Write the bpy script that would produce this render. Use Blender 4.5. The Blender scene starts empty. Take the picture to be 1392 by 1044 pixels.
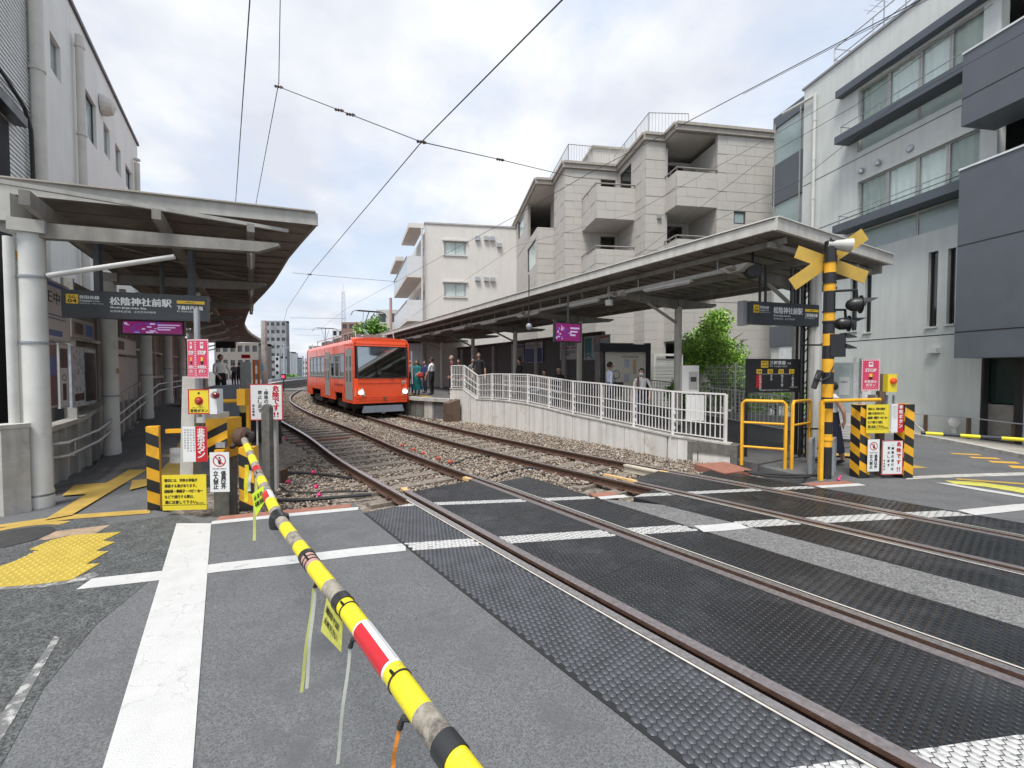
import bpy, math, random
import numpy as np
from mathutils import Vector, Matrix, noise
random.seed(4); rng = np.random.default_rng(4)
S = bpy.context.scene
C = S.collection

# ------------------------------------------------------------ camera, world, sun, exposure
F, PITCH, CAMH = 590.0, math.atan(18 / 590.0), 1.80          # survey: focal length in px of the 1392 px wide photograph
cam = bpy.data.cameras.new('camera'); cam.sensor_fit = 'HORIZONTAL'; cam.sensor_width = 36
cam.lens = 36 * F / 1392; cam.clip_start = 0.05; cam.clip_end = 3000
co = bpy.data.objects.new('camera', cam); C.objects.link(co)
co.location = (0, 0, CAMH); co.rotation_euler = (math.pi / 2 - PITCH, 0, 0)
S.camera = co
SUN_EL, SUN_AZ = math.radians(64), math.radians(205)         # high, behind left of the camera, veiled by cloud
W = bpy.data.worlds.new('World'); S.world = W; W.use_nodes = True
nt = W.node_tree; nt.nodes.clear()
def wn(t, **k):
    n = nt.nodes.new(t)
    for a, b in k.items(): setattr(n, a, b)
    return n
out = wn('ShaderNodeOutputWorld'); bg = wn('ShaderNodeBackground'); bg.inputs['Strength'].default_value = 0.1
sky = wn('ShaderNodeTexSky', sky_type='NISHITA', sun_disc=False); sky.sun_elevation = SUN_EL; sky.sun_rotation = SUN_AZ
sky.air_density = 1.2; sky.dust_density = 3.0
tc = wn('ShaderNodeTexCoord'); sep = wn('ShaderNodeSeparateXYZ'); nt.links.new(tc.outputs['Generated'], sep.inputs[0])
# project the direction on a cloud layer: xy / (z + 0.25)
ad = wn('ShaderNodeMath', operation='ADD'); ad.inputs[1].default_value = 0.28; nt.links.new(sep.outputs[2], ad.inputs[0])
mx = wn('ShaderNodeMath', operation='MAXIMUM'); mx.inputs[1].default_value = 0.05; nt.links.new(ad.outputs[0], mx.inputs[0])
dv = wn('ShaderNodeVectorMath', operation='DIVIDE'); cb = wn('ShaderNodeCombineXYZ')
for i in range(3): nt.links.new(mx.outputs[0], cb.inputs[i])
nt.links.new(tc.outputs['Generated'], dv.inputs[0]); nt.links.new(cb.outputs[0], dv.inputs[1])
ns = wn('ShaderNodeTexNoise'); ns.inputs['Scale'].default_value = 1.5; ns.inputs['Detail'].default_value = 7; ns.inputs['Roughness'].default_value = 0.55
ns.inputs['Distortion'].default_value = 0.25
mpn = wn('ShaderNodeMapping'); mpn.inputs['Location'].default_value = (3.1, 1.7, 0.4)
nt.links.new(dv.outputs[0], mpn.inputs[0]); nt.links.new(mpn.outputs[0], ns.inputs['Vector'])
cr = wn('ShaderNodeValToRGB'); cr.color_ramp.elements[0].position = 0.44; cr.color_ramp.elements[1].position = 0.60
cr.color_ramp.elements[0].color = (0.30, 0.30, 0.30, 1); cr.color_ramp.elements[1].color = (1, 1, 1, 1)
nt.links.new(ns.outputs['Fac'], cr.inputs[0])
ns2 = wn('ShaderNodeTexNoise'); ns2.inputs['Scale'].default_value = 2.6; ns2.inputs['Detail'].default_value = 5
nt.links.new(dv.outputs[0], ns2.inputs['Vector'])
cr2 = wn('ShaderNodeValToRGB'); cr2.color_ramp.elements[0].position = 0.36; cr2.color_ramp.elements[1].position = 0.62
cr2.color_ramp.elements[0].color = (2.85, 3.0, 3.35, 1); cr2.color_ramp.elements[1].color = (3.9, 3.95, 4.05, 1)
nt.links.new(ns2.outputs['Fac'], cr2.inputs[0])
veil = wn('ShaderNodeMix', data_type='RGBA'); veil.inputs[0].default_value = 0.8       # thin high cloud veil over the blue
nt.links.new(sky.outputs[0], veil.inputs[6]); veil.inputs[7].default_value = (2.4, 2.85, 3.55, 1)
mixc = wn('ShaderNodeMix', data_type='RGBA'); nt.links.new(cr.outputs[0], mixc.inputs[0])
nt.links.new(veil.outputs[2], mixc.inputs[6]); nt.links.new(cr2.outputs[0], mixc.inputs[7])
nt.links.new(mixc.outputs[2], bg.inputs[0]); nt.links.new(bg.outputs[0], out.inputs[0])
sl = bpy.data.lights.new('sun', 'SUN'); sl.energy = 1.5; sl.angle = math.radians(20); sl.color = (1, 0.97, 0.92)
so = bpy.data.objects.new('sun', sl); C.objects.link(so)
_sd = Vector((math.sin(SUN_AZ) * math.cos(SUN_EL), math.cos(SUN_AZ) * math.cos(SUN_EL), math.sin(SUN_EL)))
so.rotation_euler = _sd.to_track_quat('Z', 'Y').to_euler(); so.location = (5, -5, 30)
S.view_settings.view_transform = 'Standard'; S.view_settings.look = 'None'
S.view_settings.exposure = 1.42; S.view_settings.gamma = 1; S.view_settings.use_curve_mapping = False

# ------------------------------------------------------------ survey helpers (pixel -> world, used only to measure real positions)
def ray(px, py):
    u, v = px - 696, 522 - py; c, s = math.cos(PITCH), math.sin(PITCH)
    return Vector((u, F * c + v * s, -F * s + v * c))
def G(px, py, z=0.0):
    d = ray(px, py); t = (z - CAMH) / d.z; return Vector((d.x * t, d.y * t, z))
def A(px, py, Y):
    d = ray(px, py); t = Y / d.y; return Vector((d.x * t, Y, CAMH + d.z * t))
def ZH(py, Y): return A(696, py, Y).z

# ------------------------------------------------------------ materials
MATS = {}
def M(name, col=(0.5, 0.5, 0.5), rough=0.6, metal=0.0, var=0.15, scale=3.0, bump=0.0, bscale=60.0, streak=0.0, spec=0.5, coat=0.0,
      speck=0.0, sscale=150.0, rvar=0.1, grime=None, gscale=1.2, glo=0.5, ghi=0.65, crack=None):
    if name in MATS: return MATS[name]
    m = bpy.data.materials.new(name); m.use_nodes = True; n = m.node_tree.nodes; l = m.node_tree.links
    b = n['Principled BSDF']; b.inputs['Metallic'].default_value = metal
    b.inputs['Specular IOR Level'].default_value = spec; b.inputs['Coat Weight'].default_value = coat
    g = n.new('ShaderNodeNewGeometry')
    no = n.new('ShaderNodeTexNoise'); no.inputs['Scale'].default_value = scale; no.inputs['Detail'].default_value = 6; no.inputs['Roughness'].default_value = 0.6
    l.new(g.outputs['Position'], no.inputs['Vector'])
    mr = n.new('ShaderNodeMapRange'); mr.inputs[1].default_value = 0.3; mr.inputs[2].default_value = 0.7
    mr.inputs[3].default_value = 1 - var; mr.inputs[4].default_value = 1 + var; l.new(no.outputs['Fac'], mr.inputs[0])
    val = mr.outputs[0]
    def mul(a, c):
        q = n.new('ShaderNodeMath'); q.operation = 'MULTIPLY'; l.new(a, q.inputs[0]); l.new(c, q.inputs[1]); return q.outputs[0]
    if streak:
        mp = n.new('ShaderNodeMapping'); mp.inputs['Scale'].default_value = (7, 7, 0.5); l.new(g.outputs['Position'], mp.inputs[0])
        s = n.new('ShaderNodeTexNoise'); s.inputs['Scale'].default_value = 1.0; s.inputs['Detail'].default_value = 5; l.new(mp.outputs[0], s.inputs['Vector'])
        r = n.new('ShaderNodeMapRange'); r.inputs[1].default_value = 0.42; r.inputs[2].default_value = 0.75; r.inputs[3].default_value = 1; r.inputs[4].default_value = 1 - streak
        l.new(s.outputs['Fac'], r.inputs[0]); val = mul(val, r.outputs[0])
    if speck:
        v = n.new('ShaderNodeTexVoronoi'); v.inputs['Scale'].default_value = sscale; l.new(g.outputs['Position'], v.inputs['Vector']); sc_ = n.new('ShaderNodeSeparateColor'); l.new(v.outputs['Color'], sc_.inputs[0])
        r = n.new('ShaderNodeMapRange'); r.inputs[1].default_value = 0.35; r.inputs[2].default_value = 0.7; r.inputs[3].default_value = 1 - speck; r.inputs[4].default_value = 1 + speck
        l.new(sc_.outputs[0], r.inputs[0]); r.inputs[1].default_value = 0; r.inputs[2].default_value = 1; val = mul(val, r.outputs[0])
    vm = n.new('ShaderNodeVectorMath'); vm.operation = 'SCALE'; vm.inputs[0].default_value = col; l.new(val, vm.inputs['Scale'])
    colo = vm.outputs[0]
    if grime is not None:
        q = n.new('ShaderNodeTexNoise'); q.inputs['Scale'].default_value = gscale; q.inputs['Detail'].default_value = 8; q.inputs['Roughness'].default_value = 0.7
        l.new(g.outputs['Position'], q.inputs['Vector'])
        r = n.new('ShaderNodeMapRange'); r.inputs[1].default_value = glo; r.inputs[2].default_value = ghi; l.new(q.outputs['Fac'], r.inputs[0])
        mi = n.new('ShaderNodeMix'); mi.data_type = 'RGBA'; l.new(r.outputs[0], mi.inputs[0]); l.new(colo, mi.inputs[6]); mi.inputs[7].default_value = (*grime, 1)
        colo = mi.outputs[2]
    if crack:
        cs, cw, ca = crack; wn_ = n.new('ShaderNodeTexNoise'); wn_.inputs['Scale'].default_value = cs * 2.5; wn_.inputs['Detail'].default_value = 4; l.new(g.outputs['Position'], wn_.inputs['Vector'])
        va = n.new('ShaderNodeVectorMath'); va.operation = 'MULTIPLY_ADD'; l.new(wn_.outputs['Color'], va.inputs[0]); va.inputs[1].default_value = (.5 / cs,) * 3; l.new(g.outputs['Position'], va.inputs[2])
        vo = n.new('ShaderNodeTexVoronoi'); vo.feature = 'DISTANCE_TO_EDGE'; vo.inputs['Scale'].default_value = cs; l.new(va.outputs[0], vo.inputs['Vector'])
        k1 = n.new('ShaderNodeMapRange'); k1.inputs[1].default_value = cw; k1.inputs[2].default_value = cw * .3; l.new(vo.outputs['Distance'], k1.inputs[0])
        mk = n.new('ShaderNodeTexNoise'); mk.inputs['Scale'].default_value = cs * .45; l.new(g.outputs['Position'], mk.inputs['Vector'])
        k2 = n.new('ShaderNodeMapRange'); k2.inputs[1].default_value = .44; k2.inputs[2].default_value = .54; k2.inputs[4].default_value = ca; l.new(mk.outputs['Fac'], k2.inputs[0])
        mi = n.new('ShaderNodeMix'); mi.data_type = 'RGBA'; l.new(mul(k1.outputs[0], k2.outputs[0]), mi.inputs[0]); l.new(colo, mi.inputs[6]); mi.inputs[7].default_value = (.06, .06, .06, 1); colo = mi.outputs[2]
    l.new(colo, b.inputs['Base Color'])
    rr = n.new('ShaderNodeMapRange'); rr.inputs[1].default_value = 0.3; rr.inputs[2].default_value = 0.7
    rr.inputs[3].default_value = max(0.03, rough - rvar); rr.inputs[4].default_value = min(1, rough + rvar); l.new(no.outputs['Fac'], rr.inputs[0]); l.new(rr.outputs[0], b.inputs['Roughness'])
    if bump:
        bn = n.new('ShaderNodeTexNoise'); bn.inputs['Scale'].default_value = bscale; bn.inputs['Detail'].default_value = 4; l.new(g.outputs['Position'], bn.inputs['Vector'])
        bp = n.new('ShaderNodeBump'); bp.inputs['Strength'].default_value = bump; bp.inputs['Distance'].default_value = 0.01
        l.new(bn.outputs['Fac'], bp.inputs['Height']); l.new(bp.outputs[0], b.inputs['Normal'])
    MATS[name] = m; return m
def EM(name, col, e):
    if name in MATS: return MATS[name]
    m = bpy.data.materials.new(name); m.use_nodes = True; b = m.node_tree.nodes['Principled BSDF']
    b.inputs['Base Color'].default_value = (*[c * .25 for c in col], 1); b.inputs['Emission Color'].default_value = (*col, 1); b.inputs['Emission Strength'].default_value = e
    b.inputs['Roughness'].default_value = 0.3; MATS[name] = m; return m
def GLASS(name, tint=(0.6, 0.7, 0.68), tr=0.5):
    if name in MATS: return MATS[name]
    m = bpy.data.materials.new(name); m.use_nodes = True; n = m.node_tree.nodes; l = m.node_tree.links
    n.remove(n['Principled BSDF']); o = n['Material Output']
    t = n.new('ShaderNodeBsdfTransparent'); t.inputs[0].default_value = (*tint, 1)
    gl = n.new('ShaderNodeBsdfGlossy'); gl.inputs['Roughness'].default_value = 0.04; gl.inputs[0].default_value = (0.9, 0.95, 0.95, 1)
    fr = n.new('ShaderNodeFresnel'); fr.inputs[0].default_value = 1.5
    a = n.new('ShaderNodeMath'); a.operation = 'MULTIPLY_ADD'; a.inputs[1].default_value = 1.0; a.inputs[2].default_value = 1 - tr - 0.45; l.new(fr.outputs[0], a.inputs[0]); a.use_clamp = True; ge = n.new('ShaderNodeNewGeometry'); ib = n.new('ShaderNodeMath'); ib.operation = 'SUBTRACT'; ib.inputs[0].default_value = 1; l.new(ge.outputs['Backfacing'], ib.inputs[1]); a2 = n.new('ShaderNodeMath'); a2.operation = 'MULTIPLY'; l.new(a.outputs[0], a2.inputs[0]); l.new(ib.outputs[0], a2.inputs[1]); a = a2
    mi = n.new('ShaderNodeMixShader'); l.new(a.outputs[0], mi.inputs[0]); l.new(t.outputs[0], mi.inputs[1]); l.new(gl.outputs[0], mi.inputs[2]); l.new(mi.outputs[0], o.inputs[0])
    MATS[name] = m; return m
white = M('painted white metal', (0.58, 0.58, 0.55), 0.45, var=0.08, grime=(0.32, 0.3, 0.26), glo=0.58, ghi=0.8)
offwhite = M('off white steel', (0.43, 0.42, 0.385), 0.5, var=0.12, streak=0.2, grime=(0.22, 0.2, 0.17), glo=0.55, ghi=0.78)
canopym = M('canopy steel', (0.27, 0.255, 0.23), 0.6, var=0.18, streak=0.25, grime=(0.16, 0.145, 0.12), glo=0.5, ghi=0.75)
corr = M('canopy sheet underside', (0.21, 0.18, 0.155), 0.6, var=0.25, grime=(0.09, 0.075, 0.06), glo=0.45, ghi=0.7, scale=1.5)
black = M('black paint', (0.02, 0.02, 0.022), 0.4, var=0.2)
blackr = M('black rubber', (0.025, 0.025, 0.027), 0.7, var=0.25)
yel = M('safety yellow', (0.72, 0.50, 0.02), 0.5, var=0.12, grime=(0.35, 0.2, 0.03), glo=0.6, ghi=0.8)
org = M('safety orange yellow', (0.78, 0.40, 0.02), 0.5, var=0.15, grime=(0.25, 0.13, 0.03), glo=0.56, ghi=0.75)
armyel = M('barrier yellow', (0.72, 0.62, 0.02), 0.5, var=0.10, bump=0.15, bscale=120, grime=(.40, .33, .10), gscale=26, glo=.60, ghi=.72)
armgrey = M('barrier worn grey', (0.30, 0.27, 0.22), 0.8, var=0.3, scale=40, bump=0.6, bscale=200, grime=(0.1, 0.09, 0.08), gscale=14)
signyel = M('sign yellow', (0.75, 0.60, 0.035), 0.4, var=0.04)
signred = M('sign red', (0.50, 0.015, 0.025), 0.4, var=0.05)
signpink = M('sign magenta red', (0.62, 0.05, 0.12), 0.45, var=0.05)
signwhite = M('sign white', (0.72, 0.73, 0.72), 0.4, var=0.04)
signdark = M('sign charcoal', (0.045, 0.05, 0.055), 0.4, var=0.1)
ink = M('ink black', (0.015, 0.015, 0.015), 0.5)
steel = M('galvanised steel', (0.42, 0.43, 0.44), 0.4, metal=0.6, var=0.2, scale=12)
greysteel = M('grey painted steel', (0.26, 0.29, 0.31), 0.5, var=0.12)
conc = M('weathered concrete', (0.48, 0.465, 0.43), 0.85, var=0.16, scale=5, streak=0.3, bump=0.3, bscale=90, grime=(0.2, 0.18, 0.15), glo=0.55, ghi=0.72)
concdark = M('dark stained concrete', (0.15, 0.145, 0.13), 0.9, var=0.3, scale=9, streak=0.4, bump=0.4)
rust = M('rusty brown steel', (0.085, 0.045, 0.03), 0.75, var=0.35, scale=20, bump=0.4, bscale=150)
railtop = M('worn rail head', (0.50, 0.47, 0.46), 0.3, metal=0.8, var=0.12, scale=30)
raildull = M('dull rail head', (0.27, 0.24, 0.24), 0.36, metal=0.5, var=0.2, scale=30)
wood = M('weathered sleeper', (0.19, 0.16, 0.135), 0.9, var=0.35, scale=14, bump=0.6, bscale=60, grime=(0.28, 0.235, 0.19), gscale=6)
woodred = M('red brown sleeper', (0.20, 0.115, 0.085), 0.9, var=0.3, scale=14, bump=0.5)
woodnew = M('fresh timber', (0.62, 0.42, 0.2), 0.7, var=0.15, scale=20)
glass = GLASS('window glass', (0.93, 0.96, 0.95), 0.53)
darkglass = M('dark glass', (0.015, 0.02, 0.02), 0.06, var=0.1, spec=0.9)
curtain = M('pale curtain', (0.80, 0.82, 0.80), 0.9, var=0.04, scale=8)
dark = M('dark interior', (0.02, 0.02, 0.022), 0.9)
alu = M('aluminium frame', (0.40, 0.39, 0.37), 0.4, metal=0.3)

# ------------------------------------------------------------ object building
WL = {}
def link(o):
    C.objects.link(o); return o
def tag(o, label=None, cat=None, group=None, kind=None):
    if label: o['label'] = label
    if cat: o['category'] = cat
    if group: o['group'] = group
    if kind: o['kind'] = kind
    return o
def thing(name, loc, label, cat, group=None):
    o = link(bpy.data.objects.new(name, None)); o.location = loc; o.empty_display_size = 0.1
    WL[o] = Vector(loc); return tag(o, label, cat, group)
def place(o, parent, wloc):
    """parent o and keep it where it stands in the world"""
    if parent is not None: o.parent = parent; o.location = Vector(wloc) - WL[parent]
    else: o.location = wloc
    WL[o] = Vector(wloc); return o
class MB:
    def __init__(s): s.v = []; s.f = []; s.mi = []; s.cm = 0
    def add(s, vs, fs, m=None):
        k = len(s.v); s.v += [tuple(v) for v in vs]; s.f += [tuple(i + k for i in f) for f in fs]; s.mi += [s.cm if m is None else m] * len(fs); return s
    def hexa(s, p, m=None):      # p: 4 bottom ccw, 4 top ccw
        return s.add(p, [(3, 2, 1, 0), (4, 5, 6, 7), (0, 1, 5, 4), (1, 2, 6, 5), (2, 3, 7, 6), (3, 0, 4, 7)], m)
    def obb(s, o, a, b, c, m=None):   # corner + three edge vectors
        o, a, b, c = map(Vector, (o, a, b, c))
        if a.cross(b).dot(c) < 0: a, b = b, a
        return s.hexa([o, o + a, o + a + b, o + b, o + c, o + a + c, o + a + b + c, o + b + c], m)
    def box(s, x0, x1, y0, y1, z0, z1, m=None):
        return s.hexa([(x0, y0, z0), (x1, y0, z0), (x1, y1, z0), (x0, y1, z0), (x0, y0, z1), (x1, y0, z1), (x1, y1, z1), (x0, y1, z1)], m)
    def cbox(s, c, d, w, l, h, m=None):   # centre-bottom c, direction d (horizontal) along l, width w, height h
        c = Vector(c); d = Vector((d[0], d[1], 0)).normalized(); r = Vector((d.y, -d.x, 0))
        return s.obb(c - r * w / 2 - d * l / 2, r * w, d * l, Vector((0, 0, h)), m)
    def bar(s, p, q, w, h=None, up=(0, 0, 1), m=None):   # rectangular bar between two points
        p, q = Vector(p), Vector(q); h = h or w; d = (q - p).normalized(); u = Vector(up)
        if abs(d.dot(u)) > 0.98: u = Vector((0, 1, 0))
        r = d.cross(u).normalized(); u = r.cross(d)
        return s.obb(p - r * w / 2 - u * h / 2, r * w, u * h, q - p, m)
    def tube(s, pts, r, n=8, r1=None, m=None, cap=True):
        pts = [Vector(p) for p in pts]; k = len(s.v); N = len(pts); ref = None
        vs = []; fs = []
        for i, p in enumerate(pts):
            d = (pts[min(i + 1, N - 1)] - pts[max(i - 1, 0)]).normalized()
            if ref is None:
                ref = Vector((0, 0, 1)) if abs(d.z) < 0.9 else Vector((1, 0, 0))
            a = d.cross(ref).normalized(); b = a.cross(d).normalized(); ref = b
            rr = r if r1 is None else r + (r1 - r) * i / (N - 1)
            for j in range(n):
                t = 2 * math.pi * j / n; vs.append(p + a * math.cos(t) * rr + b * math.sin(t) * rr)
        for i in range(N - 1):
            for j in range(n):
                fs.append((i * n + j, (i + 1) * n + j, (i + 1) * n + (j + 1) % n, i * n + (j + 1) % n))
        if cap: fs.append(tuple(range(n))); fs.append(tuple((N - 1) * n + j for j in reversed(range(n))))
        return s.add(vs, fs, m)
    def lathe(s, c, prof, n=16, ax=(0, 0, 1), m=None):   # prof: (radius, distance along axis)
        c = Vector(c); q = Vector(ax).to_track_quat('Z', 'Y'); vs = []; fs = []
        for r, h in prof:
            for j in range(n):
                t = 2 * math.pi * j / n; vs.append(c + q @ Vector((r * math.cos(t), r * math.sin(t), h)))
        for i in range(len(prof) - 1):
            for j in range(n): fs.append((i * n + j, i * n + (j + 1) % n, (i + 1) * n + (j + 1) % n, (i + 1) * n + j))
        fs.append(tuple(reversed(range(n)))); fs.append(tuple((len(prof) - 1) * n + j for j in range(n)))
        return s.add(vs, fs, m)
    def prism(s, poly, z0, z1, m=None):
        n = len(poly); ar = sum(poly[i][0] * poly[(i + 1) % n][1] - poly[(i + 1) % n][0] * poly[i][1] for i in range(n))
        if ar < 0: poly = poly[::-1]
        za = z0 if hasattr(z0, '__len__') else [z0] * n; zb = z1 if hasattr(z1, '__len__') else [z1] * n
        if ar < 0: za = za[::-1]; zb = zb[::-1]
        vs = [(p[0], p[1], z) for p, z in zip(poly, za)] + [(p[0], p[1], z) for p, z in zip(poly, zb)]
        return s.add(vs, [tuple(reversed(range(n))), tuple(range(n, 2 * n))] + [(i, (i + 1) % n, n + (i + 1) % n, n + i) for i in range(n)], m)
    def sheet(s, poly, z, m=None):
        n = len(poly); ar = sum(poly[i][0] * poly[(i + 1) % n][1] - poly[(i + 1) % n][0] * poly[i][1] for i in range(n))
        if ar < 0: poly = poly[::-1]
        return s.add([(p[0], p[1], z) for p in poly], [tuple(range(n))], m)
    def quad(s, a, b, c, d, m=None): return s.add([a, b, c, d], [(0, 1, 2, 3)], m)
    def build(s, name, mat, parent=None, smooth=False, origin=None):
        me = bpy.data.meshes.new(name); v = np.array(s.v, float)
        if origin is not None: o0 = Vector(origin)
        elif parent is not None: o0 = WL[parent]
        else: o0 = Vector(((v[:, 0].min() + v[:, 0].max()) / 2, (v[:, 1].min() + v[:, 1].max()) / 2, v[:, 2].min()))
        v = v - np.array(o0); me.from_pydata(v.tolist(), [], s.f)
        for m in (mat if isinstance(mat, (list, tuple)) else [mat]): me.materials.append(m)
        if max(s.mi, default=0) > 0: me.polygons.foreach_set('material_index', s.mi)
        if smooth:
            me.polygons.foreach_set('use_smooth', [True] * len(me.polygons))
            try: me.set_sharp_from_angle(angle=math.radians(40))
            except Exception: pass
        o = link(bpy.data.objects.new(name, me)); place(o, parent, o0)
        if name in ('lettering', 'dark_lettering', 'print', 'line_mark', 'bright_graphics', 'violet_graphics', 'aerial_elements', 'notice_sheet'): o['kind'] = 'stuff'
        return o
def struct(name, mb, mat, label=None, kind='structure'):
    o = mb.build(name, mat); tag(o, label, None, None, kind); return o
def inst(name, me, parent, mw):
    """a piece that shares mesh data; mw is its world matrix"""
    o = link(bpy.data.objects.new(name, me)); o.parent = parent
    o.matrix_local = Matrix.Translation(-WL[parent]) @ mw if parent is not None else mw
    WL[o] = mw.translation.copy(); return o
def mesh_of(mb, name, mats):
    me = bpy.data.meshes.new(name); me.from_pydata(mb.v, [], mb.f)
    for m in (mats if isinstance(mats, (list, tuple)) else [mats]): me.materials.append(m)
    if max(mb.mi, default=0) > 0: me.polygons.foreach_set('material_index', mb.mi)
    return me
def np_mesh(name, V, Fc, mat, parent=None, mi=None, smooth=False):
    """fast mesh from arrays: V (n,3), Fc (m,k)"""
    me = bpy.data.meshes.new(name); k = Fc.shape[1]; m = Fc.shape[0]
    me.vertices.add(len(V)); me.vertices.foreach_set('co', np.ascontiguousarray(V, np.float32).ravel())
    me.loops.add(m * k); me.loops.foreach_set('vertex_index', np.ascontiguousarray(Fc, np.int32).ravel())
    me.polygons.add(m); me.polygons.foreach_set('loop_start', np.arange(0, m * k, k, dtype=np.int32))
    try: me.polygons.foreach_set('loop_total', np.full(m, k, np.int32))
    except Exception: pass
    for q in (mat if isinstance(mat, (list, tuple)) else [mat]): me.materials.append(q)
    if mi is not None: me.polygons.foreach_set('material_index', np.asarray(mi, np.int32))
    me.update(calc_edges=True)
    o = link(bpy.data.objects.new(name, me)); return o
class Pl:
    """vertical plane: o = base point, d = horizontal direction (to the right seen from outside); s along, z up, n outwards"""
    def __init__(s, o, d):
        s.o = Vector((o[0], o[1], 0)); s.d = Vector((d[0], d[1], 0)).normalized(); s.n = Vector((s.d.y, -s.d.x, 0))
    def P(s, a, z, out=0.0): return s.o + s.d * a + s.n * out + Vector((0, 0, z))
    def hit(s, px, py, out=0.0):
        r = ray(px, py); c = Vector((0, 0, CAMH)); o = s.o + s.n * out
        t = (o - c).dot(s.n) / r.dot(s.n); p = c + r * t
        return (p - s.o).dot(s.d), p.z
    def sx(s, px, out=0.0): return s.hit(px, 504, out)[0]
    def box(s, mb, s0, s1, z0, z1, d0, d1, m=None): return mb.obb(s.P(s0, z0, d0), s.d * (s1 - s0), s.n * (d1 - d0), Vector((0, 0, z1 - z0)), m)
    def off(s, out, a=0.0): return Pl(s.P(a, 0, out), s.d)
def wall(mb, pl, s0, s1, z0, z1, ops=(), th=0.2, d=0.0):
    ss = sorted({s0, s1, *[x for o in ops for x in o[:2] if s0 < x < s1]}); zs = sorted({z0, z1, *[x for o in ops for x in o[2:4] if z0 < x < z1]})
    def solid(i, j):
        if i < 0 or j < 0 or i >= len(ss) - 1 or j >= len(zs) - 1: return False
        a, b = (ss[i] + ss[i + 1]) / 2, (zs[j] + zs[j + 1]) / 2
        return not any(o[0] < a < o[1] and o[2] < b < o[3] for o in ops)
    P = pl.P
    for i in range(len(ss) - 1):
        for j in range(len(zs) - 1):
            if not solid(i, j): continue
            a, b, c, e = ss[i], ss[i + 1], zs[j], zs[j + 1]
            mb.quad(P(a, c, d), P(b, c, d), P(b, e, d), P(a, e, d)); mb.quad(P(b, c, d - th), P(a, c, d - th), P(a, e, d - th), P(b, e, d - th))
            if not solid(i - 1, j): mb.quad(P(a, c, d - th), P(a, c, d), P(a, e, d), P(a, e, d - th))
            if not solid(i + 1, j): mb.quad(P(b, c, d), P(b, c, d - th), P(b, e, d - th), P(b, e, d))
            if not solid(i, j - 1): mb.quad(P(a, c, d - th), P(b, c, d - th), P(b, c, d), P(a, c, d))
            if not solid(i, j + 1): mb.quad(P(a, e, d), P(b, e, d), P(b, e, d - th), P(a, e, d - th))
def window(pl, s0, s1, z0, z1, parent, n=2, inset=0.1, fw=0.05, fm=None, gm=None, back='curtain', name='window', gap=0.05, cm=None):
    """frame (part) with panes (sub-parts) and the curtain or dark room behind"""
    fm = fm or alu; gm = gm or glass; mb = MB()
    pl.box(mb, s0 + .004, s1 - .004, z1 - fw, z1 - .004, -inset - 0.03, -inset + 0.03); pl.box(mb, s0 + .004, s1 - .004, z0 + .004, z0 + fw, -inset - 0.03, -inset + 0.03)
    w = (s1 - s0) / n
    for i in range(n + 1):
        a = s0 + i * w; a0 = max(s0 + .004, a - fw / 2 if 0 < i < n else (a if i == 0 else a - fw)); 
        pl.box(mb, a0, min(s1 - .004, a0 + fw), z0 + fw, z1 - fw, -inset - 0.028, -inset + 0.028)
    f = mb.build(name, fm, parent)
    for i in range(n):
        q = MB(); a = s0 + i * w + fw / 2 + .002; b = s0 + (i + 1) * w - fw / 2 - .002
        if i == 0: a += fw / 2
        if i == n - 1: b -= fw / 2
        pl.box(q, a, b, z0 + fw + .002, z1 - fw - .002, -inset - 0.006 + 0.004 * (i % 2), -inset + 0.002 + 0.004 * (i % 2)); q.build('pane', gm, f)
    if back == 'curtain':
        q = MB(); k = max(8, int((s1 - s0) / 0.07)); pts = []
        for i in range(k + 1):
            a = s0 + 0.02 + (s1 - s0 - .04) * i / k; pts.append((a, -gap - inset + 0.02 * math.sin(i * 2.1) + 0.012 * math.sin(i * 5.3)))
        for (a, da), (b, db) in zip(pts, pts[1:]): q.quad(pl.P(a, z0, da), pl.P(b, z0, db), pl.P(b, z1, db), pl.P(a, z1, da))
        q.build('curtain', cm or curtain, f)
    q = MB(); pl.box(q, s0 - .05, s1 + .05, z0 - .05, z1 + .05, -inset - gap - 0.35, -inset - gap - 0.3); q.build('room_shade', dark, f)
    return f

# lettering: text -> real mesh, fitted in a rectangle on a plane (o = lower left corner, r = right, u = up)
TC = {}
def glyphs(txt):
    if txt in TC: return TC[txt]
    cu = bpy.data.curves.new('t', 'FONT'); cu.body = txt; cu.resolution_u = 2; cu.size = 1
    ob = bpy.data.objects.new('t', cu); me = bpy.data.meshes.new_from_object(ob)
    v = np.zeros(len(me.vertices) * 3); me.vertices.foreach_get('co', v); v = v.reshape(-1, 3)
    f = [tuple(p.vertices) for p in me.polygons]
    bpy.data.objects.remove(ob); bpy.data.curves.remove(cu); bpy.data.meshes.remove(me); TC[txt] = (v, f); return TC[txt]
def put_text(mb, txt, o, r, u, w, h, bold=0.0, m=None):
    v, f = glyphs(txt)
    if len(v) == 0: return
    x0, y0 = v[:, 0].min(), v[:, 1].min(); sx = w / max(1e-6, v[:, 0].max() - x0); sy = h / max(1e-6, v[:, 1].max() - y0)
    o, r, u = Vector(o), Vector(r).normalized(), Vector(u).normalized()
    for k, (bx, by) in enumerate(((0, 0),) if not bold else ((-bold, 0), (bold, 0.0), (0, bold))):
        nn = r.cross(u) * 0.0004 * k
        mb.add([o + r * ((p[0] - x0) * sx + bx) + u * ((p[1] - y0) * sy + by) + nn for p in v], f, m)
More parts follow.
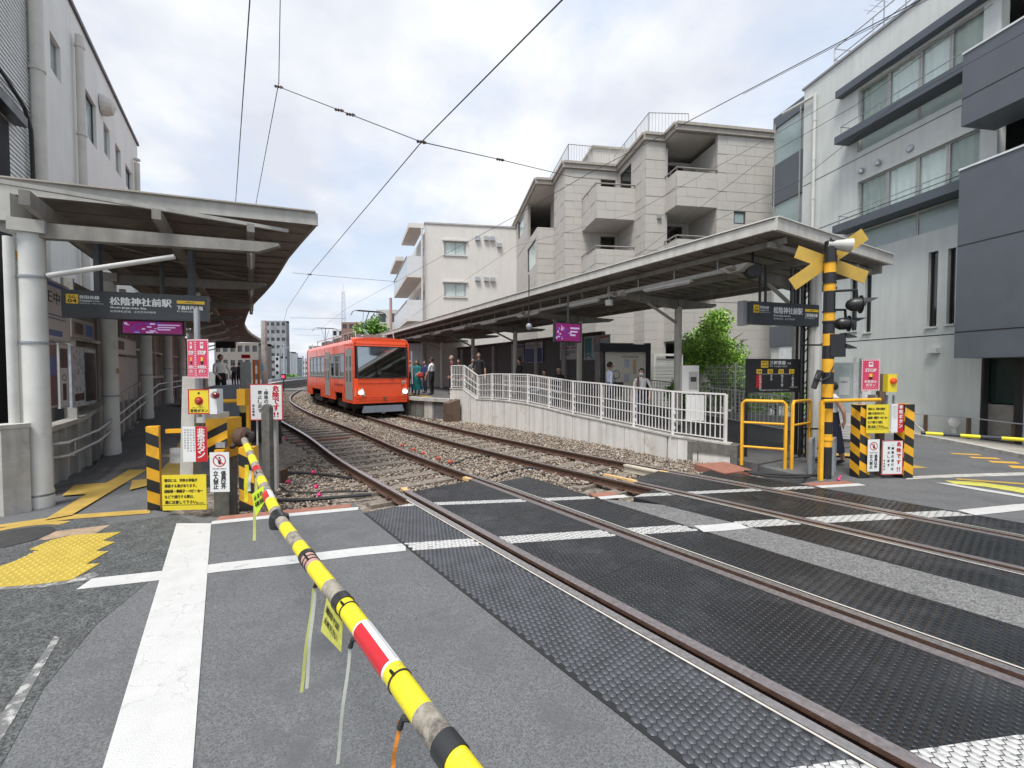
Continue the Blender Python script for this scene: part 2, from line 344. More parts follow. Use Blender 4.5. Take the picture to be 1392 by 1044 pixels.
def vert_text(mb, txt, o, r, u, ch, bold=0.0, m=None, pitch=1.12):   # o = top left; characters downwards
    for i, c in enumerate(txt):
        if c == ' ': continue
        w = h = ch
        if c in 'ー': # long vowel mark stands upright in vertical writing
            mb.quad(*[Vector(o) + Vector(r) * (a * ch) - Vector(u) * ((i * pitch + b) * ch) for a, b in ((.44, .95), (.56, .95), (.56, .05), (.44, .05))], m); continue
        if c in '・、。': w = h = ch * 0.25
        put_text(mb, c, Vector(o) - Vector(u) * ((i * pitch + 1) * ch) + Vector(r) * (ch - w) / 2, r, u, w, h, bold, m)
def board(name, parent, o, r, u, w, h, th, mat, border=None, bw=0.012):
    """flat panel: o lower-left front corner, thickness backwards"""
    r, u = Vector(r).normalized(), Vector(u).normalized(); n = r.cross(u); mb = MB()
    mb.obb(Vector(o) - n * th, r * w, u * h, n * th); p = mb.build(name, mat, parent)
    if border:
        q = MB()
        for a, b, c, d in ((0, 0, w, bw), (0, h - bw, w, bw), (0, bw, bw, h - 2 * bw), (w - bw, bw, bw, h - 2 * bw)):
            q.obb(Vector(o) + r * a + u * b + n * .0005, r * c, u * d, n * 0.001)
        q.build('border', border, p)
    return p
# ------------------------------------------------------------ track alignment (surveyed centre lines, x as a function of y)
def hermite(kn):
    kn = [(float(x), float(y)) for x, y in kn]; n = len(kn)
    def tan(j):
        if j == 0: return (kn[1][0] - kn[0][0]) / (kn[1][1] - kn[0][1])
        if j == n - 1: return (kn[-1][0] - kn[-2][0]) / (kn[-1][1] - kn[-2][1])
        return (kn[j + 1][0] - kn[j - 1][0]) / (kn[j + 1][1] - kn[j - 1][1])
    def f(y):
        if y <= kn[0][1]: return kn[0][0] + tan(0) * (y - kn[0][1])
        if y >= kn[-1][1]: return kn[-1][0] + tan(n - 1) * (y - kn[-1][1])
        i = max(k for k in range(n - 1) if kn[k][1] <= y); (x0, y0), (x1, y1) = kn[i], kn[i + 1]; h = y1 - y0; t = (y - y0) / h
        return (2 * t**3 - 3 * t * t + 1) * x0 + (t**3 - 2 * t * t + t) * h * tan(i) + (3 * t * t - 2 * t**3) * x1 + (t**3 - t * t) * h * tan(i + 1)
    return f
near_x = hermite([(3.33, 1), (1.39, 3.5), (-0.5, 6), (-2.78, 9), (-5.16, 12.5), (-9.14, 18), (-14.11, 26), (-18.81, 36), (-24.0, 50), (-30, 75), (-34, 110)])
far_x = hermite([(5.66, 3.5), (3.57, 6), (0.94, 9), (-1.79, 12.5), (-6.2, 19), (-11.0, 26), (-15.7, 36), (-20.9, 50), (-26.9, 75), (-30.9, 110)])
class Line:
    """arc-length parametrised centre line; s = 0 at y = 0, growing away from the camera; t to the right (towards larger x)"""
    def __init__(s, f, y0=-6, y1=110):
        ys = np.arange(y0, y1, 0.1); xs = np.array([f(y) for y in ys]); ds = np.hypot(np.diff(xs), np.diff(ys))
        s.s = np.concatenate([[0], np.cumsum(ds)]); s.x = xs; s.y = ys; s.s = s.s - np.interp(0, ys, s.s)
        tx = np.gradient(xs, s.s); ty = np.gradient(ys, s.s); k = np.hypot(tx, ty); s.tx = tx / k; s.ty = ty / k
    def at(s, a, t=0.0):
        x, y, tx, ty = (np.interp(a, s.s, q) for q in (s.x, s.y, s.tx, s.ty)); return x + ty * t, y - tx * t
    def P(s, a, t=0.0, z=0.0): x, y = s.at(a, t); return Vector((float(x), float(y), z))
    def D(s, a): return Vector((float(np.interp(a, s.s, s.tx)), float(np.interp(a, s.s, s.ty)), 0)).normalized()
    def sy(s, y): return float(np.interp(y, s.y, s.s))
    def loc(s, x, y):    # approximate inverse: (s, t)
        k = np.argmin((s.x - x)**2 + (s.y - y)**2); dx, dy = x - s.x[k], y - s.y[k]
        return s.s[k] + dx * s.tx[k] + dy * s.ty[k], dx * s.ty[k] - dy * s.tx[k]
NL, FL = Line(near_x), Line(far_x)
GN, GF = 1.44, 1.31           # rail centre distances
BZ = -0.15                    # top of the ballast under the rails

# ------------------------------------------------------------ ground, road, paths
asph = M('asphalt', (0.120, 0.123, 0.127), 0.88, crack=(.55, .004, .55), var=0.10, scale=1.6, bump=0.15, bscale=420, speck=0.38, sscale=150, grime=(0.092, 0.095, 0.098), gscale=1.3)
asph_old = M('old coarse asphalt', (0.088, 0.093, 0.093), 0.9, crack=(1.3, .01, .8), var=0.3, scale=7, bump=1.0, bscale=130, speck=0.6, sscale=90, grime=(0.5, 0.5, 0.49), gscale=9, glo=0.66, ghi=0.72)
asph_path = M('platform asphalt', (0.115, 0.112, 0.113), 0.85, var=0.2, scale=3, bump=0.6, bscale=150, speck=0.4, sscale=110)
asph_mid = M('worn pale asphalt', (0.165, 0.165, 0.162), 0.85, var=0.12, scale=2, bump=0.8, bscale=150, speck=0.5, sscale=90)
soil = M('ballast dust', (0.20, 0.17, 0.14), 0.95, var=0.35, scale=9, bump=0.8, bscale=40, speck=0.6, sscale=28)
paint = M('road paint white', (0.53, 0.53, 0.52), 0.6, crack=(4.5, .013, .28), var=0.05, scale=6, bump=0.5, bscale=140, grime=(0.36, 0.36, 0.36), gscale=5, glo=0.63, ghi=0.67)
paintworn = M('worn road paint', (0.42, 0.42, 0.40), 0.7, var=0.15, scale=8, bump=0.7, bscale=120, grime=(0.15, 0.15, 0.15), gscale=14, glo=0.40, ghi=0.50)
paintyel = M('road paint yellow', (0.46, 0.31, 0.07), 0.65, var=0.12, scale=6, bump=0.4, bscale=120, grime=(0.25, 0.2, 0.1), gscale=4, glo=0.6, ghi=0.74)
paintlime = M('worn lime yellow paint', (0.55, 0.52, 0.10), 0.7, var=0.15, scale=6, bump=0.4, grime=(0.2, 0.19, 0.12), gscale=6, glo=0.55, ghi=0.68)
tactile = M('tactile yellow', (0.44, 0.32, 0.04), 0.6, var=0.1, scale=5, bump=0.2, grime=(0.4, 0.3, 0.06), gscale=4, glo=0.58, ghi=0.75)
redconc = M('red brown edge concrete', (0.30, 0.13, 0.09), 0.85, var=0.2, scale=10, bump=0.5)
g = MB(); g.quad((-700, -60, -.3), (700, -60, -.3), (700, 900, -.3), (-700, 900, -.3)); struct('ground', g, M('far ground', (0.14, 0.14, 0.13), 0.9, var=0.3, scale=.4), 'grey ground reaching the horizon beneath the town')
b = MB()     # track bed between the platforms
bed_far = [(y, far_x(y) + (3.6 if y < 14 else 3.2)) for y in range(20, 111, 6)]
b.sheet([(-14, 5.0), (6, 5.0), (6, 12), (0, 17)] + [(x, y) for y, x in bed_far] + [(near_x(y) - 3.5, y) for y in range(104, 15, -8)] + [(-13, 12)], -0.2); struct('track_bed', b, soil, 'grey brown gravel bed under the two tram tracks')
edge = [(-4.55, 14), (-4.62, 5.55), (-3.75, 5.25), (-2.15, 5.85), (-1.0, 6.12), (0.3, 6.32), (1.9, 6.55), (3.9, 6.86), (5.1, 7.12), (4.75, 7.9), (4.6, 8.9), (4.9, 9.2), (5.2, 9.9), (8, 15), (30, 40)]
# the road stops beside the near and far rubber mats, which lie in the gaps
def mat_poly(L, t0, t1, s0, s1, st=0.4):
    n = max(2, int((s1 - s0) / st) + 1); a = [L.at(s, t0) for s in np.linspace(s0, s1, n)]; c = [L.at(s, t1) for s in np.linspace(s1, s0, n)]
    return [(float(x), float(y)) for x, y in a + c]
MO = 0.70                                                     # outer mat edge beyond the running rail
NS0, NS1 = NL.sy(-3.5), NL.sy(6.75); FS0, FS1 = FL.sy(-3.5), FL.sy(7.25)
r = MB()     # west part of the road
ya = np.linspace(-3.5, 5.9, 24)
left_edge = [tuple(map(float, NL.at(NL.sy(y), -GN / 2 - MO))) for y in ya]
r.prism([(-40, -12), (left_edge[0][0], -12)] + left_edge + edge[3:1:-1] + [edge[1], (-7.2, 10.2), (-40, 30)], -0.29, 0.0); struct('road', r, asph, 'grey asphalt road in front of the level crossing')
r = MB()     # strip between the tracks
e1 = [tuple(map(float, NL.at(NL.sy(y), GN / 2 + MO))) for y in np.linspace(-3.5, 6.25, 20)]
e2 = [tuple(map(float, FL.at(FL.sy(y), -GF / 2 - MO + .05))) for y in np.linspace(-3.5, 6.65, 20)]
e1 = [p for p in e1 if p[1] < 6.5]; r.prism(e1 + e2[::-1], -0.29, -0.002); struct('road_strip', r, asph_mid, 'pale asphalt strip between the two tracks on the crossing')
r = MB()     # east part
e3 = [tuple(map(float, FL.at(FL.sy(y), GF / 2 + MO - .05))) for y in np.linspace(-3.5, 7.0, 22)]
e3 = [p for p in e3 if p[1] < 6.92]
r.prism([(60, 60), (60, -12), (e3[0][0], -12)] + e3 + edge[8:15], -0.29, 0.0); struct('road', r, asph, 'grey asphalt road and forecourt on the far side of the tracks')

# ------------------------------------------------------------ painted markings
def marking(name, poly, mat, label, z=0.004):
    b = MB(); b.sheet([(p[0], p[1]) for p in poly], z); return struct(name, b, mat, label)
def gl(pts): return [G(*p) for p in pts]
marking('stop_line', gl([(240, 712), (287, 712), (262, 1044), (231, 1460), (-15, 1460), (140, 1044)]), paint, 'wide white stop line running towards the barrier machine', 0.0065)
def strip_line(pts, w):   # pts: centre line world xy
    pts = [Vector((p[0], p[1], 0)) for p in pts]; a = []; c = []
    for i, p in enumerate(pts):
        d = (pts[min(i + 1, len(pts) - 1)] - pts[max(0, i - 1)]).normalized(); n = Vector((-d.y, d.x, 0)); a.append(p + n * w / 2); c.append(p - n * w / 2)
    return a + c[::-1]
LOWER = gl([(115, 794), (225, 782), (300, 771.5), (400, 761), (480, 751), (560, 743), (609, 738.5), (674, 732), (780, 727.8), (880, 723), (977, 717.5), (1040, 711), (1090, 706), (1198, 701), (1285, 698.6), (1316, 697), (1392, 689), (1600, 676)])
UPPER = gl([(287, 711), (385, 701), (480, 692), (560, 686), (640, 682.5), (728, 679.5), (809, 677.6), (867, 673), (934, 668.5), (1040, 665.7), (1090, 663.5), (1174, 658.5)])
THIRD = gl([(1150, 1060), (1247, 1043), (1392, 1021), (1600, 990)])
LINES = [([(p.x, p.y) for p in LOWER], 0.20), ([(p.x, p.y) for p in UPPER], 0.13), ([(p.x, p.y) for p in THIRD], 0.16)]
def on_paint(X, Y):       # boolean mask: is the point under one of the edge lines
    r_ = np.zeros(len(X), bool)
    for pts, w in LINES:
        for (x0, y0), (x1, y1) in zip(pts, pts[1:]):
            dx, dy = x1 - x0, y1 - y0; L2 = dx * dx + dy * dy; t = np.clip(((X - x0) * dx + (Y - y0) * dy) / L2, 0, 1)
            r_ |= np.hypot(X - x0 - t * dx, Y - y0 - t * dy) < w / 2
    return r_
def clip_line(pts, w, keep, z, label):
    """draw the parts of a line that lie on asphalt (keep) as sheets"""
    pts = [Vector((p[0], p[1], 0)) for p in pts]; dense = []
    for a, c in zip(pts, pts[1:]):
        k = max(1, int((c - a).length / 0.03)); dense += [a.lerp(c, i / k) for i in range(k)]
    seg = []; b = MB()
    def flush():
        if len(seg) > 2: b.sheet(strip_line(seg, w), z)
    for p in dense:
        if keep(p.x, p.y): seg.append(p)
        else: flush(); seg.clear()
    flush()
    if b.v: struct('painted_line', b, paint, label)
def zone(x, y):
    tn = NL.loc(x, y)[1]; tf = FL.loc(x, y)[1]
    if tn < -GN / 2 - MO: return 'west'
    if tn < GN / 2 + MO: return 'n'
    if tf < -GF / 2 - MO + .05: return 'mid'
    if tf < GF / 2 + MO - .05: return 'f'
    return 'east'
for pts, w, nm in ((LINES[0][0], .20, 'lower'), (LINES[1][0], .13, 'upper')):
    for zn, zz, tx in (('west', .004, 'near side of the tracks'), ('mid', .003, 'strip between the tracks'), ('east', .004, 'far side of the tracks')):
        clip_line(pts, w, lambda x, y, q=zn: zone(x, y) == q, zz, f"white painted edge line on the {tx}, {'nearer' if nm == 'lower' else 'farther'} of the two")
# red brown concrete edging beyond the farther white line
rl = [(p[0] - .02, p[1] + .15) for p in LINES[1][0]]
for zn, tx in (('west', 'near'), ('mid', 'middle'), ('east', 'far')):
    pts = [p for p in rl if zone(p[0], p[1]) == zn]
    dn = []
    for a, c in zip(rl, rl[1:]):
        for i in range(14): 
            q = (a[0] + (c[0] - a[0]) * i / 14, a[1] + (c[1] - a[1]) * i / 14)
            if zone(*q) == zn: dn.append(q)
    if len(dn) > 2:
        b = MB(); po = strip_line(dn, 0.16); b.prism([(p.x, p.y) for p in po], -0.28, 0.005); struct('edging', b, redconc, f'red brown concrete edging of the crossing, {tx} piece')
# old asphalt, pavement features at lower left
marking('old_asphalt', gl([(-520, 1300), (-300, 1044), (0, 1044), (60, 935), (130, 850), (215, 780), (262, 735), (272, 712), (240, 700), (150, 712), (120, 700), (-10, 722), (-600, 820)]), asph_old, 'rough dark old asphalt beside the left kerb', 0.003)
marking('worn_line', gl([(-60, 1120), (-20, 1044), (30, 960), (60, 905), (82, 868), (74, 866), (48, 905), (14, 955), (-52, 1044), (-100, 1120)]), paintworn, 'flaked white line on the old asphalt at the left', 0.006)
marking('worn_line', gl([(-120, 822), (0, 803), (60, 799), (118, 790), (135, 783), (128, 778), (110, 784), (60, 791), (0, 796), (-120, 808)]), paintworn, 'flaked white line along the yellow tactile paving', 0.006)
TAC = [(0, 799), (46, 796), (98, 789), (136, 767), (117, 768), (146, 751), (130, 750), (156, 738), (140, 736), (165, 724), (96, 729), (70, 735), (40, 748), (53, 749), (20, 764), (0, 771), (-30, 790), (-60, 806)]
tp = gl(TAC)
b = MB(); b.prism([(p.x, p.y) for p in tp], 0.004, 0.010)
tac = b.build('tactile_paving', tactile); tag(tac, 'jagged edged block of yellow tactile paving on the asphalt', 'tactile paving')
def inside(p, poly):
    c = False; n = len(poly)
    for i in range(n):
        a, d = poly[i], poly[i - 1]
        if (a.y > p.y) != (d.y > p.y) and p.x < (d.x - a.x) * (p.y - a.y) / (d.y - a.y) + a.x: c = not c
    return c
dome = MB(); dome.lathe((0, 0, 0), [(0.014, 0), (0.012, .004), (0.006, .0055)], 8); dm = mesh_of(dome, 'tactile_stud', M('tactile stud', (0.54, 0.43, 0.13), 0.6))
ux = (G(98, 789) - G(0, 799)).normalized(); uy = Vector((-ux.y, ux.x, 0)); o0 = G(-60, 806); k = 0; rest = MB()
for i in range(-2, 60):
    for j in range(-3, 40):
        p = o0 + ux * i * 0.062 + uy * j * 0.062
        if inside(p, tp) and p.x > -5.2 - .3:
            if k < 290: inst('stud', dm, tac, Matrix.Translation((p.x, p.y, 0.010))); k += 1
            else: rest.lathe((p.x, p.y, 0.010), [(0.014, 0), (0.012, .004), (0.006, .0055)], 6)
if rest.v: o = rest.build('stud', M('tactile stud'), tac); o['kind'] = 'stuff'
marking('beige_patch', gl([(52, 734), (75, 723), (150, 714), (128, 727), (96, 728.5), (60, 735)]), M('beige paving', (0.34, 0.25, 0.17), 0.85, var=0.25, scale=12, bump=.4), 'narrow strip of beige paving behind the yellow tactile block', 0.006)
# manhole
mc = G(15, 731.5); b = MB(); b.lathe((mc.x, mc.y, 0.0), [(0.33, .004), (0.33, .009), (0.30, .011), (0.05, .012)], 28)
o = b.build('manhole_cover', M('cast iron', (0.055, 0.055, 0.055), 0.6, metal=.3, var=.3, scale=40, bump=.5)); tag(o, 'round dark manhole cover at the left edge with a yellow painted arc', 'manhole cover')
b = MB(); n = 20
for i in range(n):
    a0, a1 = math.radians(75 + 150 * i / n), math.radians(75 + 150 * (i + 1) / n)
    b.quad(*[(mc.x + rr * math.cos(t), mc.y + rr * math.sin(t), .007) for rr, t in ((.40, a0), (.52, a0), (.52, a1), (.40, a1))])
struct('painted_arc', b, paintyel, 'yellow painted arc round the manhole cover')
# yellow guiding lines on the left ramp mouth
marking('yellow_line', gl([(0, 714), (90, 701), (204, 693), (204, 698.5), (100, 706), (0, 718)]), paintyel, 'long thin yellow line across the mouth of the left ramp', 0.008)

# ------------------------------------------------------------ rails, sleepers, crossing mats
def rail_mb(L, t, s0, s1, st=0.6, z=0.0, w=0.065, hgt=0.13):
    b = MB(); n = int((s1 - s0) / st) + 1; ss = np.linspace(s0, s1, n)
    prof = [(-w / 2, 0), (w / 2, 0), (w / 2, -.03), (.012, -.045), (.012, -hgt + .02), (.06, -hgt), (-.06, -hgt), (-.012, -hgt + .02), (-.012, -.045), (-w / 2, -.03)]
    vs = [L.P(s, t + a, z + c) for s in ss for a, c in prof]; k = len(prof); fs = []; mi = []
    for i in range(n - 1):
        for j in range(k):
            fs.append((i * k + j, (i + 1) * k + j, (i + 1) * k + (j + 1) % k, i * k + (j + 1) % k)); mi.append(1 if j == 0 else 0)
    b.v = vs; b.f = fs; b.mi = mi; return b
slm = MB(); slm.box(-1.05, 1.05, -.11, .11, -.14, 0); 
def track(L, gauge, label, s1, s_end_cross, smax_ind):
    t = thing('railway_track', L.P(8, 0, BZ), label, 'railway track')
    for q in (-1, 1):
        rail_mb(L, q * gauge / 2, L.sy(-3.5), s1).build('rail', [rust, railtop], t)
        rail_mb(L, q * (gauge / 2 - .145), L.sy(-3.5), s_end_cross + .12, z=.001, w=.085).build('guard_rail', [rust, raildull], t)
    for q in (-1, 1): rail_mb(L, q * (gauge / 2 + .052), L.sy(-3.5), s_end_cross - .35, z=.003, w=.016, hgt=.06).build('deck_lip', [rust, M('pale steel lip', (.55, .53, .48), .45)], t)
    k = 0; s = s_end_cross + 0.25; far = MB(); me = [mesh_of(slm, 'sleeper', m_) for m_ in (wood, woodred)]
    while s < s1 - 1:
        d = L.D(s); p = L.P(s, random.uniform(-.08, .08), -0.136 + random.uniform(-.008, .008)); ang = math.atan2(d.y, d.x) - math.pi / 2 + random.uniform(-.02, .02)
        if s < smax_ind:
            inst('sleeper', me[1 if random.random() < .07 else 0], t, Matrix.Translation(p) @ Matrix.Rotation(ang, 4, 'Z'))
            if s < 18:
                for q in (-1, 1):
                    e = MB(); r_ = Vector((d.y, -d.x, 0))
                    for side in (-1, 1):
                        c = L.P(s, q * gauge / 2 + side * .075, -.127); e.cbox(c, d, .06, .10, .03); e.lathe(c + Vector((0, 0, .03)), [(.014, 0), (.014, .025)], 6)
                    e.build('rail_fastening', rust, t)
        else: far.cbox(p - Vector((0, 0, .14)), d, 2.1, .22, .14)
        s += 0.62; k += 1
    if far.v: o = far.build('sleeper', wood, t); o['kind'] = 'stuff'
    # bright timber blocks closing the flangeway at the end of the crossing
    for q in (-1, 1):
        e = MB(); e.bar(L.P(s_end_cross + .10, q * (gauge / 2 - .15), -.02), L.P(s_end_cross + .28, q * (gauge / 2 - .17), -.02), .075, .05); e.build('flangeway_block', woodnew, t)
    return t
NT = track(NL, GN, 'near tram track curving away to the left past the platforms', 100, NS1, 42)
FT = track(FL, GF, 'far tram track with the orange tram standing on it', 95, FS1, 20)

PF = []      # painted edge lines as smooth curves y = f(x) over the rubber decks
for (pts_, w_), (xa, xb) in zip(LINES, ((-1.6, 6.6), (-1.6, 6.2), (.8, 4))):
    xy = np.array([p for p in pts_ if xa <= p[0] <= xb]); PF.append((np.polyfit(xy[:, 0], xy[:, 1], 3 if len(xy) > 6 else 1), w_))
def line_print(m):
    """flat print: white paint on the rubber where an edge line crosses it"""
    n = m.node_tree.nodes; l = m.node_tree.links; b = n['Principled BSDF']; g = n.new('ShaderNodeNewGeometry'); sp = n.new('ShaderNodeSeparateXYZ'); l.new(g.outputs['Position'], sp.inputs[0]); tot = None
    def mt(op, a, c, d=None):
        q = n.new('ShaderNodeMath'); q.operation = op
        for i, v in enumerate((a, c, d)):
            if v is None: continue
            if hasattr(v, 'is_linked'): l.new(v, q.inputs[i])
            else: q.inputs[i].default_value = float(v)
        return q.outputs[0]
    for co_, w_ in PF:
        acc = None
        for c in co_: acc = mt('ADD', 0, c) if acc is None else mt('MULTIPLY_ADD', acc, sp.outputs[0], c)
        d = mt('ABSOLUTE', mt('SUBTRACT', acc, sp.outputs[1]), None); k = mt('LESS_THAN', d, w_ / 2 * 1.03); tot = k if tot is None else mt('MAXIMUM', tot, k)
    no = n.new('ShaderNodeTexNoise'); no.inputs['Scale'].default_value = 22; no.inputs['Detail'].default_value = 4; l.new(g.outputs['Position'], no.inputs['Vector'])
    wear = mt('MULTIPLY', tot, mt('SUBTRACT', 1.0, mt('MULTIPLY', mt('GREATER_THAN', no.outputs['Fac'], .60), .45)))
    src = b.inputs['Base Color'].links[0].from_socket; mi = n.new('ShaderNodeMix'); mi.data_type = 'RGBA'; l.new(wear, mi.inputs[0]); l.new(src, mi.inputs[6]); mi.inputs[7].default_value = (.50, .50, .485, 1); l.new(mi.outputs[2], b.inputs['Base Color'])
hexm_dust = M('dusty rubber stud', (0.062, 0.066, 0.074), 0.42, var=0.25, scale=5, speck=.15, sscale=300)
hexm_dark = M('worn black rubber stud', (0.017, 0.019, 0.022), 0.24, var=0.3, scale=2.2, grime=(0.055, 0.058, 0.062), gscale=1.3, glo=.5, ghi=.72)
hexm_white = M('painted rubber stud', (0.70, 0.70, 0.68), 0.6, var=0.1, scale=20, grime=(0.25, 0.25, 0.25), gscale=18, glo=.55, ghi=.68)
line_print(hexm_dust); line_print(hexm_dark)
rub = M('rubber mat base', (0.018, 0.018, 0.02), 0.6, var=0.2)
def mat_strip(L, t0, t1, s0, s1, label, pitch, studs, off=0):
    ein, eh = (.468, .0028) if studs is hexm_dust else (.487, .0008)
    b = MB(); n = max(2, int((s1 - s0) / .5)); ss = np.linspace(s0, s1, n + 1)
    for a, c in zip(ss, ss[1:]): b.hexa([L.P(a, t0, -.13), L.P(a, t1, -.13), L.P(c, t1, -.13), L.P(c, t0, -.13), L.P(a, t0, .0), L.P(a, t1, .0), L.P(c, t1, .0), L.P(c, t0, .0)])
    o = b.build('crossing_mat', rub); tag(o, label, None, None, 'structure')
    # hexagonal studs
    rh = pitch * math.sqrt(3) / 2 * 1.25
    I = np.arange(0, round((s1 - s0) / rh)); J = np.arange(0, int((t1 - t0 - .01) / pitch))
    ii, jj = np.meshgrid(I, J, indexing='ij'); sc = s0 + rh * .5 + ii * rh; tc_ = t0 + pitch * .55 + jj * pitch + (ii % 2) * pitch / 2
    ok = (tc_ < t1 - pitch * .45); sc = sc[ok]; tc_ = tc_[ok]
    x, y = L.at(sc, tc_); z = np.zeros_like(x)
    X_over = np.abs(x / np.maximum(y, .1)); vis = (y > .7) & (X_over < 1.35); x, y, sc, tc_ = x[vis], y[vis], sc[vis], tc_[vis]
    if not len(x): return o
    tx, ty = np.interp(sc, L.s, L.tx), np.interp(sc, L.s, L.ty); N = len(x)
    V = np.zeros((N, 12, 3))
    for k in range(6):
        a = math.pi / 3 * k + math.pi / 2 * 0
        for lay, (sc_, zz) in enumerate(((.50, 0.0), (ein, eh))):
            u = math.cos(a) * pitch * sc_ * 1.3; w = math.sin(a) * pitch * sc_ * 1.12
            V[:, lay * 6 + k, 0] = x + tx * u + ty * w; V[:, lay * 6 + k, 1] = y + ty * u - tx * w; V[:, lay * 6 + k, 2] = zz
    Fq = []
    for k in range(6): Fq.append((k, k, k, k))
    base = np.arange(N)[:, None, None] * 12
    q = np.array([[(k + 1) % 6, k, 6 + k, 6 + (k + 1) % 6] for k in range(6)] + [[11, 10, 9, 8], [11, 8, 7, 6]])
    Fc = (base + q[None]).reshape(-1, 4); mi = None
    h = np_mesh('rubber_stud', V.reshape(-1, 3), Fc, studs, None, mi)
    h.parent = o; h.location = -WL[o]; WL[h] = Vector((0, 0, 0)); h['kind'] = 'stuff'; return o
g1, g2 = GN / 2, GF / 2
def panels(L, t0, t1, s0, s1, label, pitch, studs, plen=1.8):
    if t1 - t0 < .9: plen = 40
    n = max(1, round((s1 - s0) / plen)); e = np.linspace(s0, s1, n + 1)
    top = thing('crossing_deck', L.P((s0 + s1) / 2, (t0 + t1) / 2, -.13), label, 'crossing deck')
    for a, c in zip(e, e[1:]):
        o = mat_strip(L, t0, t1, a + .0015, c - .0015, None, pitch, studs); o.name = 'rubber_panel'; del o['kind']
        w = WL[o]; o.parent = top; o.location = w - WL[top]
    return top
panels(NL, -g1 - MO, -g1 - .045, NL.sy(-3.0), NS1 - .55, 'dusty grey rubber deck with hexagonal studs outside the nearest rail', .044, hexm_dust)
panels(NL, -g1 + .17, g1 - .17, NL.sy(-3.0), NS1, 'wide black studded rubber deck between the rails of the near track', .046, hexm_dark)
panels(NL, g1 + .045, g1 + MO, NL.sy(-3.0), NS1 - .35, 'black rubber deck between the near track and the pale asphalt strip', .055, hexm_dark)
panels(FL, -g2 - MO + .05, -g2 - .045, FL.sy(-1.0), FS1 - .35, 'black rubber deck between the pale asphalt strip and the far track', .06, hexm_dark)
panels(FL, -g2 + .17, g2 - .17, FL.sy(0.0), FS1 + .25, 'wide black studded rubber deck between the rails of the far track', .06, hexm_dark)
panels(FL, g2 + .045, g2 + MO - .05, FL.sy(0.0), FS1 - .35, 'black rubber deck on the outside of the far track', .06, hexm_dark)
# metal edging bars along the outside mat
for L, t, s1_, lb in ((NL, -g1 - MO - .012, NS1 - .55, 'dark steel edge bar along the nearest rubber deck'),):
    b = MB(); ss = np.linspace(L.sy(-3), s1_, 30)
    for a, c in zip(ss, ss[1:]): b.hexa([L.P(a, t - .01, -.1), L.P(a, t + .01, -.1), L.P(c, t + .01, -.1), L.P(c, t - .01, -.1), L.P(a, t - .01, .005), L.P(a, t + .01, .005), L.P(c, t + .01, .005), L.P(c, t - .01, .005)])
    struct('edge_bar', b, rub, lb)

# ------------------------------------------------------------ ballast stones
def stones(name, N, test, size, z, mats, label):
    pts = test(N); n = len(pts)
    base = np.array([(1, 0, 0), (-1, 0, 0), (0, 1, 0), (0, -1, 0), (0, 0, 1), (0, 0, -1)], float)
    oct_f = np.array([(0, 2, 4), (2, 1, 4), (1, 3, 4), (3, 0, 4), (2, 0, 5), (1, 2, 5), (3, 1, 5), (0, 3, 5)])
    # subdivided octahedron squashed: 6 corner + jitter gives an angular stone
    sc = rng.uniform(.55, 1.15, (n, 6, 1)) * rng.uniform(.7, 1.3, (n, 1, 3)) * size * rng.uniform(.6, 1.25, (n, 1, 1))
    V = base[None] * sc; q = rng.normal(size=(n, 4)); q /= np.linalg.norm(q, axis=1)[:, None]; w, x, y, zz = q.T
    R = np.stack([1 - 2 * (y * y + zz * zz), 2 * (x * y - w * zz), 2 * (x * zz + w * y), 2 * (x * y + w * zz), 1 - 2 * (x * x + zz * zz), 2 * (y * zz - w * x), 2 * (x * zz - w * y), 2 * (y * zz + w * x), 1 - 2 * (x * x + y * y)], 1).reshape(n, 3, 3)
    V = np.einsum('nij,nkj->nki', R, V); V[:, :, 2] *= .75
    V[:, :, 0] += pts[:, 0:1]; V[:, :, 1] += pts[:, 1:2]; V[:, :, 2] += pts[:, 2:3]
    Fc = (np.arange(n)[:, None, None] * 6 + oct_f[None]).reshape(-1, 3)
    o = np_mesh(name, V.reshape(-1, 3), Fc, mats, None, np.repeat(rng.choice(len(mats), n, p=[.34, .3, .2, .16]), 8)); tag(o, label, None, None, 'stuff'); WL[o] = Vector((0, 0, 0)); return o
bl = [M('ballast stone grey', (0.27, 0.23, 0.19), 0.9, var=.3, scale=25), M('ballast stone tan', (0.34, 0.27, 0.205), 0.9, var=.3, scale=25), M('ballast stone brown', (0.16, 0.118, 0.09), 0.9, var=.3, scale=25), M('ballast stone pale', (0.43, 0.385, 0.33), 0.9, var=.2, scale=25)]
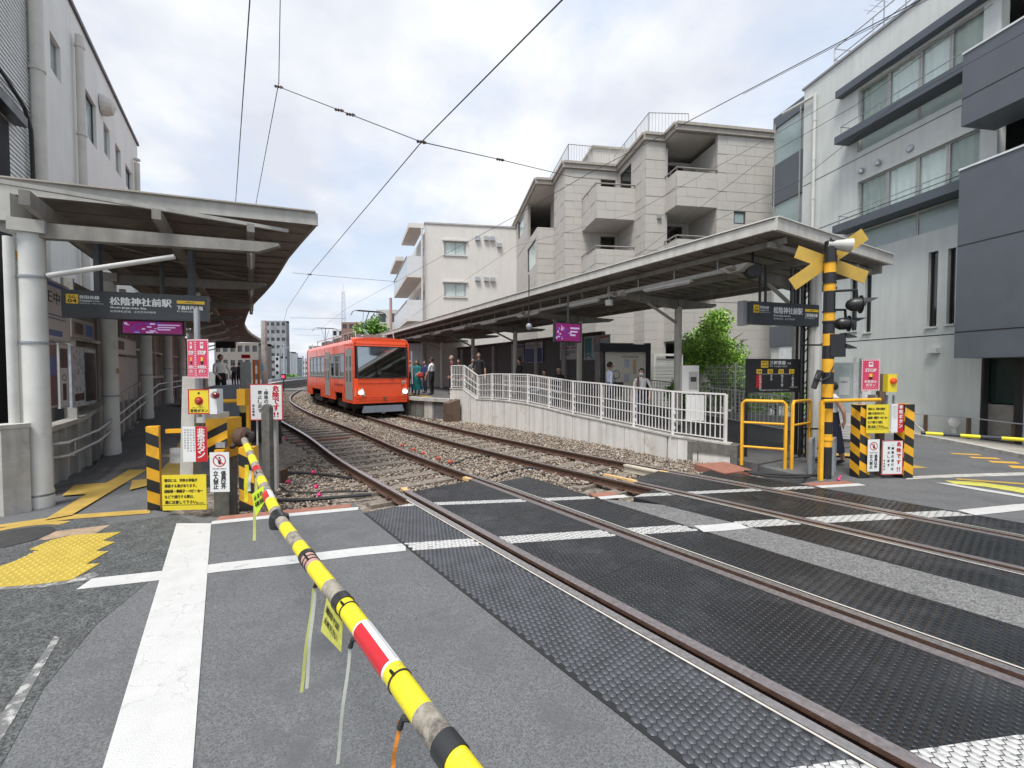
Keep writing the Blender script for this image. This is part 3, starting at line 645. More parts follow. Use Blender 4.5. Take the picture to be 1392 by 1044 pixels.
def bal_test(ylo, yhi):
    def f(N):
        y = ylo + (yhi - ylo) * rng.random(N)**1.25; x0 = np.array([near_x(v) for v in np.linspace(ylo, yhi, 60)]); nx = np.interp(y, np.linspace(ylo, yhi, 60), x0)
        x = nx + rng.uniform(-3.3, 7.2, N)
        fx = np.interp(y, np.linspace(ylo, yhi, 60), np.array([far_x(v) for v in np.linspace(ylo, yhi, 60)]))
        ok = (x < fx + 3.1)
        yy = np.interp(x, [p[0] for p in edge[1:9]], [p[1] for p in edge[1:9]]); ok &= (y > yy + .10) | (x < -4.7)
        ok &= ~((x < -4.7) & (y < 14)); ok &= ~((x > 4.3) & (y < 9))
        dn = (x - nx) * .80; df = (x - fx) * .80
        ok &= (np.abs(np.abs(dn) - g1) > .07) & (np.abs(np.abs(df) - g2) > .07)
        on = (np.abs(dn) < g1 - .1); keep = rng.random(N) < np.where(on, .85, 1.0); ok &= keep
        ok &= ~((np.abs(dn) < g1 + MO + .05) & (y < 6.95 - .1 * dn)) & ~((np.abs(df) < g2 + MO) & (y < 7.3 + .45 * (x > 2)))
        z = np.full(N, -.155) + rng.uniform(-.02, .02, N) + np.where((dn > g1 + .2) & (df < -g2 - .2), .045, 0) + np.where(df > g2 + .25, .05, 0) - np.where(on, .012, 0)
        return np.stack([x, y, z], 1)[ok]
    return f
stones('ballast', 46000, bal_test(5.4, 16), .034, 0, bl, 'angular grey brown ballast stones round the tracks')
stones('ballast', 16000, bal_test(15, 40), .06, 0, bl, 'ballast stones farther along the curving tracks')
# ------------------------------------------------------------ buildings
aX = Vector((-0.157, 0.988, 0)).normalized(); bX = Vector((0.988, 0.157, 0)).normalized()   # away / to the right, the block grid on the east side
rbm = M('grey rendered wall', (0.60, 0.625, 0.60), 0.85, var=0.07, scale=1.2, streak=0.10, bump=0.35, bscale=220)
rbdark = M('blue grey cladding', (0.105, 0.118, 0.138), 0.6, var=0.08, scale=2, bump=0.15, bscale=200)
rbledge = M('slate ledge', (0.085, 0.10, 0.12), 0.6, var=0.1)
frost = M('frosted glass', (0.32, 0.40, 0.40), 0.18, var=0.06, spec=.8)

def R4(pl, x0, x1, yt, yb, out=0.0, xr=None):
    """rectangle in plane coordinates from photo edges; the two heights are read at column xr"""
    xr = x0 if xr is None else xr
    return pl.sx(x0, out), pl.sx(x1, out), pl.hit(xr, yb, out)[1], pl.hit(xr, yt, out)[1]

# --- east building with dark balconies (right edge of the picture)
RB = Pl((10.9, 16.5), -aX)
rb = thing('apartment_building', (10.9, 16.5, 0), 'four storey grey rendered building with slate ledges and big dark balconies at right', 'building')
H_RB = RB.hit(1084.4, 130)[1]
ops = []
topw = R4(RB, 1158, 1322, 129, 171.6); topw = (topw[0], topw[1], RB.hit(1158, 171.6)[1], RB.hit(1158, 129)[1])
oA = (topw[0], topw[1], RB.hit(1158, 212)[1], topw[3])                  # tall opening, crossed by the ledge
oB_ = R4(RB, 1159.4, 1322, 251, 297); oB = (oB_[0], oB_[1], RB.hit(1159.4, 345)[1], oB_[3])
v1 = R4(RB, 1257.7, 1271, 344.6, 444.7); v2 = R4(RB, 1284, 1295, 339.5, 441); v3 = R4(RB, 1153, 1163, 377, 450); v4 = R4(RB, 1173, 1182, 372, 452)
sEnd = 13.5
sdoor = RB.sx(1335)
odoor = (sdoor, RB.sx(1384), 0.05, RB.hit(1335, 486)[1])
upd = (RB.sx(1331), sEnd - .5, 7.75, 11.3); upd2 = (RB.sx(1331), sEnd - .5, 4.9, 8.45)
mb = MB(); wall(mb, RB, 0, sEnd, 0, H_RB, [oA, oB, v1, v2, v3, v4, odoor, (topw[1] + .35, sEnd - .6, 8.9, 11.3), (topw[1] + .35, sEnd - .6, 6.0, 8.35)], th=.25)
top_off = RB.P(0, 0, -9)
RBs = Pl(RB.P(0, 0, 0), -RB.n * -1); 
# side, back and roof
RB.box(mb, 0.0, .25, 0, H_RB, -9, -.251); RB.box(mb, sEnd - .25, sEnd, 0, H_RB, -9, -.251); RB.box(mb, .25, sEnd - .25, 0, H_RB, -9, -8.75)
RB.box(mb, .251, sEnd - .251, H_RB - .35, H_RB - .1, -8.74, -.252)
mb.build('wall', rbm, rb)
q = MB(); RB.box(q, -.06, sEnd + .06, H_RB + .003, H_RB + .08, -.31, .05); q.build('parapet_cap', M('zinc cap', (.24, .25, .25), .4), rb)
for z in (RB.hit(1087, 256)[1], RB.hit(1200, 461)[1], 6.9):            # recessed joints of the render
    q = MB(); RB.box(q, .02, RB.sx(1296, 0) if z < 8 else topw[1] + .3, z - .012, z + .012, .001, .004); q.build('render_joint', ink, rb)
def rb_windows(op, zl, zh, zl2, zh2, xs):
    ss = [op[0]] + [RB.sx(x) for x in xs] + [op[1]]
    for i, (s0, s1) in enumerate(zip(ss, ss[1:])):
        window(RB, s0, s1, zl, zh, rb, 1, inset=.12, fw=.045, fm=alu, back='curtain', cm=curtain if i in (1, 2) else M('sage curtain', (.42, .46, .42), .9, var=.1))
    mid = RB.sx(1236 if zl > 6 else 1236)
    for s0, s1 in ((op[0], mid), (mid, op[1])): window(RB, s0, s1, zl2, zh2, rb, 1, inset=.14, fw=.04, gm=frost, name='spandrel_window')
Lz1 = RB.hit(1158, 176)[1]; Lz2 = RB.hit(1159.4, 303)[1]
rb_windows(oA, Lz1 - .02, oA[3], oA[2], Lz1 - .3, (1195, 1236, 1276))
rb_windows(oB, Lz2 - .02, oB[3], oB[2], Lz2 - .3, (1196, 1236, 1276))
for v in (v1, v2, v3, v4):
    window(RB, v[0], v[1], v[2], v[3], rb, 1, inset=.12, fw=.03, fm=M('bronze frame', (.05, .045, .045), .4, .4), gm=darkglass, back=None, name='slot_window')
    q = MB(); RB.box(q, v[0] - .03, v[1] + .03, v[2] - .05, v[2] - .003, .002, .05); q.build('sill', white, rb)
def ledge(px, yt, yb, out, s1, label='ledge', th=None):
    s0 = RB.sx(px, out); zt = RB.hit(px, yt, out)[1]; zb = RB.hit(px, yb, out)[1]; q = MB(); RB.box(q, s0, s1, zb, zt, -.2 if label == 'x' else .002, out); return q.build(label, rbledge, rb), s0, zt, zb
zE = RB.hit(1158, 126)[1]; dE = next((d_ for d_ in np.arange(.05, 1.2, .01) if RB.hit(1127, 140, d_)[1] <= zE), .6); ledge(1127, 131, 140, float(dE), sEnd, 'eave_slab')
l1, s0, zt, zb = ledge(1127, 191.5, 201, .55, RB.sx(1309, .55)); l2, s0b, ztb, zbb = ledge(1127, 309.5, 319.5, .55, RB.sx(1309, .55))
for z_ in (zt, ztb):
    q = MB(); q.tube([RB.P(s0 + .1, z_ + .30, .42), RB.P(RB.sx(1296, .55), z_ + .30, .42)], .014, 6); q.tube([RB.P(s0 + .1, z_ + .30, .42), RB.P(s0 + .1, z_ + .30, .05)], .014, 6)
    s = s0 + .12
    while s < RB.sx(1296, .55): q.tube([RB.P(s, z_ + .001, .42), RB.P(s, z_ + .30, .42)], .012, 6); s += 1.25
    q.build('flower_rail', greysteel, rb)
q = MB(); q_ = q; s0 = RB.sx(1127, .55)
# big dark balconies (parapet boxes standing proud)
def balcony(px, yt, yb, s1=sEnd, out=1.0, lip=True):
    s0 = RB.sx(px, out); zt = RB.hit(px, yt, out)[1]; zb = RB.hit(px, yb, out)[1]; q = MB()
    RB.box(q, s0, s1, zb, zt, out - .15, out); RB.box(q, s0, s0 + .15, zb, zt, .002, out - .151); RB.box(q, s0 + .151, s1, zb + .001, zb + .2, .002, out - .152)
    o = q.build('balcony', rbdark, rb); w = MB(); RB.box(w, s0 - .01, s1, zt + .001, zt + .045, out - .17, out + .02); w.build('parapet_cap', M('white cap', (.7, .72, .72), .4), o)
    w = MB(); z = zt - (zt - zb) * (.62 if zt - zb < 2.5 else .40); RB.box(w, s0 + .01, s1, z - .012, z + .012, out + .001, out + .004); w.build('cladding_joint', ink, o)
    if zt - zb > 3:
        w = MB(); z = zb + (zt - zb) * .14; RB.box(w, s0 + .01, s1, z - .012, z + .012, out + .001, out + .004); w.build('cladding_joint', ink, o)
    return s0
balcony(1296, 83, 177.5); balcony(1296, 236, 487)
# recessed wall with glazed doors behind the balconies
for zz0, zz1 in ((8.9, 11.3), (6.0, 8.35)):
    a = topw[1] + .35; RBi = RB.off(-1.3)
    q = MB(); wall(q, RBi, a - .1, sEnd - .3, zz0 - .2, zz1 + .2, [(a + .5, a + 2.6, zz0, zz1 - .3)], th=.1); q.build('recess_wall', rbm, rb); window(RBi, a + .5, a + 2.6, zz0, zz1 - .3, rb, 2, inset=.03, fw=.06)
    q = MB(); RB.box(q, a + .001, sEnd - .601, zz0 - .15, zz0 - .003, -1.3, -.252); RB.box(q, a + .001, sEnd - .601, zz1 + .003, zz1 + .15, -1.3, -.252); q.build('recess_slab', rbm, rb)
# street door below the balcony
q = MB(); RB.box(q, odoor[0] + .02, odoor[1] - .02, 1.0, odoor[3] - .02, -.22, -.18); q.build('door_glass', M('green tinted glass', (.01, .03, .025), .08, spec=.9), rb)
q = MB(); RB.box(q, odoor[0] + .02, odoor[1] - .02, .08, .97, -.22, -.16); q.build('metal_panel', M('brushed panel', (.33, .31, .28), .45, .3), rb)
q = MB(); RB.box(q, odoor[1] - .02, odoor[1] + .12, .0, odoor[3], -.2, .06); RB.box(q, odoor[0] + .0, odoor[0] + .05, .0, odoor[3], -.15, .02); q.build('door_frame', M('bronze frame'), rb)
# vents, lamp, pipe
for x, y in ((1173, 232), (1196, 221)):
    s, z = RB.hit(x, y); q = MB(); q.lathe(RB.P(s, z - .08, .07), [(.08, 0), (.08, .09), (.05, .15), (.015, .17)], 12); q.build('vent_hood', steel, rb, smooth=True)
s, z = RB.hit(1237.6, 202); q = MB(); q.lathe(RB.P(s, z, .0), [(.10, .001), (.10, .04), (.07, .06)], 16, RB.n); q.build('round_vent', steel, rb)
s, z = RB.hit(1271.5, 476.5); q = MB(); RB.box(q, s - .13, s + .12, z - .07, z + .07, .001, .14); q.build('wall_lamp', M('pale lamp housing', (.6, .62, .6), .4), rb)
s = RB.sx(1103); q = MB(); q.tube([RB.P(s, .1, .09), RB.P(s, RB.hit(1103, 134)[1], .09)], .055, 10); 
for z in np.arange(1, 11, 1.4): q.lathe(RB.P(s, z, .09), [(.065, 0), (.065, .05)], 10)
q.tube([RB.P(s, RB.hit(1103, 136)[1], .09), RB.P(-.9, RB.hit(1068, 155)[1], .12)], .05, 8); q.build('drain_pipe', white, rb, smooth=True)
# stair bay at the far left corner of the building: dark cladding and frosted glazing
BY = RB.off(-.25); sb0 = BY.sx(1047); zz = [BY.hit(1048, y)[1] for y in (165, 181, 229, 283, 299)]
q = MB(); BY.box(q, sb0, -.003, 0, zz[0], -3.0, -.02); q.build('bay_core', rbm, rb)
for a, c, m_, nme in ((zz[1], zz[0], rbdark, 'cladding_panel'), (zz[2], zz[1], frost, 'bay_glass'), (zz[3], zz[2], rbdark, 'cladding_panel'), (zz[3] - 1.45, zz[3], frost, 'bay_glass')):
    q = MB(); BY.box(q, sb0 - .01, -.02, a + .02, c - .02, -.019, .05 if m_ is rbdark else .0); q.build(nme, m_, rb)
za, zb_ = BY.hit(1060, 443)[1], BY.hit(1060, 471)[1]
q = MB(); BY.box(q, sb0 - .01, -.02, zb_, za + .0, -.019, .06); q.build('cladding_panel', rbdark, rb)
q = MB(); BY.box(q, sb0 + .5, -.02, zb_ - .7, zb_ - .02, -.019, .03); q.build('bay_panel', M('white cap'), rb)
for x in (1049, 1083):
    q = MB(); s = BY.sx(x); BY.box(q, s - .03, s + .03, 3.0, zz[0] - .3, .001, .055); q.build('bay_mullion', alu, rb)
# roof railing and aerials
q = MB(); z0 = H_RB + .08
for zz_ in (.55, .95): q.tube([RB.P(.75, z0 + zz_, -.5), RB.P(sEnd, z0 + zz_, -.5)], .022, 6); q.tube([RB.P(.75, z0 + zz_, -.5), RB.P(.75, z0 + zz_, -3)], .022, 6)
for s in np.arange(.75, sEnd, 1.4): q.tube([RB.P(s, z0 - .1, -.5), RB.P(s, z0 + .95, -.5)], .022, 6)
q.build('roof_railing', steel, rb)
for s, h in ((1.9, 2.3), (2.6, 3.3), (3.1, 2.6)):
    t = thing('roof_aerial', RB.P(s, H_RB - .1, -1.2), f'thin rooftop aerial mast on the grey building, {"tallest of the three" if h > 3 else "nearer of the shorter two" if h > 2.4 else "farther of the shorter two"}', 'aerial', 'rooftop aerials')
    q = MB(); q.tube([RB.P(s, H_RB - .1, -1.2), RB.P(s, H_RB + h, -1.2)], .02, 6); q.build('mast', greysteel, t)
    q = MB(); q.tube([RB.P(s - .6, H_RB + h - .4, -1.2), RB.P(s + .6, H_RB + h - .35, -1.2)], .012, 5)
    for k in range(6): q.tube([RB.P(s - .5 + k * .2, H_RB + h - .38, -1.45), RB.P(s - .5 + k * .2, H_RB + h - .38, -.95)], .007, 4)
    q.build('aerial_elements', greysteel, t)

# --- middle apartment block with beige tiles
tile_m = M('beige facade tile', (0.47, 0.447, 0.41), 0.75, var=0.05, scale=1.3, bump=0.15, bscale=120, streak=.05)
tile_j = M('tile joint', (0.385, 0.36, 0.32), 0.9)
soffit = M('balcony soffit', (0.52, 0.50, 0.47), 0.85, var=.05)
mbt = thing('apartment_building', (6.98, 18.8, 0), 'beige tiled apartment block with stepped front and recessed balconies behind the station', 'building')
O = Vector((7.04, 18.8, 0)); HM = 12.35
def bp(p, q): return O + bX * p + aX * q
P1 = 1.88
TILES = {'n': 0}
tile_rest = MB(); tile_me = {}
TW, TH = .9, .40
def tiled(pl, s0, s1, z0, z1, ops=(), th=.18, nm='wall', solid=False):
    mb = MB(); wall(mb, pl, s0, s1, z0, z1, ops, th=th); w = mb.build(nm, tile_j, mbt)
    for j, z in enumerate(np.arange(z0, z1 - .05, TH)):
        off = (j % 2) * TW / 2; a = s0 - off
        while a < s1 - .02:
            rects = [(max(a, s0) + .002, min(a + TW, s1) - .003, z + .004, min(z + TH, z1) - .005)]
            for o in ops:
                nr = []
                for r in rects:
                    if r[1] <= o[0] or r[0] >= o[1] or r[3] <= o[2] or r[2] >= o[3]: nr.append(r); continue
                    if r[0] < o[0]: nr.append((r[0], o[0], r[2], r[3]))
                    if r[1] > o[1]: nr.append((o[1], r[1], r[2], r[3]))
                    m0, m1 = max(r[0], o[0]), min(r[1], o[1])
                    if r[2] < o[2]: nr.append((m0, m1, r[2], o[2]))
                    if r[3] > o[3]: nr.append((m0, m1, o[3], r[3]))
                rects = nr
            for r in rects:
                if r[1] - r[0] < .03 or r[3] - r[2] < .03: continue
                pr = .010 + random.random() * .003
                full = r[1] - r[0] > TW - .02 and r[3] - r[2] > TH - .02 and z > 4.4
                if full and TILES['n'] < 295:
                    if 'm' not in tile_me:
                        q = MB(); q.box(-(TW - .010) / 2, (TW - .010) / 2, -.011, 0, -(TH - .012) / 2, (TH - .012) / 2); tile_me['m'] = mesh_of(q, 'tile', tile_m)
                    c = pl.P((r[0] + r[1]) / 2, (r[2] + r[3]) / 2, pr); mw = Matrix((( pl.d.x, -pl.n.x, 0, c.x), (pl.d.y, -pl.n.y, 0, c.y), (0, 0, 1, c.z), (0, 0, 0, 1)))
                    inst('tile', tile_me['m'], mbt, mw); TILES['n'] += 1
                else: pl.box(tile_rest, r[0], r[1], r[2], r[3], .001, pr)
            a += TW
    return w
def plane_pq(p0, q0, p1, q1):
    a, c = bp(p0, q0), bp(p1, q1); return Pl(a, c - a), (c - a).length
LV = [(8.87, 10.35), (5.99, 7.47), (3.11, 4.59)]
# right wing, flush frontal face (p from P1 to the corner), small window
pl, w = plane_pq(P1, 0, 5.2, 0)
sw = R4(pl, 994, 1010, 287, 304)
tiled(pl, 0, w, 0, HM - .35, [sw]); window(pl, *sw[:2], sw[2], sw[3], mbt, 1, inset=.05, fw=.06, fm=M('dark window frame', (.06, .06, .06), .5), gm=frost, name='small_window')
dkf = M('dark window frame')
# balcony stack 1: p 0..P1, q 0..0.96 projecting, recessed behind to q 2.1
for i, (z0, z1) in enumerate(LV):
    pl, w = plane_pq(0, 0, P1, 0); tiled(pl, 0, w, z0, z1, nm='parapet', th=.12)
    pl, w = plane_pq(0, .96, 0, 0); tiled(pl, 0, w, z0, z1, nm='parapet', th=.12)
    mb = MB(); c = bp(0, 0); mb.obb(bp(.01, .01) + Vector((0, 0, z0 - .004)), bX * (P1 - .02), aX * 2.2, Vector((0, 0, .12))); mb.build('balcony_floor', soffit, mbt)
    mb = MB(); mb.tube([bp(-.02, .96) + Vector((0, 0, z1 + .13)), bp(-.02, -.02) + Vector((0, 0, z1 + .13)), bp(P1, -.02) + Vector((0, 0, z1 + .13))], .035, 8)
    for a, b_ in ((0, .5), (0, 0), (P1 / 2, 0), (P1 - .05, 0)): mb.tube([bp(a, b_) + Vector((0, 0, z1)), bp(a, b_) + Vector((0, 0, z1 + .12))], .02, 6)
    mb.build('balcony_rail', M('brown grey rail', (.28, .25, .23), .5), mbt)
    pl, w = plane_pq(0.05, 2.15, P1, 2.15); mb = MB(); wall(mb, pl, -.05, w, z0, z0 + 2.9, [(.15, w - .35, z0 + .12, z0 + 2.75)], th=.1); mb.build('recess_wall', tile_m, mbt); window(pl, .15, w - .35, z0 + .12, z0 + 2.75, mbt, 2, inset=.04, fw=.07, fm=dkf, gm=glass, back=None, name='balcony_door')
pl, w = plane_pq(P1, 2.15, P1, .0); mb = MB(); wall(mb, pl.off(0.0), 0, w - .19, 0, HM - .6, th=.1); mb.build('recess_wall', tile_m, mbt)
# recessed left piece of the right wing and its left side
pl, w = plane_pq(-.957, .96, 0.0, .96); tiled(pl, 0, w, 0, HM - .35)
lampz = pl.hit(893, 295)[1]; ls = pl.sx(893); mb = MB(); pl.box(mb, ls - .09, ls + .09, lampz - .09, lampz + .09, .014, .12); mb.build('vent_hood', steel, mbt)
pl, w = plane_pq(0, 2.15, 0, .96); mb = MB(); wall(mb, pl, 0, w, 0, HM - .6, th=.1); mb.build('recess_wall', tile_m, mbt)
pl, w = plane_pq(-.957, 4.06, -.957, .96)
d1 = (pl.sx(841), pl.sx(856), pl.hit(849, 262)[1], pl.hit(849, 222)[1]); d1 = (d1[0], d1[1], 9.6, 11.75)
tiled(pl, 0, w, 0, HM - .35, [d1]); window(pl, d1[0], d1[1], d1[2], d1[3], mbt, 1, inset=.06, fw=.06, fm=dkf, gm=darkglass, back=None)
# balcony stack 2, p -2.857..-.957, q 2.02..4.06
for i, (z0, z1) in enumerate(LV):
    pl, w = plane_pq(-2.857, 2.02, -.96, 2.02); tiled(pl, 0, w, z0, z1, nm='parapet', th=.12)
    pl, w = plane_pq(-2.857, 4.0, -2.857, 2.02); tiled(pl, 0, w, z0, z1, nm='parapet', th=.12)
    mb = MB(); mb.obb(bp(-2.84, 2.03) + Vector((0, 0, z0 - .004)), bX * 1.87, aX * 2.0, Vector((0, 0, .12))); mb.build('balcony_floor', soffit, mbt)
    mb = MB(); mb.tube([bp(-2.88, 4.0) + Vector((0, 0, z1 + .13)), bp(-2.88, 2.0) + Vector((0, 0, z1 + .13)), bp(-.98, 2.0) + Vector((0, 0, z1 + .13))], .035, 8)
    for a, b_ in ((-2.857, 3.2), (-2.857, 2.02), (-1.9, 2.02), (-1.0, 2.02)): mb.tube([bp(a, b_) + Vector((0, 0, z1)), bp(a, b_) + Vector((0, 0, z1 + .12))], .02, 6)
    mb.build('balcony_rail', M('brown grey rail'), mbt)
pl, w = plane_pq(-3.774, 4.06, -.957, 4.06)
ops = []
for z0, z1 in LV: ops.append((pl.sx(815) , pl.sx(835), z0 + 1.3, z0 + 2.72))
tiled(pl, 0, w, 0, HM - .35, ops)
for o in ops: window(pl, *o, mbt, 1, inset=.08, fw=.06, fm=dkf, gm=glass, back=None)
mb = MB(); pl.box(mb, pl.sx(849), pl.sx(858), 6.1, 7.6, .02, .3); mb.build('air_conditioner', white, mbt)
pl, w = plane_pq(-3.774, 6.14, -3.774, 4.06); tiled(pl, 0, w, 0, HM - .35)
# left corner: top floor balcony cut into the corner
pl, w = plane_pq(-4.737, 6.14, -3.774, 6.14); tiled(pl, 0, w, 0, 9.7)
pl, w = plane_pq(-4.737, 15.0, -4.737, 6.14)
sn = R4(pl, 704.5, 712, 291, 327); sn2 = R4(pl, 717, 728, 340, 372)
s_cut = pl.sx(717) 
tiled(pl, 0, s_cut, 9.7, HM - .35, [(sn[0], sn[1], max(9.75, sn[2]), sn[3])]); tiled(pl, 0, w, 0, 9.7, [sn2] if sn2[3] < 9.6 else [])
window(pl, sn[0], sn[1], max(9.75, sn[2]), sn[3], mbt, 1, inset=.05, fw=.05, fm=dkf, gm=glass)
if sn2[3] < 9.6: window(pl, *sn2, mbt, 1, inset=.05, fw=.05, fm=dkf, gm=glass)
mb = MB(); q0 = 15.0 - s_cut
mb.obb(bp(-4.72, 6.16) + Vector((0, 0, 9.45)), bX * 2.0, aX * (q0 - 6.2), Vector((0, 0, .25))); mb.build('balcony_floor', soffit, mbt)
pl, w = plane_pq(-3.3, q0, -3.3, 6.3); mb = MB(); wall(mb, pl, 0, w, 9.7, HM - .3, [(w - 1.5, w - .2, 9.75, 11.95)], th=.1); mb.build('recess_wall', tile_m, mbt); window(pl, w - 1.5, w - .2, 9.75, 11.95, mbt, 2, inset=.03, fw=.06, fm=dkf, gm=glass, back=None, name='balcony_door')
pl, w = plane_pq(-3.774, 6.14, -3.3, 6.14); mb = MB(); wall(mb, pl, 0, w, 9.7, HM - .3, th=.1); mb.build('recess_wall', tile_m, mbt)
# back, right side, roof slab and parapet following the stepped outline
outline = [(5.2, 0), (0, 0), (0, .96), (-.957, .96), (-.957, 4.06), (-3.774, 4.06), (-3.774, 6.14), (-4.737, 6.14), (-4.737, 15), (5.2, 15)]
mb = MB(); ww = [bp(*q) for q in outline]; mb.prism([(q.x, q.y) for q in ww], HM - .34, HM - .2); mb.build('roof_slab', soffit, mbt)
mb = MB()
for i in range(len(ww)):
    a, c = ww[i], ww[(i + 1) % len(ww)]; d = (c - a).normalized(); n = Vector((d.y, -d.x, 0)) * -1
    for z, h, o_ in ((HM - .34, .20, .03), (HM - .139, .12, .10)): mb.bar(a - d * (.1) + n * 0 + Vector((0, 0, z + h / 2)), c + d * .1 + Vector((0, 0, z + h / 2 + .0015 * (i % 3))), .2 + o_ * 2 + .002 * i, h)
mb.build('cornice', M('cornice', (.37, .34, .295), .8, var=.08, streak=.2), mbt)
mb = MB(); wall(mb, *[plane_pq(5.2, 0, 5.2, 15)[0]], 0, 15, 0, HM - .35, th=.1); wall(mb, plane_pq(5.2, 15, -4.737, 15)[0], 0, 9.9, 0, HM - .35, th=.1); mb.build('wall', tile_m, mbt)
def railing(pts, h, name, parent, mat, st=.14, pst=1.4, rr=.02):
    mb = MB()
    for a, c in zip(pts, pts[1:]):
        a, c = Vector(a), Vector(c); L_ = (c - a).length; mb.tube([a + Vector((0, 0, h)), c + Vector((0, 0, h))], rr, 6); mb.tube([a + Vector((0, 0, .12)), c + Vector((0, 0, .12))], rr * .6, 5)
        n = max(1, int(L_ / st))
        for i in range(n + 1): p = a.lerp(c, i / n); mb.bar(p + Vector((0, 0, .12)), p + Vector((0, 0, h)), .014, .014)
        n = max(1, round(L_ / pst))
        for i in range(n + 1): p = a.lerp(c, i / n); mb.tube([p, p + Vector((0, 0, h))], rr, 6)
    return mb.build(name, mat, parent)
o = tile_rest.build('tile', tile_m, mbt); o['kind'] = 'stuff'
railg = M('roof railing grey', (.36, .35, .33), .5)
railing([bp(-.7, 5.2) + Vector((0, 0, HM - .05)), bp(-.7, 1.2) + Vector((0, 0, HM - .05)), bp(1.1, 1.0) + Vector((0, 0, HM - .05))], 1.1, 'roof_railing', mbt, railg)
railing([bp(-3.5, 10) + Vector((0, 0, HM - .05)), bp(-3.5, 4.4) + Vector((0, 0, HM - .05)), bp(-1.3, 4.4) + Vector((0, 0, HM - .05))], 1.1, 'roof_railing', mbt, railg)
mb = MB(); mb.obb(bp(-1.6, 6.0) + Vector((0, 0, HM - .2)), bX * 4.5, aX * 5, Vector((0, 0, 2.0))); mb.build('penthouse', tile_m, mbt)
mb = MB(); mb.obb(bp(-1.7, 5.9) + Vector((0, 0, HM + 1.802)), bX * 4.7, aX * 5.2, Vector((0, 0, .12))); mb.build('penthouse_cap', M('cornice'), mbt)
# garage shutter at ground level, behind the station fence
pl, w = plane_pq(-.957, .96, 0.0, .96); pl2 = Pl(bp(-1.5, .4), bX); s0, s1 = pl2.sx(889), pl2.sx(925); mb = MB()
for z in np.arange(0.1, pl2.hit(905, 484)[1] - .1, .09): mb.obb(pl2.P(s0 + .05, z, -.02), pl2.d * (s1 - s0 - .1), pl2.n * .03, Vector((0, 0, .082)))
sh = mb.build('shutter', M('pale shutter', (.46, .46, .44), .5, var=.06), mbt); mb = MB(); zt = pl2.hit(905, 484)[1]
pl2.box(mb, s0 - .06, s0 + .049, 0, zt + .1, -.1, .1); pl2.box(mb, s1 - .049, s1 + .06, 0, zt + .1, -.1, .1); pl2.box(mb, s0 + .05, s1 - .05, zt, zt + .1, -.1, .1); mb.build('shutter_frame', white, mbt)

# --- white three storey block beyond it
wbm = M('pale cream render', (.62, .60, .565), .85, var=.05, scale=.8, bump=.2, bscale=60, streak=.06)
wbt = thing('apartment_building', (-5.9, 29.8, 0), 'pale cream building with glass fronted balconies left of the beige tiled block', 'building')
WB = Pl((-5.93, 29.8), bX); HW = WB.hit(579, 304)[1]
wins = [R4(WB, 604.5, 634, 327.5, 346), R4(WB, 604.5, 634, 384, 403)]; wins.append((wins[0][0], wins[0][1], wins[1][2] - 2.9, wins[1][3] - 2.9))
mb = MB(); wall(mb, WB, 0, 12, 0, HW, wins, th=.25); WB.box(mb, 0, .25, 0, HW, -10, -.251); WB.box(mb, .251, 12, 0, HW, -10, -9.75); WB.box(mb, .252, 11.99, HW - .4, HW - .2, -9.74, -.252); mb.build('wall', wbm, wbt)
for o in wins:
    f = window(WB, *o, wbt, 2, inset=.1, fw=.06, fm=alu); q = MB(); WB.box(q, o[0] - .12, o[1] + .12, o[3] + .004, o[3] + .10, .002, .14); q.build('window_hood', white, f); q = MB(); WB.box(q, o[0] - .08, o[1] + .08, o[2] - .08, o[2] - .004, .002, .08); q.build('sill', white, f)
mb = MB(); WB.box(mb, -.05, 12.05, HW + .002, HW + .1, -10.05, .06); mb.build('parapet_cap', alu, wbt)
for x, y in ((649, 324.5), (661, 324.5), (669, 325), (678.5, 334), (649, 379.5), (661, 380), (669.5, 380.5)):
    s, z = WB.hit(x, y); q = MB(); WB.box(q, s - .16, s + .16, z - .14, z + .14, .002, .2); q.build('vent_hood', steel, wbt)
dW = Vector((-.351, .936, 0)).normalized(); nW = Vector((-dW.y, dW.x, 0)); c0 = Vector((-5.95, 29.8, 0))
bal = M('white balcony panel', (.60, .62, .64), .35, var=.04); balg = M('balcony glass', (.42, .47, .47), .15, spec=.8)
levels = [WB.hit(575, 346)[1] + 0.02, WB.hit(575, 403)[1] + 0.0]; levels = [9.55, 6.6, 3.65]
for k, zt in enumerate(levels):
    out = 1.15; a0 = c0 - bX * 0 - aX * 0; A0 = c0 + Vector((0, -.15, 0)); z0 = zt - 1.25
    mb = MB(); mb.obb(A0 + Vector((0, 0, z0 - .18)), -bX * out, dW * 9.0, Vector((0, 0, .18))); sl_ = mb.build('balcony_slab', wbm, wbt)
    mb = MB(); mb.obb(A0 + Vector((0, 0, z0)), -bX * out, aX * .08, Vector((0, 0, 1.25))); mb.build('balcony_end_panel', bal, wbt)
    mb = MB(); B0 = A0 - bX * out
    for i in range(9):
        mb.obb(B0 + dW * (.05 + i * 1.0) + Vector((0, 0, z0 + .02)), dW * .95, bX * .03, Vector((0, 0, 1.15)))
    mb.build('balcony_glass', balg if k == 0 else bal, wbt)
    mb = MB(); mb.bar(B0 + Vector((0, 0, z0 + 1.2)), B0 + dW * 9 + Vector((0, 0, z0 + 1.2)), .07, .07)
    mb.build('balcony_rail', alu, wbt)
mb = MB(); mb.obb(c0 + Vector((0, -.15, HW - .35)), -bX * 1.0, dW * 4.5, Vector((0, 0, .3))); mb.build('eave_slab', wbm, wbt)
mb = MB(); mb.obb(c0 - bX * .9 + dW * 4 + Vector((0, 0, HW - 1.6)), -bX * .6, dW * 5, Vector((0, 0, .3))); mb.build('eave_slab', wbm, wbt)
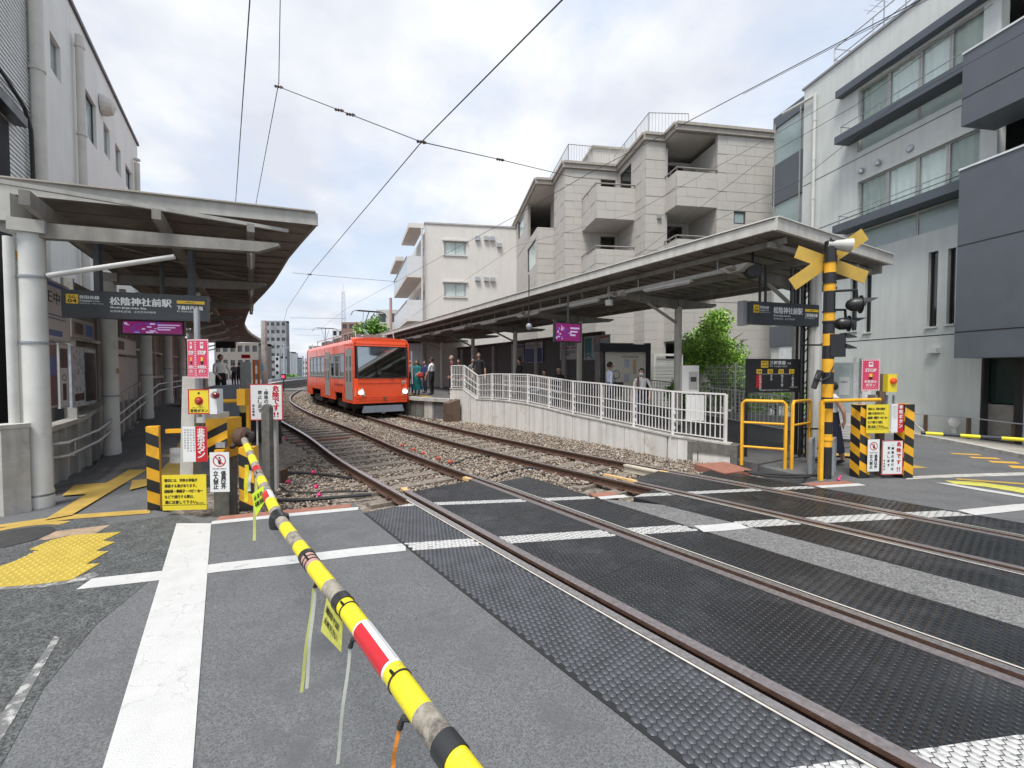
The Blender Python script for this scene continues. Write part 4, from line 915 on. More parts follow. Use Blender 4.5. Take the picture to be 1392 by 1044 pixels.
pl = Pl(c0 + dW * 9.5 + bX * .1, -dW); mb = MB(); ops = [(2 + 2.6 * i, 3.5 + 2.6 * i, z - 1.2, z + .9) for z in levels for i in range(3)]; wall(mb, pl, 0, 9.3, 0, HW - .4, ops, th=.12); mb.build('wall', wbm, wbt)
for o in ops: window(pl, *o, wbt, 2, inset=.05, fw=.06, gm=darkglass, back=None, name='balcony_door')
mb = MB(); mb.tube([c0 - bX * .12 + Vector((0, -.25, 2)), c0 - bX * .12 + Vector((0, -.25, HW - .4))], .07, 8); mb.build('drain_pipe', white, wbt)

# --- west building beside the left platform
lbm = M('pale stucco', (.80, .805, .77), .9, var=.06, scale=1.0, bump=.4, bscale=160, streak=.08)
lbt = thing('station_side_building', (-15.3, 18, 0), 'pale stucco building with small windows and drainpipes behind the left platform', 'building')
dL = Vector((-.617, 1, 0)).normalized(); LB = Pl(Vector((-15.3, 18, 0)) - dL * 17, dL); sE = 17.0; HL = 10.98
lw = [R4(LB, 82, 95.5, 66, 113), R4(LB, 127, 140.5, 139, 197), R4(LB, 150, 158, 181, 220), R4(LB, 165, 172, 208, 243), R4(LB, 178, 186, 235, 262)]
s58 = LB.sx(60)
mb = MB(); wall(mb, LB, s58, sE, 0, HL, lw, th=.25); LB.box(mb, sE - .25, sE, 0, HL, -8, -.251); LB.box(mb, s58, sE - .251, HL - .4, HL - .2, -8, -.252); mb.build('wall', lbm, lbt)
for i, o in enumerate(lw): window(LB, *o, lbt, 1, inset=.10, fw=.05, fm=M('bronze frame') if i in (1, 4) else alu, gm=frost, back=None)
mb = MB(); LB.box(mb, s58, sE + .05, HL + .002, HL + .1, -.3, .06); mb.build('parapet_cap', M('dark cap', (.10, .09, .10), .5), lbt)
for x, zt, rr in ((64, 12.0, .11), (121, 10.3, .085), (193.5, 9.9, .09)):
    s = LB.sx(x, .14); mb = MB(); mb.tube([LB.P(s, .2, .14), LB.P(s, min(zt, 10.9), .14)], rr, 10)
    for z in np.arange(1.2, 10.5, 2.2): mb.lathe(LB.P(s, z, .14), [(rr + .02, 0), (rr + .02, .06)], 10)
    mb.build('drain_pipe', M('cream pipe', (.60, .57, .52), .5, var=.1), lbt, smooth=True)
s, z = LB.hit(137, 140); q = MB(); q.lathe(LB.P(s, z - .05, .02), [(.30, 0), (.30, .1), (.22, .26), (.03, .33)], 14, LB.n); q.build('vent_hood', M('cream pipe'), lbt)
# nearer, ribbed sheet metal part of the same row
shb = thing('shop_building', LB.P(s58, 0, 0), 'building clad in pale ribbed sheets at the far left edge', 'building')
sL = LB.sx(0) - 1.0; q = MB(); LB.box(q, sL, s58 - .003, 0, 13.5, -5, .0); q.build('wall', lbm, shb)
sidm = M('pale ribbed sheet', (.74, .76, .75), .6, var=.05, streak=.1)
q = MB()
for z in np.arange(3.2, 9.2, .085): q.hexa([LB.P(sL, z, .002), LB.P(s58 - .12, z, .002), LB.P(s58 - .12, z, .03), LB.P(sL, z, .03), LB.P(sL, z + .072, .002), LB.P(s58 - .12, z + .072, .002), LB.P(s58 - .12, z + .072, .014), LB.P(sL, z + .072, .014)])
o = q.build('ribbed_sheet', sidm, shb); o['kind'] = 'stuff'
q = MB(); q.tube([LB.P(sL, LB.hit(2, 92, .1)[1], .1), LB.P(LB.sx(20, .1), LB.hit(20, 120, .1)[1], .1), LB.P(LB.sx(45, .1), LB.hit(45, 160, .1)[1], .1), LB.P(LB.sx(53, .1), LB.hit(53, 190, .1)[1], .1), LB.P(LB.sx(55, .1), 4.0, .1)], .035, 8); q.build('cable', black, shb, smooth=True)
q = MB(); LB.box(q, sL, LB.sx(17), .3, LB.hit(10, 170)[1], .035, .06); q.build('dark_opening', dark, shb)
q = MB(); a, c = LB.sx(18), LB.sx(33)
for i in range(5):
    for j in range(24): LB.box(q, a + (c - a) * i / 5 + .005, a + (c - a) * (i + 1) / 5 - .005, 2.0 + j * .13, 2.12 + j * .13, .036, .05)
o = q.build('wall_tile', M('small grey tile', (.33, .33, .34), .3, var=.1), shb); o['kind'] = 'stuff'
q = MB(); LB.box(q, sL, LB.sx(26), LB.hit(10, 165)[1], LB.hit(10, 160)[1] + .1, .04, .22); q.build('awning', black, shb)
# ------------------------------------------------------------ platforms, ramps
Dc = Vector((-.514, .857, 0)).normalized(); Ec = Vector((.857, .514, 0)).normalized(); COL0 = Vector((-6.25, 5.7, 0))
def cp(e, t, z=0.0): return COL0 + Ec * e + Dc * t + Vector((0, 0, z))          # left station frame
cR = Vector((-.51, .86, 0)).normalized(); wR = Vector((.86, .51, 0)).normalized(); RA = Vector((4.42, 7.35, 0))
def rp(w, c, z=0.0): return RA + wR * w + cR * c + Vector((0, 0, z))           # right station frame
PH = 0.70
mb = MB(); st = [(0.9, 0.012), (2.5, .02), (8.6, PH), (9.2, PH)]
for (a, za), (b_, zb) in zip(st, st[1:]):
    mb.hexa([cp(-.1, a, -.25), cp(1.9, a, -.25), cp(1.9, b_, -.25), cp(-.1, b_, -.25), cp(-.1, a, za), cp(1.9, a, za), cp(1.9, b_, zb), cp(-.1, b_, zb)])
struct('ramp', mb, asph_path, 'dark asphalt ramp rising to the left platform')
def zl(t): return float(np.interp(t, [0, 2.5, 8.6, 60], [0, .02, PH, PH]))
mb = MB(); ys = np.linspace(12.6, 60, 26); s9 = cp(0, 9.2)
ins = [cp(-.1, t) for t in np.linspace(9.2, 66, 26)]; outs = [NL.P(NL.sy(y), -1.32) for y in ys]
for i in range(25):
    a, b_, c, d = ins[i], outs[i], outs[i + 1], ins[i + 1]
    mb.hexa([Vector((q.x, q.y, -.25)) for q in (a, b_, c, d)] + [Vector((q.x, q.y, PH)) for q in (a, b_, c, d)])
struct('platform', mb, asph_path, 'left station platform of dark asphalt')
mb = MB(); ss = [NL.sy(y) for y in ys]
for a, b_ in zip(ss, ss[1:]): mb.hexa([NL.P(a, -1.62, PH + .004), NL.P(a, -1.30, PH + .004), NL.P(b_, -1.30, PH + .004), NL.P(b_, -1.62, PH + .004)] + [NL.P(a, -1.62, PH + .012), NL.P(a, -1.30, PH + .012), NL.P(b_, -1.30, PH + .012), NL.P(b_, -1.62, PH + .012)])
struct('platform_edge', mb, conc, 'pale concrete coping of the left platform')
mb = MB(); q0 = [(1.55, 8.7), (1.8, 11), (2.0, 14), (2.3, 18)]
ss2 = ss[:12]
for a, b_ in zip(ss2, ss2[1:]): mb.hexa([NL.P(a, -2.25, PH + .004), NL.P(a, -1.95, PH + .004), NL.P(b_, -1.95, PH + .004), NL.P(b_, -2.25, PH + .004)] + [NL.P(a, -2.25, PH + .010), NL.P(a, -1.95, PH + .010), NL.P(b_, -1.95, PH + .010), NL.P(b_, -2.25, PH + .010)])
struct('tactile_strip', mb, tactile, 'yellow tactile strip along the left platform edge')
# yellow guide strip with side branches on the ramp
mb = MB()
def rq(e0, t0, e1, t1, e2, t2, e3, t3):
    mb.add([cp(e, t, zl(t) + .016) for e, t in ((e0, t0), (e1, t1), (e2, t2), (e3, t3))], [(0, 1, 2, 3)])
tt = [.9, 2.5, 4, 6, 8, 9.2]
for a, b_ in zip(tt, tt[1:]): mb.add([cp(e, t, zl(t) + .018) for e, t in ((1.02, a), (1.34, a), (1.34, b_), (1.02, b_))], [(0, 1, 2, 3)])
struct('guide_strip', mb, paintyel, 'yellow guiding strip up the middle of the left ramp')
mb = MB(); A_ = gl([(84, 676), (101, 661), (165, 657), (150, 671)]); mb.add([(p.x, p.y, .024) for p in A_], [(0, 1, 2, 3)]); struct('guide_strip', mb, paintyel, 'yellow branch strip left of the guiding strip on the left ramp')
mb = MB(); A_ = gl([(176, 668), (180, 655), (205, 652), (205, 661)]); mb.add([(p.x, p.y, .024) for p in A_], [(0, 1, 2, 3)]); struct('guide_strip', mb, paintyel, 'short yellow branch right of the guiding strip on the left ramp')
mb = MB(); A_ = gl([(60, 709), (98, 702), (200, 640), (176, 640), (120, 672)]); mb.add([(p.x, p.y, .022) for p in A_], [(0, 1, 2, 3, 4)]); struct('guide_strip', mb, paintyel, 'yellow strip leading from the road up the left ramp')
# low wall beside the ramp: dark retaining side towards the track
mb = MB()
for a, b_ in zip(tt, tt[1:]): mb.hexa([cp(1.9, a, -.25), cp(2.0, a, -.25), cp(2.0, b_, -.25), cp(1.9, b_, -.25), cp(1.9, a, zl(a) + .10), cp(2.0, a, zl(a) + .10), cp(2.0, b_, zl(b_) + .10), cp(1.9, b_, zl(b_) + .10)])
o = mb.build('ramp_kerb', concdark); tag(o, 'dark stained concrete kerb along the track side of the left ramp', 'kerb')

# --- wall with notice boards behind the left ramp
LW = Pl(cp(-.28, 0), Dc)
lwt = thing('station_wall', cp(-.28, 1), 'pale panelled wall with notice boards and handrails behind the left ramp', 'wall')
palew = M('pale painted panel', (.38, .37, .345), .7, var=.12, streak=.35, grime=(.18, .17, .15), glo=.55, ghi=.75)
pm = {}
for i in range(46):
    a = .55 + i * .62
    for j in range(2): 
        q = MB(); q.obb(LW.P(a + j * .31 + .02, zl(a) - .1, 0), LW.d * .27, -LW.n * .05, Vector((0, 0, .95 + (.0 if j else .0)))); q.build('wall_panel', palew, lwt)
    q = MB(); q.obb(LW.P(a - .05, zl(a) - .15, .07), LW.d * .10, -LW.n * .16, Vector((0, 0, 1.08))); q.build('wall_post', palew, lwt)
q = MB()
for a, b_ in zip([.5, 2.5, 8.6], [2.5, 8.6, 29]): q.hexa([LW.P(a, zl(a) + .86, -.12), LW.P(b_, zl(b_) + .86, -.12), LW.P(b_, zl(b_) + .86, .09), LW.P(a, zl(a) + .86, .09), LW.P(a, zl(a) + .94, -.12), LW.P(b_, zl(b_) + .94, -.12), LW.P(b_, zl(b_) + .94, .09), LW.P(a, zl(a) + .94, .09)])
q.build('wall_rail', offwhite, lwt)
q = MB(); q.obb(LW.P(2.6, .9, -.1), LW.d * 27, -LW.n * .06, Vector((0, 0, 2.55))); q.build('back_board', M('back board grey', (.22, .21, .195), .8, var=.15, streak=.2), lwt)
for a in np.arange(.55, 28, 1.86):
    q = MB(); q.obb(LW.P(a, zl(a) + .9, .05), LW.d * .07, -LW.n * .12, Vector((0, 0, 2.5))); q.build('wall_post', offwhite, lwt)
    q = MB(); q.obb(LW.P(a + .08, 2.35, .03), LW.d * 1.78, -LW.n * .06, Vector((0, 0, .06))); q.build('wall_rail', offwhite, lwt)
for z_, r_ in ((.70, .024), (.50, .024)):
    q = MB(); pts = [LW.P(.95, zl(.95) + z_ - .02, .02)] + [LW.P(t, zl(t) + z_, .30) for t in (1.0, 2.5, 5, 8.6, 14, 22)]; q.tube(pts, r_, 8); q.build('handrail', steel, lwt, smooth=True)
for t in np.arange(1.3, 14, 1.55):
    q = MB(); q.tube([LW.P(t, zl(t) + .40, .06), LW.P(t, zl(t) + .46, .30), LW.P(t, zl(t) + .70, .30)], .012, 6); q.build('handrail_bracket', steel, lwt)
def notice(px0, px1, yt, yb, lab, mat, texts, out=.06, framem=None):
    s0, s1 = LW.sx(px0, out), LW.sx(px1, out); z1 = LW.hit(px0, yt, out)[1]; z0 = LW.hit(px0, yb, out)[1]
    t = thing('notice_board', LW.P((s0 + s1) / 2, z0, out), lab, 'notice board'); w, h = s1 - s0, z1 - z0
    p = board('sheet', t, LW.P(s0, z0, out), LW.d, (0, 0, 1), w, h, .03, mat, framem or offwhite, .03)
    q = MB(); q2 = MB()
    for (tx, x, y, ww, hh, bold, mm) in texts:
        qq = {0: q, 1: q2}[mm]; 
        if tx: put_text(qq, tx, LW.P(s0 + x * w, z0 + y * h, out + .003), LW.d, (0, 0, 1), ww * w, hh * h, bold)
        else: qq.obb(LW.P(s0 + x * w, z0 + y * h, out + .0015), LW.d * ww * w, Vector((0, 0, hh * h)), LW.n * .001)
    if q.v: q.build('print', ink, p)
    if q2.v: q2.build('print', M('print blue', (.05, .12, .35), .5), p)
pale = M('pale poster', (.55, .56, .57), .5, var=.06)
notice(60, 97, 376, 461, 'tall white poster with large characters, above the lower boards behind the first column', pale, [('正中國', .08, .62, .84, .2, .004, 0), ('', .1, .9, .8, .06, 0, 1), ('──────', .12, .42, .7, .02, 0, 1), ('──────', .12, .36, .7, .02, 0, 1), ('', .08, .08, .6, .1, 0, 1)])
notice(99, 130, 432, 458, 'grey framed sheet on the left wall beside the tall white poster', M('grey poster', (.30, .29, .28), .6), [('', .12, .2, .35, .6, 0, 0), ('', .6, .2, .3, .6, 0, 1)])
notice(64, 78, 465, 556, 'dark framed poster low on the left wall behind the first column', M('dark poster', (.07, .06, .06), .4), [('', .2, .5, .6, .3, 0, 1)])
notice(81, 93, 466, 556, 'narrow white notice with a round emblem on the left wall', pale, [('', .1, .62, .8, .3, 0, 0), ('○', .25, .42, .5, .1, 0, 0), ('', .3, .12, .4, .26, 0, 0)])
notice(97, 131, 470, 555, 'blue and white poster under glass on the left wall', M('poster blue white', (.38, .44, .50), .3, var=.25, scale=9), [('', .1, .1, .35, .12, 0, 0), ('', .5, .06, .46, .86, 0, 0)])
notice(157, 186, 457, 481, 'white sheet high on the left wall past the second column', pale, [('', .1, .3, .3, .5, 0, 0)])
notice(158, 187, 484, 548, 'blank pale board on the left wall past the second column', M('blank board', (.42, .43, .43), .4), [])

# --- left columns
for k in range(8):
    c = cp(0, k * 3.5, 0); z0 = zl(k * 3.5) - .05
    nm = ['nearest', 'second', 'third', 'fourth', 'fifth', 'sixth', 'seventh', 'farthest'][k]
    t = thing('canopy_column', (c.x, c.y, z0), f'white round canopy column on the left ramp, {nm} in the row', 'column', 'round columns of the left canopy')
    q = MB(); q.lathe((c.x, c.y, z0), [(.14, 0), (.14, .25), (.128, .3), (.128, 3.62 - z0)], 24); q.build('shaft', white, t, smooth=True)
    for z in ((.2, 2.2, 3.05) if k == 0 else (1.2,)):
        q = MB(); q.lathe((c.x, c.y, z0 + z), [(.140, 0), (.140, .03)], 24); q.build('clamp_band', greysteel, t)
    if k == 0:
        q = MB(); e = c - Ec * .19 - Dc * .05; q.tube([e + Vector((0, 0, .35)), e + Vector((0, 0, 3.5))], .055, 12); q.build('downpipe', white, t, smooth=True)
        q = MB(); q.tube([e + Vector((0, 0, 0)), e + Vector((0, 0, .36))], .075, 12); q.build('pipe_shoe', blackr, t, smooth=True)
    if k == 1:
        q = MB(); q.cbox(c + Ec * .129 - Dc * .02 + Vector((0, 0, 1.75)), Ec, .12, .01, .10); q.build('plate', M('ochre plate', (.45, .25, .08), .5), t)
# concrete gate post and cream plate at the far left
p0 = G(17, 697); t = thing('concrete_post', p0, 'square weathered concrete post at the far left by the ramp', 'post'); q = MB(); q.cbox(p0, (.35, 1), .25, .25, 1.08); q.cbox(p0 + Vector((0, 0, 1.081)), (.35, 1), .28, .28, .05); q.build('post_block', conc, t)
q = MB(); q.cbox(A(19.5, 571, 5.75), (.35, 1), .13, .06, 2.2); o = q.build('cream_plate', M('cream panel', (.55, .50, .38), .6, var=.1, streak=.2)); tag(o, 'tall narrow cream panel on top of the concrete post at the far left', 'panel')
q = MB(); q.cbox(A(17, 351, 5.75), (.35, 1), .17, .12, .09); o = q.build('amber_lamp', M('amber lamp', (.6, .3, .03), .4)); tag(o, 'small amber box lamp on top of the cream panel', 'lamp')

# --- left canopy
lct = thing('platform_canopy', (-6, 6, 3.5), 'long weathered steel canopy over the left ramp and platform', 'canopy')
CC = Vector((-3.13, 7.0, 0)); Fd = Vector((.943, .332, 0)).normalized()
HC = 4.30
ysr = [7.0, 8, 9, 10, 11.5, 13, 15, 17, 19, 21, 23, 26, 29, 33, 36]
def outer(y): 
    p = NL.P(NL.sy(y + .9), -1.5); return Vector((p.x, p.y, 0))
oe = [CC] + [outer(y) for y in ysr[1:]]
oe[1] = oe[1].lerp(CC + Vector((-.72, 1, 0)), .6)
def inner(p): # project to line .38 behind the columns along Fd
    # p - k Fd meets COL0 - Ec*.38 + t Dc
    r_ = p - (COL0 - Ec * .38); k = (r_.dot(Ec)) / Fd.dot(Ec); return p - Fd * k
ie = [inner(p) for p in oe]
mb = MB()
for i in range(len(oe) - 1):
    a, b_, c, d = ie[i], oe[i], oe[i + 1], ie[i + 1]
    mb.hexa([Vector((q.x, q.y, 4.13)) for q in (a, b_, c, d)] + [Vector((q.x, q.y, 4.16)) for q in (a, b_, c, d)])
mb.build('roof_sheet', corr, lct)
mb = MB(); mb.bar(ie[0] + Vector((0, 0, 4.21)) - Fd * .02, CC + Vector((0, 0, 4.21)) + Fd * .03, .06, .19); mb.build('front_fascia', offwhite, lct)
mb = MB(); mb.bar(ie[0] + Vector((0, .0, 4.315)), CC + Vector((0, 0, 4.315)), .16, .02); mb.build('fascia_cap', M('cornice'), lct)
mb = MB()
for a, b_ in zip(oe, oe[1:]): mb.bar(a + Vector((0, 0, 4.2)), b_ + Vector((0, 0, 4.2)), .05, .16)
mb.build('side_fascia', canopym, lct)
mb = MB()
n = 0; rest = MB(); cum = 0
for i in range(len(oe) - 1):
    L_ = (oe[i + 1] - oe[i]).length; k = max(1, int(L_ / .55))
    for j in range(k):
        f_ = j / k; a = ie[i].lerp(ie[i + 1], f_); c = oe[i].lerp(oe[i + 1], f_); q = MB() if n < 60 else rest
        q.bar(a + Vector((0, 0, 4.118)) + Fd * .05, c + Vector((0, 0, 4.118)) - Fd * .05, .04, .015); n += 1
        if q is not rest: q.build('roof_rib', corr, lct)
if rest.v: o = rest.build('roof_rib', corr, lct); o['kind'] = 'stuff'
# transverse beams with pointed ends
def taper_beam(p, d, L_, z, w, h0, h1, parent, tip=.28, name='cross_beam'):
    d = Vector(d).normalized(); r_ = Vector((-d.y, d.x, 0)) * w / 2; p = Vector((p[0], p[1], 0)); q = MB(); e = p + d * (L_ - tip); f_ = p + d * L_
    Z = lambda v, zz: Vector((v.x, v.y, zz))
    q.hexa([Z(p - r_, z - h0), Z(e - r_, z - h1), Z(e + r_, z - h1), Z(p + r_, z - h0), Z(p - r_, z), Z(e - r_, z), Z(e + r_, z), Z(p + r_, z)])
    q.hexa([Z(e - r_, z - h1), Z(f_ - r_, z - .04), Z(f_ + r_, z - .04), Z(e + r_, z - h1), Z(e - r_, z), Z(f_ - r_, z), Z(f_ + r_, z), Z(e + r_, z)])
    return q.build(name, canopym, parent)
def edge_dist(c):
    best = 9
    for a, b_ in zip(oe, oe[1:]):      # intersection of the beam line with the roof edge
        m_ = b_ - a; den = Fd.x * m_.y - Fd.y * m_.x; r_ = a - c; t_ = (r_.x * m_.y - r_.y * m_.x) / den; u_ = (r_.x * Fd.y - r_.y * Fd.x) / den
        if 0 <= u_ <= 1 and t_ > 0: best = min(best, t_)
    return best - .25
for k in range(8):
    c = cp(0, k * 3.5)
    if k and edge_dist(c) > 5: continue
    taper_beam(c - Fd * .1, Fd, min(2.98, edge_dist(c)), 3.72, .13, .20, .15, lct)
    q = MB(); q.tube([c + Fd * .15 + Vector((0, 0, 3.05)), c + Fd * 1.55 + Vector((0, 0, 3.42))], .035, 10); q.build('strut', white, lct, smooth=True)
    q = MB(); q.cbox(c + Vector((0, 0, 3.57)), Dc, .34, .34, .16); q.build('column_head', offwhite, lct)
for e, z, h in ((.1, 3.9, .18), (1.35, 3.93, .14), (2.45, 3.93, .12)):
    q = MB(); q.bar(cp(e, -.5, z), cp(e, 10.6 if e > 2 else 21, z), .10, h); q.build('purlin', canopym, lct)
q = MB(); q.bar(cp(-.2, -.6, 4.02), ie[0] + Fd * 3.35 + Vector((0, .12, 4.02)), .05, .05); q.build('conduit', offwhite, lct)
q = MB()
for t in (.3, 3.8): q.tube([cp(.3, t + .3, 3.75), cp(2.4, t + 2.6, 3.75)], .008, 5)
q.build('tie_rod', canopym, lct)
tube_m = M('unlit tube lamp', (.60, .60, .56), .35)
for k in range(3):
    t = thing('strip_light', cp(2.45, .3 + k * 3.5, 3.72), f'white strip light under the left canopy, {["nearest", "middle", "farthest"][k]} along the row', 'light', 'strip lights under the left canopy')
    q = MB(); q.bar(cp(2.45, .2 + k * 3.5, 3.78), cp(2.45, 1.5 + k * 3.5, 3.78), .12, .07); q.build('housing', offwhite, t)
    q = MB(); q.tube([cp(2.45, .25 + k * 3.5, 3.72), cp(2.45, 1.45 + k * 3.5, 3.72)], .02, 8); q.build('lamp_tube', tube_m, t)
q = MB(); q.obb(COL0 + Vector((-1.6, -.45, 3.72)), Vector((1.45, .35, 0)), Vector((-.15, .4, 0)), Vector((0, 0, .35))); q.build('gutter_beam', offwhite, lct)
q = MB(); q.bar(COL0 + Vector((-1.5, -.2, 4.0)), COL0 + Vector((-.1, .05, 3.6)), .12, .14); q.build('raking_beam', canopym, lct)

# hanging sign board of the left platform
t = thing('station_sign', A(182, 436, 6.7), 'long charcoal station name sign hanging under the left canopy', 'sign')
SL0, SL1 = A(84, 431, 6.35), A(281.5, 438, 6.95); dS = Vector((SL1.x - SL0.x, SL1.y - SL0.y, 0)); wS = dS.length; dS.normalize(); SP = Pl(SL0, dS)
zb, zt = A(180, 434, 6.65).z, A(180, 398, 6.65).z; hS = zt - zb
def station_sign(t, P0, d, w, h, far=False):
    d = Vector(d).normalized(); up = Vector((0, 0, 1)); n = d.cross(up)
    b = board('panel', t, P0, d, up, w, h, .16, signdark)
    q = MB(); y = MB(); at = lambda x, z, o=.002: Vector(P0) + d * x * w + up * z * h + n * o
    def rr(m_, x, z, ww, hh, o=.002): m_.obb(at(x, z, o), d * ww * w, up * hh * h, n * .0012)
    rr(y, .03, .50, .078, .34); rr(y, .78, .66, .205, .12); y.build('line_mark', M('sign amber', (.80, .52, .03), .4), b)
    k = MB(); put_text(k, 'SG', at(.048, .69, .004), d, up, .042 * w, .09 * h, .002); put_text(k, '04', at(.042, .53, .004), d, up, .055 * w, .13 * h, .003); put_text(k, '下高井戸方面 →' if False else '4番線', at(.84, .69, .004), d, up, .07 * w, .06 * h); k.build('dark_lettering', ink, b)
    put_text(q, '世田谷線', at(.115, .68), d, up, .13 * w, .13 * h, .002); put_text(q, 'Setagaya Line', at(.115, .57), d, up, .13 * w, .085 * h, .0008); put_text(q, '世田谷线  세타가야선', at(.115, .50), d, up, .155 * w, .045 * h)
    put_text(q, '松陰神社前駅', at(.315, .50), d, up, .425 * w, .30 * h, .005); put_text(q, 'Shoin-jinja-mae Sta.', at(.315, .355), d, up, .25 * w, .10 * h, .0015); put_text(q, '松阴神社前站   쇼인진자마에역', at(.315, .23), d, up, .31 * w, .085 * h)
    if not far: put_text(q, '下高井戸方面', at(.78, .42), d, up, .19 * w, .16 * h, .003); put_text(q, 'for Shimo-takaido', at(.78, .33), d, up, .15 * w, .07 * h)
    else: put_text(q, '三軒茶屋方面', at(.78, .42), d, up, .19 * w, .16 * h, .003); put_text(q, 'for Sangen-jaya', at(.78, .33), d, up, .15 * w, .07 * h)
    q.build('lettering', signwhite, b); return b
station_sign(t, Vector((SL0.x, SL0.y, zb)), dS, wS, hS)
for x in (.195, .85):
    q = MB(); p = Vector((SL0.x, SL0.y, zt)) + dS * x * wS + Vector((.03, .08, 0)); q.bar(p, p + Vector((0, 0, 3.7 - zt)), .085, .06); q.build('hanger', signdark, t)
# monitor under it
def monitor(nm, P0, d, w, h, lab, seed):
    d = Vector(d).normalized(); up = Vector((0, 0, 1)); n = d.cross(up); t = thing('information_screen', P0, lab, 'screen')
    board('casing', t, Vector(P0), d, up, w, h, .09, black); rr = random.Random(seed)
    scr = board('display', t, Vector(P0) + d * .03 + up * .03 + n * .002, d, up, w - .06, h - .06, .001, EM('screen magenta', (.34, .03, .20), .16))
    q = MB(); q2 = MB(); W_, H_ = w - .06, h - .06; at = lambda x, z, o: Vector(P0) + d * (.03 + x * W_) + up * (.03 + z * H_) + n * o
    for i in range(26):
        x, z = rr.random() * .62, rr.random() * .85; ww, hh = .02 + rr.random() * .10, .04 + rr.random() * .12
        (q if i % 2 else q2).obb(at(x, z, .0032 + i * .00003), d * ww * W_, up * hh * H_, n * .0002)
    for i in range(3): q.obb(at(.58, .7 - i * .2, .0045), d * (.38 - .08 * i) * W_, up * .10 * H_, n * .0002)
    q.build('bright_graphics', EM('screen pale', (.60, .50, .80), .22), scr); q2.build('violet_graphics', EM('screen violet', (.16, .06, .42), .18), scr); return t
P0 = A(164, 455, 7.3); m_ = monitor('', P0, dS, A(251, 455, 7.6).x - P0.x + .05, .26, 'wide magenta information screen under the left station sign', 3)
q = MB(); p = P0 + dS * .5 + Vector((.03, .1, .26)); q.bar(p, p + Vector((0, 0, 3.75 - p.z)), .05, .05); q.build('hanger', black, m_)

# ------------------------------------------------------------ right side: ramp wall, fence, platform
FENCE = [(987, 8.75, .32), (915, 9.4, .377), (862, 10.35, .44), (817.7, 11.3, .50), (779, 12.15, .565), (746.6, 12.95, .663), (717.5, 13.7, .748), (692.7, 14.4, .775), (669, 15.1, .776), (649.6, 15.7, .76), (631, 16.25, 1.10), (614, 16.8, 1.10)]
FP = [Vector(((px - 696) / F * Y, Y, z)) for px, Y, z in FENCE]
def fence_z(c): return float(np.interp(c, FC_, FZ_))
FC_ = [(p - RA).dot(cR) for p in FP]; FZ_ = [p.z for p in FP]; FW_ = [(p - RA).dot(wR) for p in FP]
surf = lambda c: float(np.interp(c, [-.5, 1.0, 9.5, 60], [0.0, .04, PH, PH]))
mb = MB(); cs = [0.6] + FC_[:-2]; ws = [FW_[0]] + FW_[:-2]
for (c0, w0), (c1, w1) in zip(zip(cs, ws), zip(cs[1:], ws[1:])):
    mb.hexa([rp(w0, c0, -.28), rp(5.3, c0, -.28), rp(5.3, c1, -.28), rp(w1, c1, -.28), rp(w0, c0, surf(c0)), rp(5.3, c0, surf(c0)), rp(5.3, c1, surf(c1)), rp(w1, c1, surf(c1))])
struct('ramp', mb, asph_path, 'dark asphalt ramp rising to the right platform')
mb = MB(); A0 = FP[-3] ; ysp = np.linspace(17.2, 60, 22); eo = [FL.P(FL.sy(y), 1.25) for y in ysp]; c9 = cs[-1]
ei = [rp(5.3, c) for c in np.linspace(c9 + .02, 58, 22)]
mb.hexa([Vector((q.x, q.y, -.28)) for q in (rp(FW_[-3], c9 + .01), rp(5.3, c9 + .01), ei[0] + cR * .5, eo[0])] + [Vector((q.x, q.y, PH)) for q in (rp(FW_[-3], c9 + .01), rp(5.3, c9 + .01), ei[0] + cR * .5, eo[0])])
for i in range(21):
    a, b_, c, d = eo[i], ei[i] + cR * .5, ei[i + 1] + cR * .5, eo[i + 1]
    mb.hexa([Vector((q.x, q.y, -.28)) for q in (a, b_, c, d)] + [Vector((q.x, q.y, PH)) for q in (a, b_, c, d)])
struct('platform', mb, asph_path, 'right station platform of dark asphalt beside the tram')
# coping and face panels
edge_pts = [FP[-1] + Vector((.02, -.1, 0))] + [Vector((q.x, q.y, 0)) for q in eo]
mb = MB()
for a, b_ in zip(edge_pts, edge_pts[1:]): mb.bar(Vector((a.x, a.y, PH - .05)), Vector((b_.x, b_.y, PH - .05)), .30, .13)
o = mb.build('platform_coping', conc); tag(o, None, None, None, 'structure')
t = thing('platform_wall', (edge_pts[0].x, edge_pts[0].y, -.2), 'stained concrete face of the right platform next to the tram', 'wall')
for a, b_ in zip(edge_pts, edge_pts[1:6]):
    L_ = (Vector((b_.x, b_.y, 0)) - Vector((a.x, a.y, 0))).length; k = max(1, int(L_ / .5)); a2, b2 = Vector((a.x, a.y, .2)), Vector((b_.x, b_.y, .2))
    for i in range(k):
        q = MB(); q.bar(a2.lerp(b2, i / k + .01), a2.lerp(b2, (i + 1) / k - .01), .10, .78); q.build('wall_panel', concdark if i % 3 == 0 else conc, t)
mb = MB()
for a, b_ in zip(eo[:10], eo[1:11]):
    n_ = wR * .75; mb.add([Vector((q.x, q.y, PH + .005)) + n_ * k for q, k in ((a, 1), (b_, 1), (b_, .6), (a, .6))], [(0, 1, 2, 3)])
struct('platform_line', mb, paintyel, 'yellow line along the right platform edge')

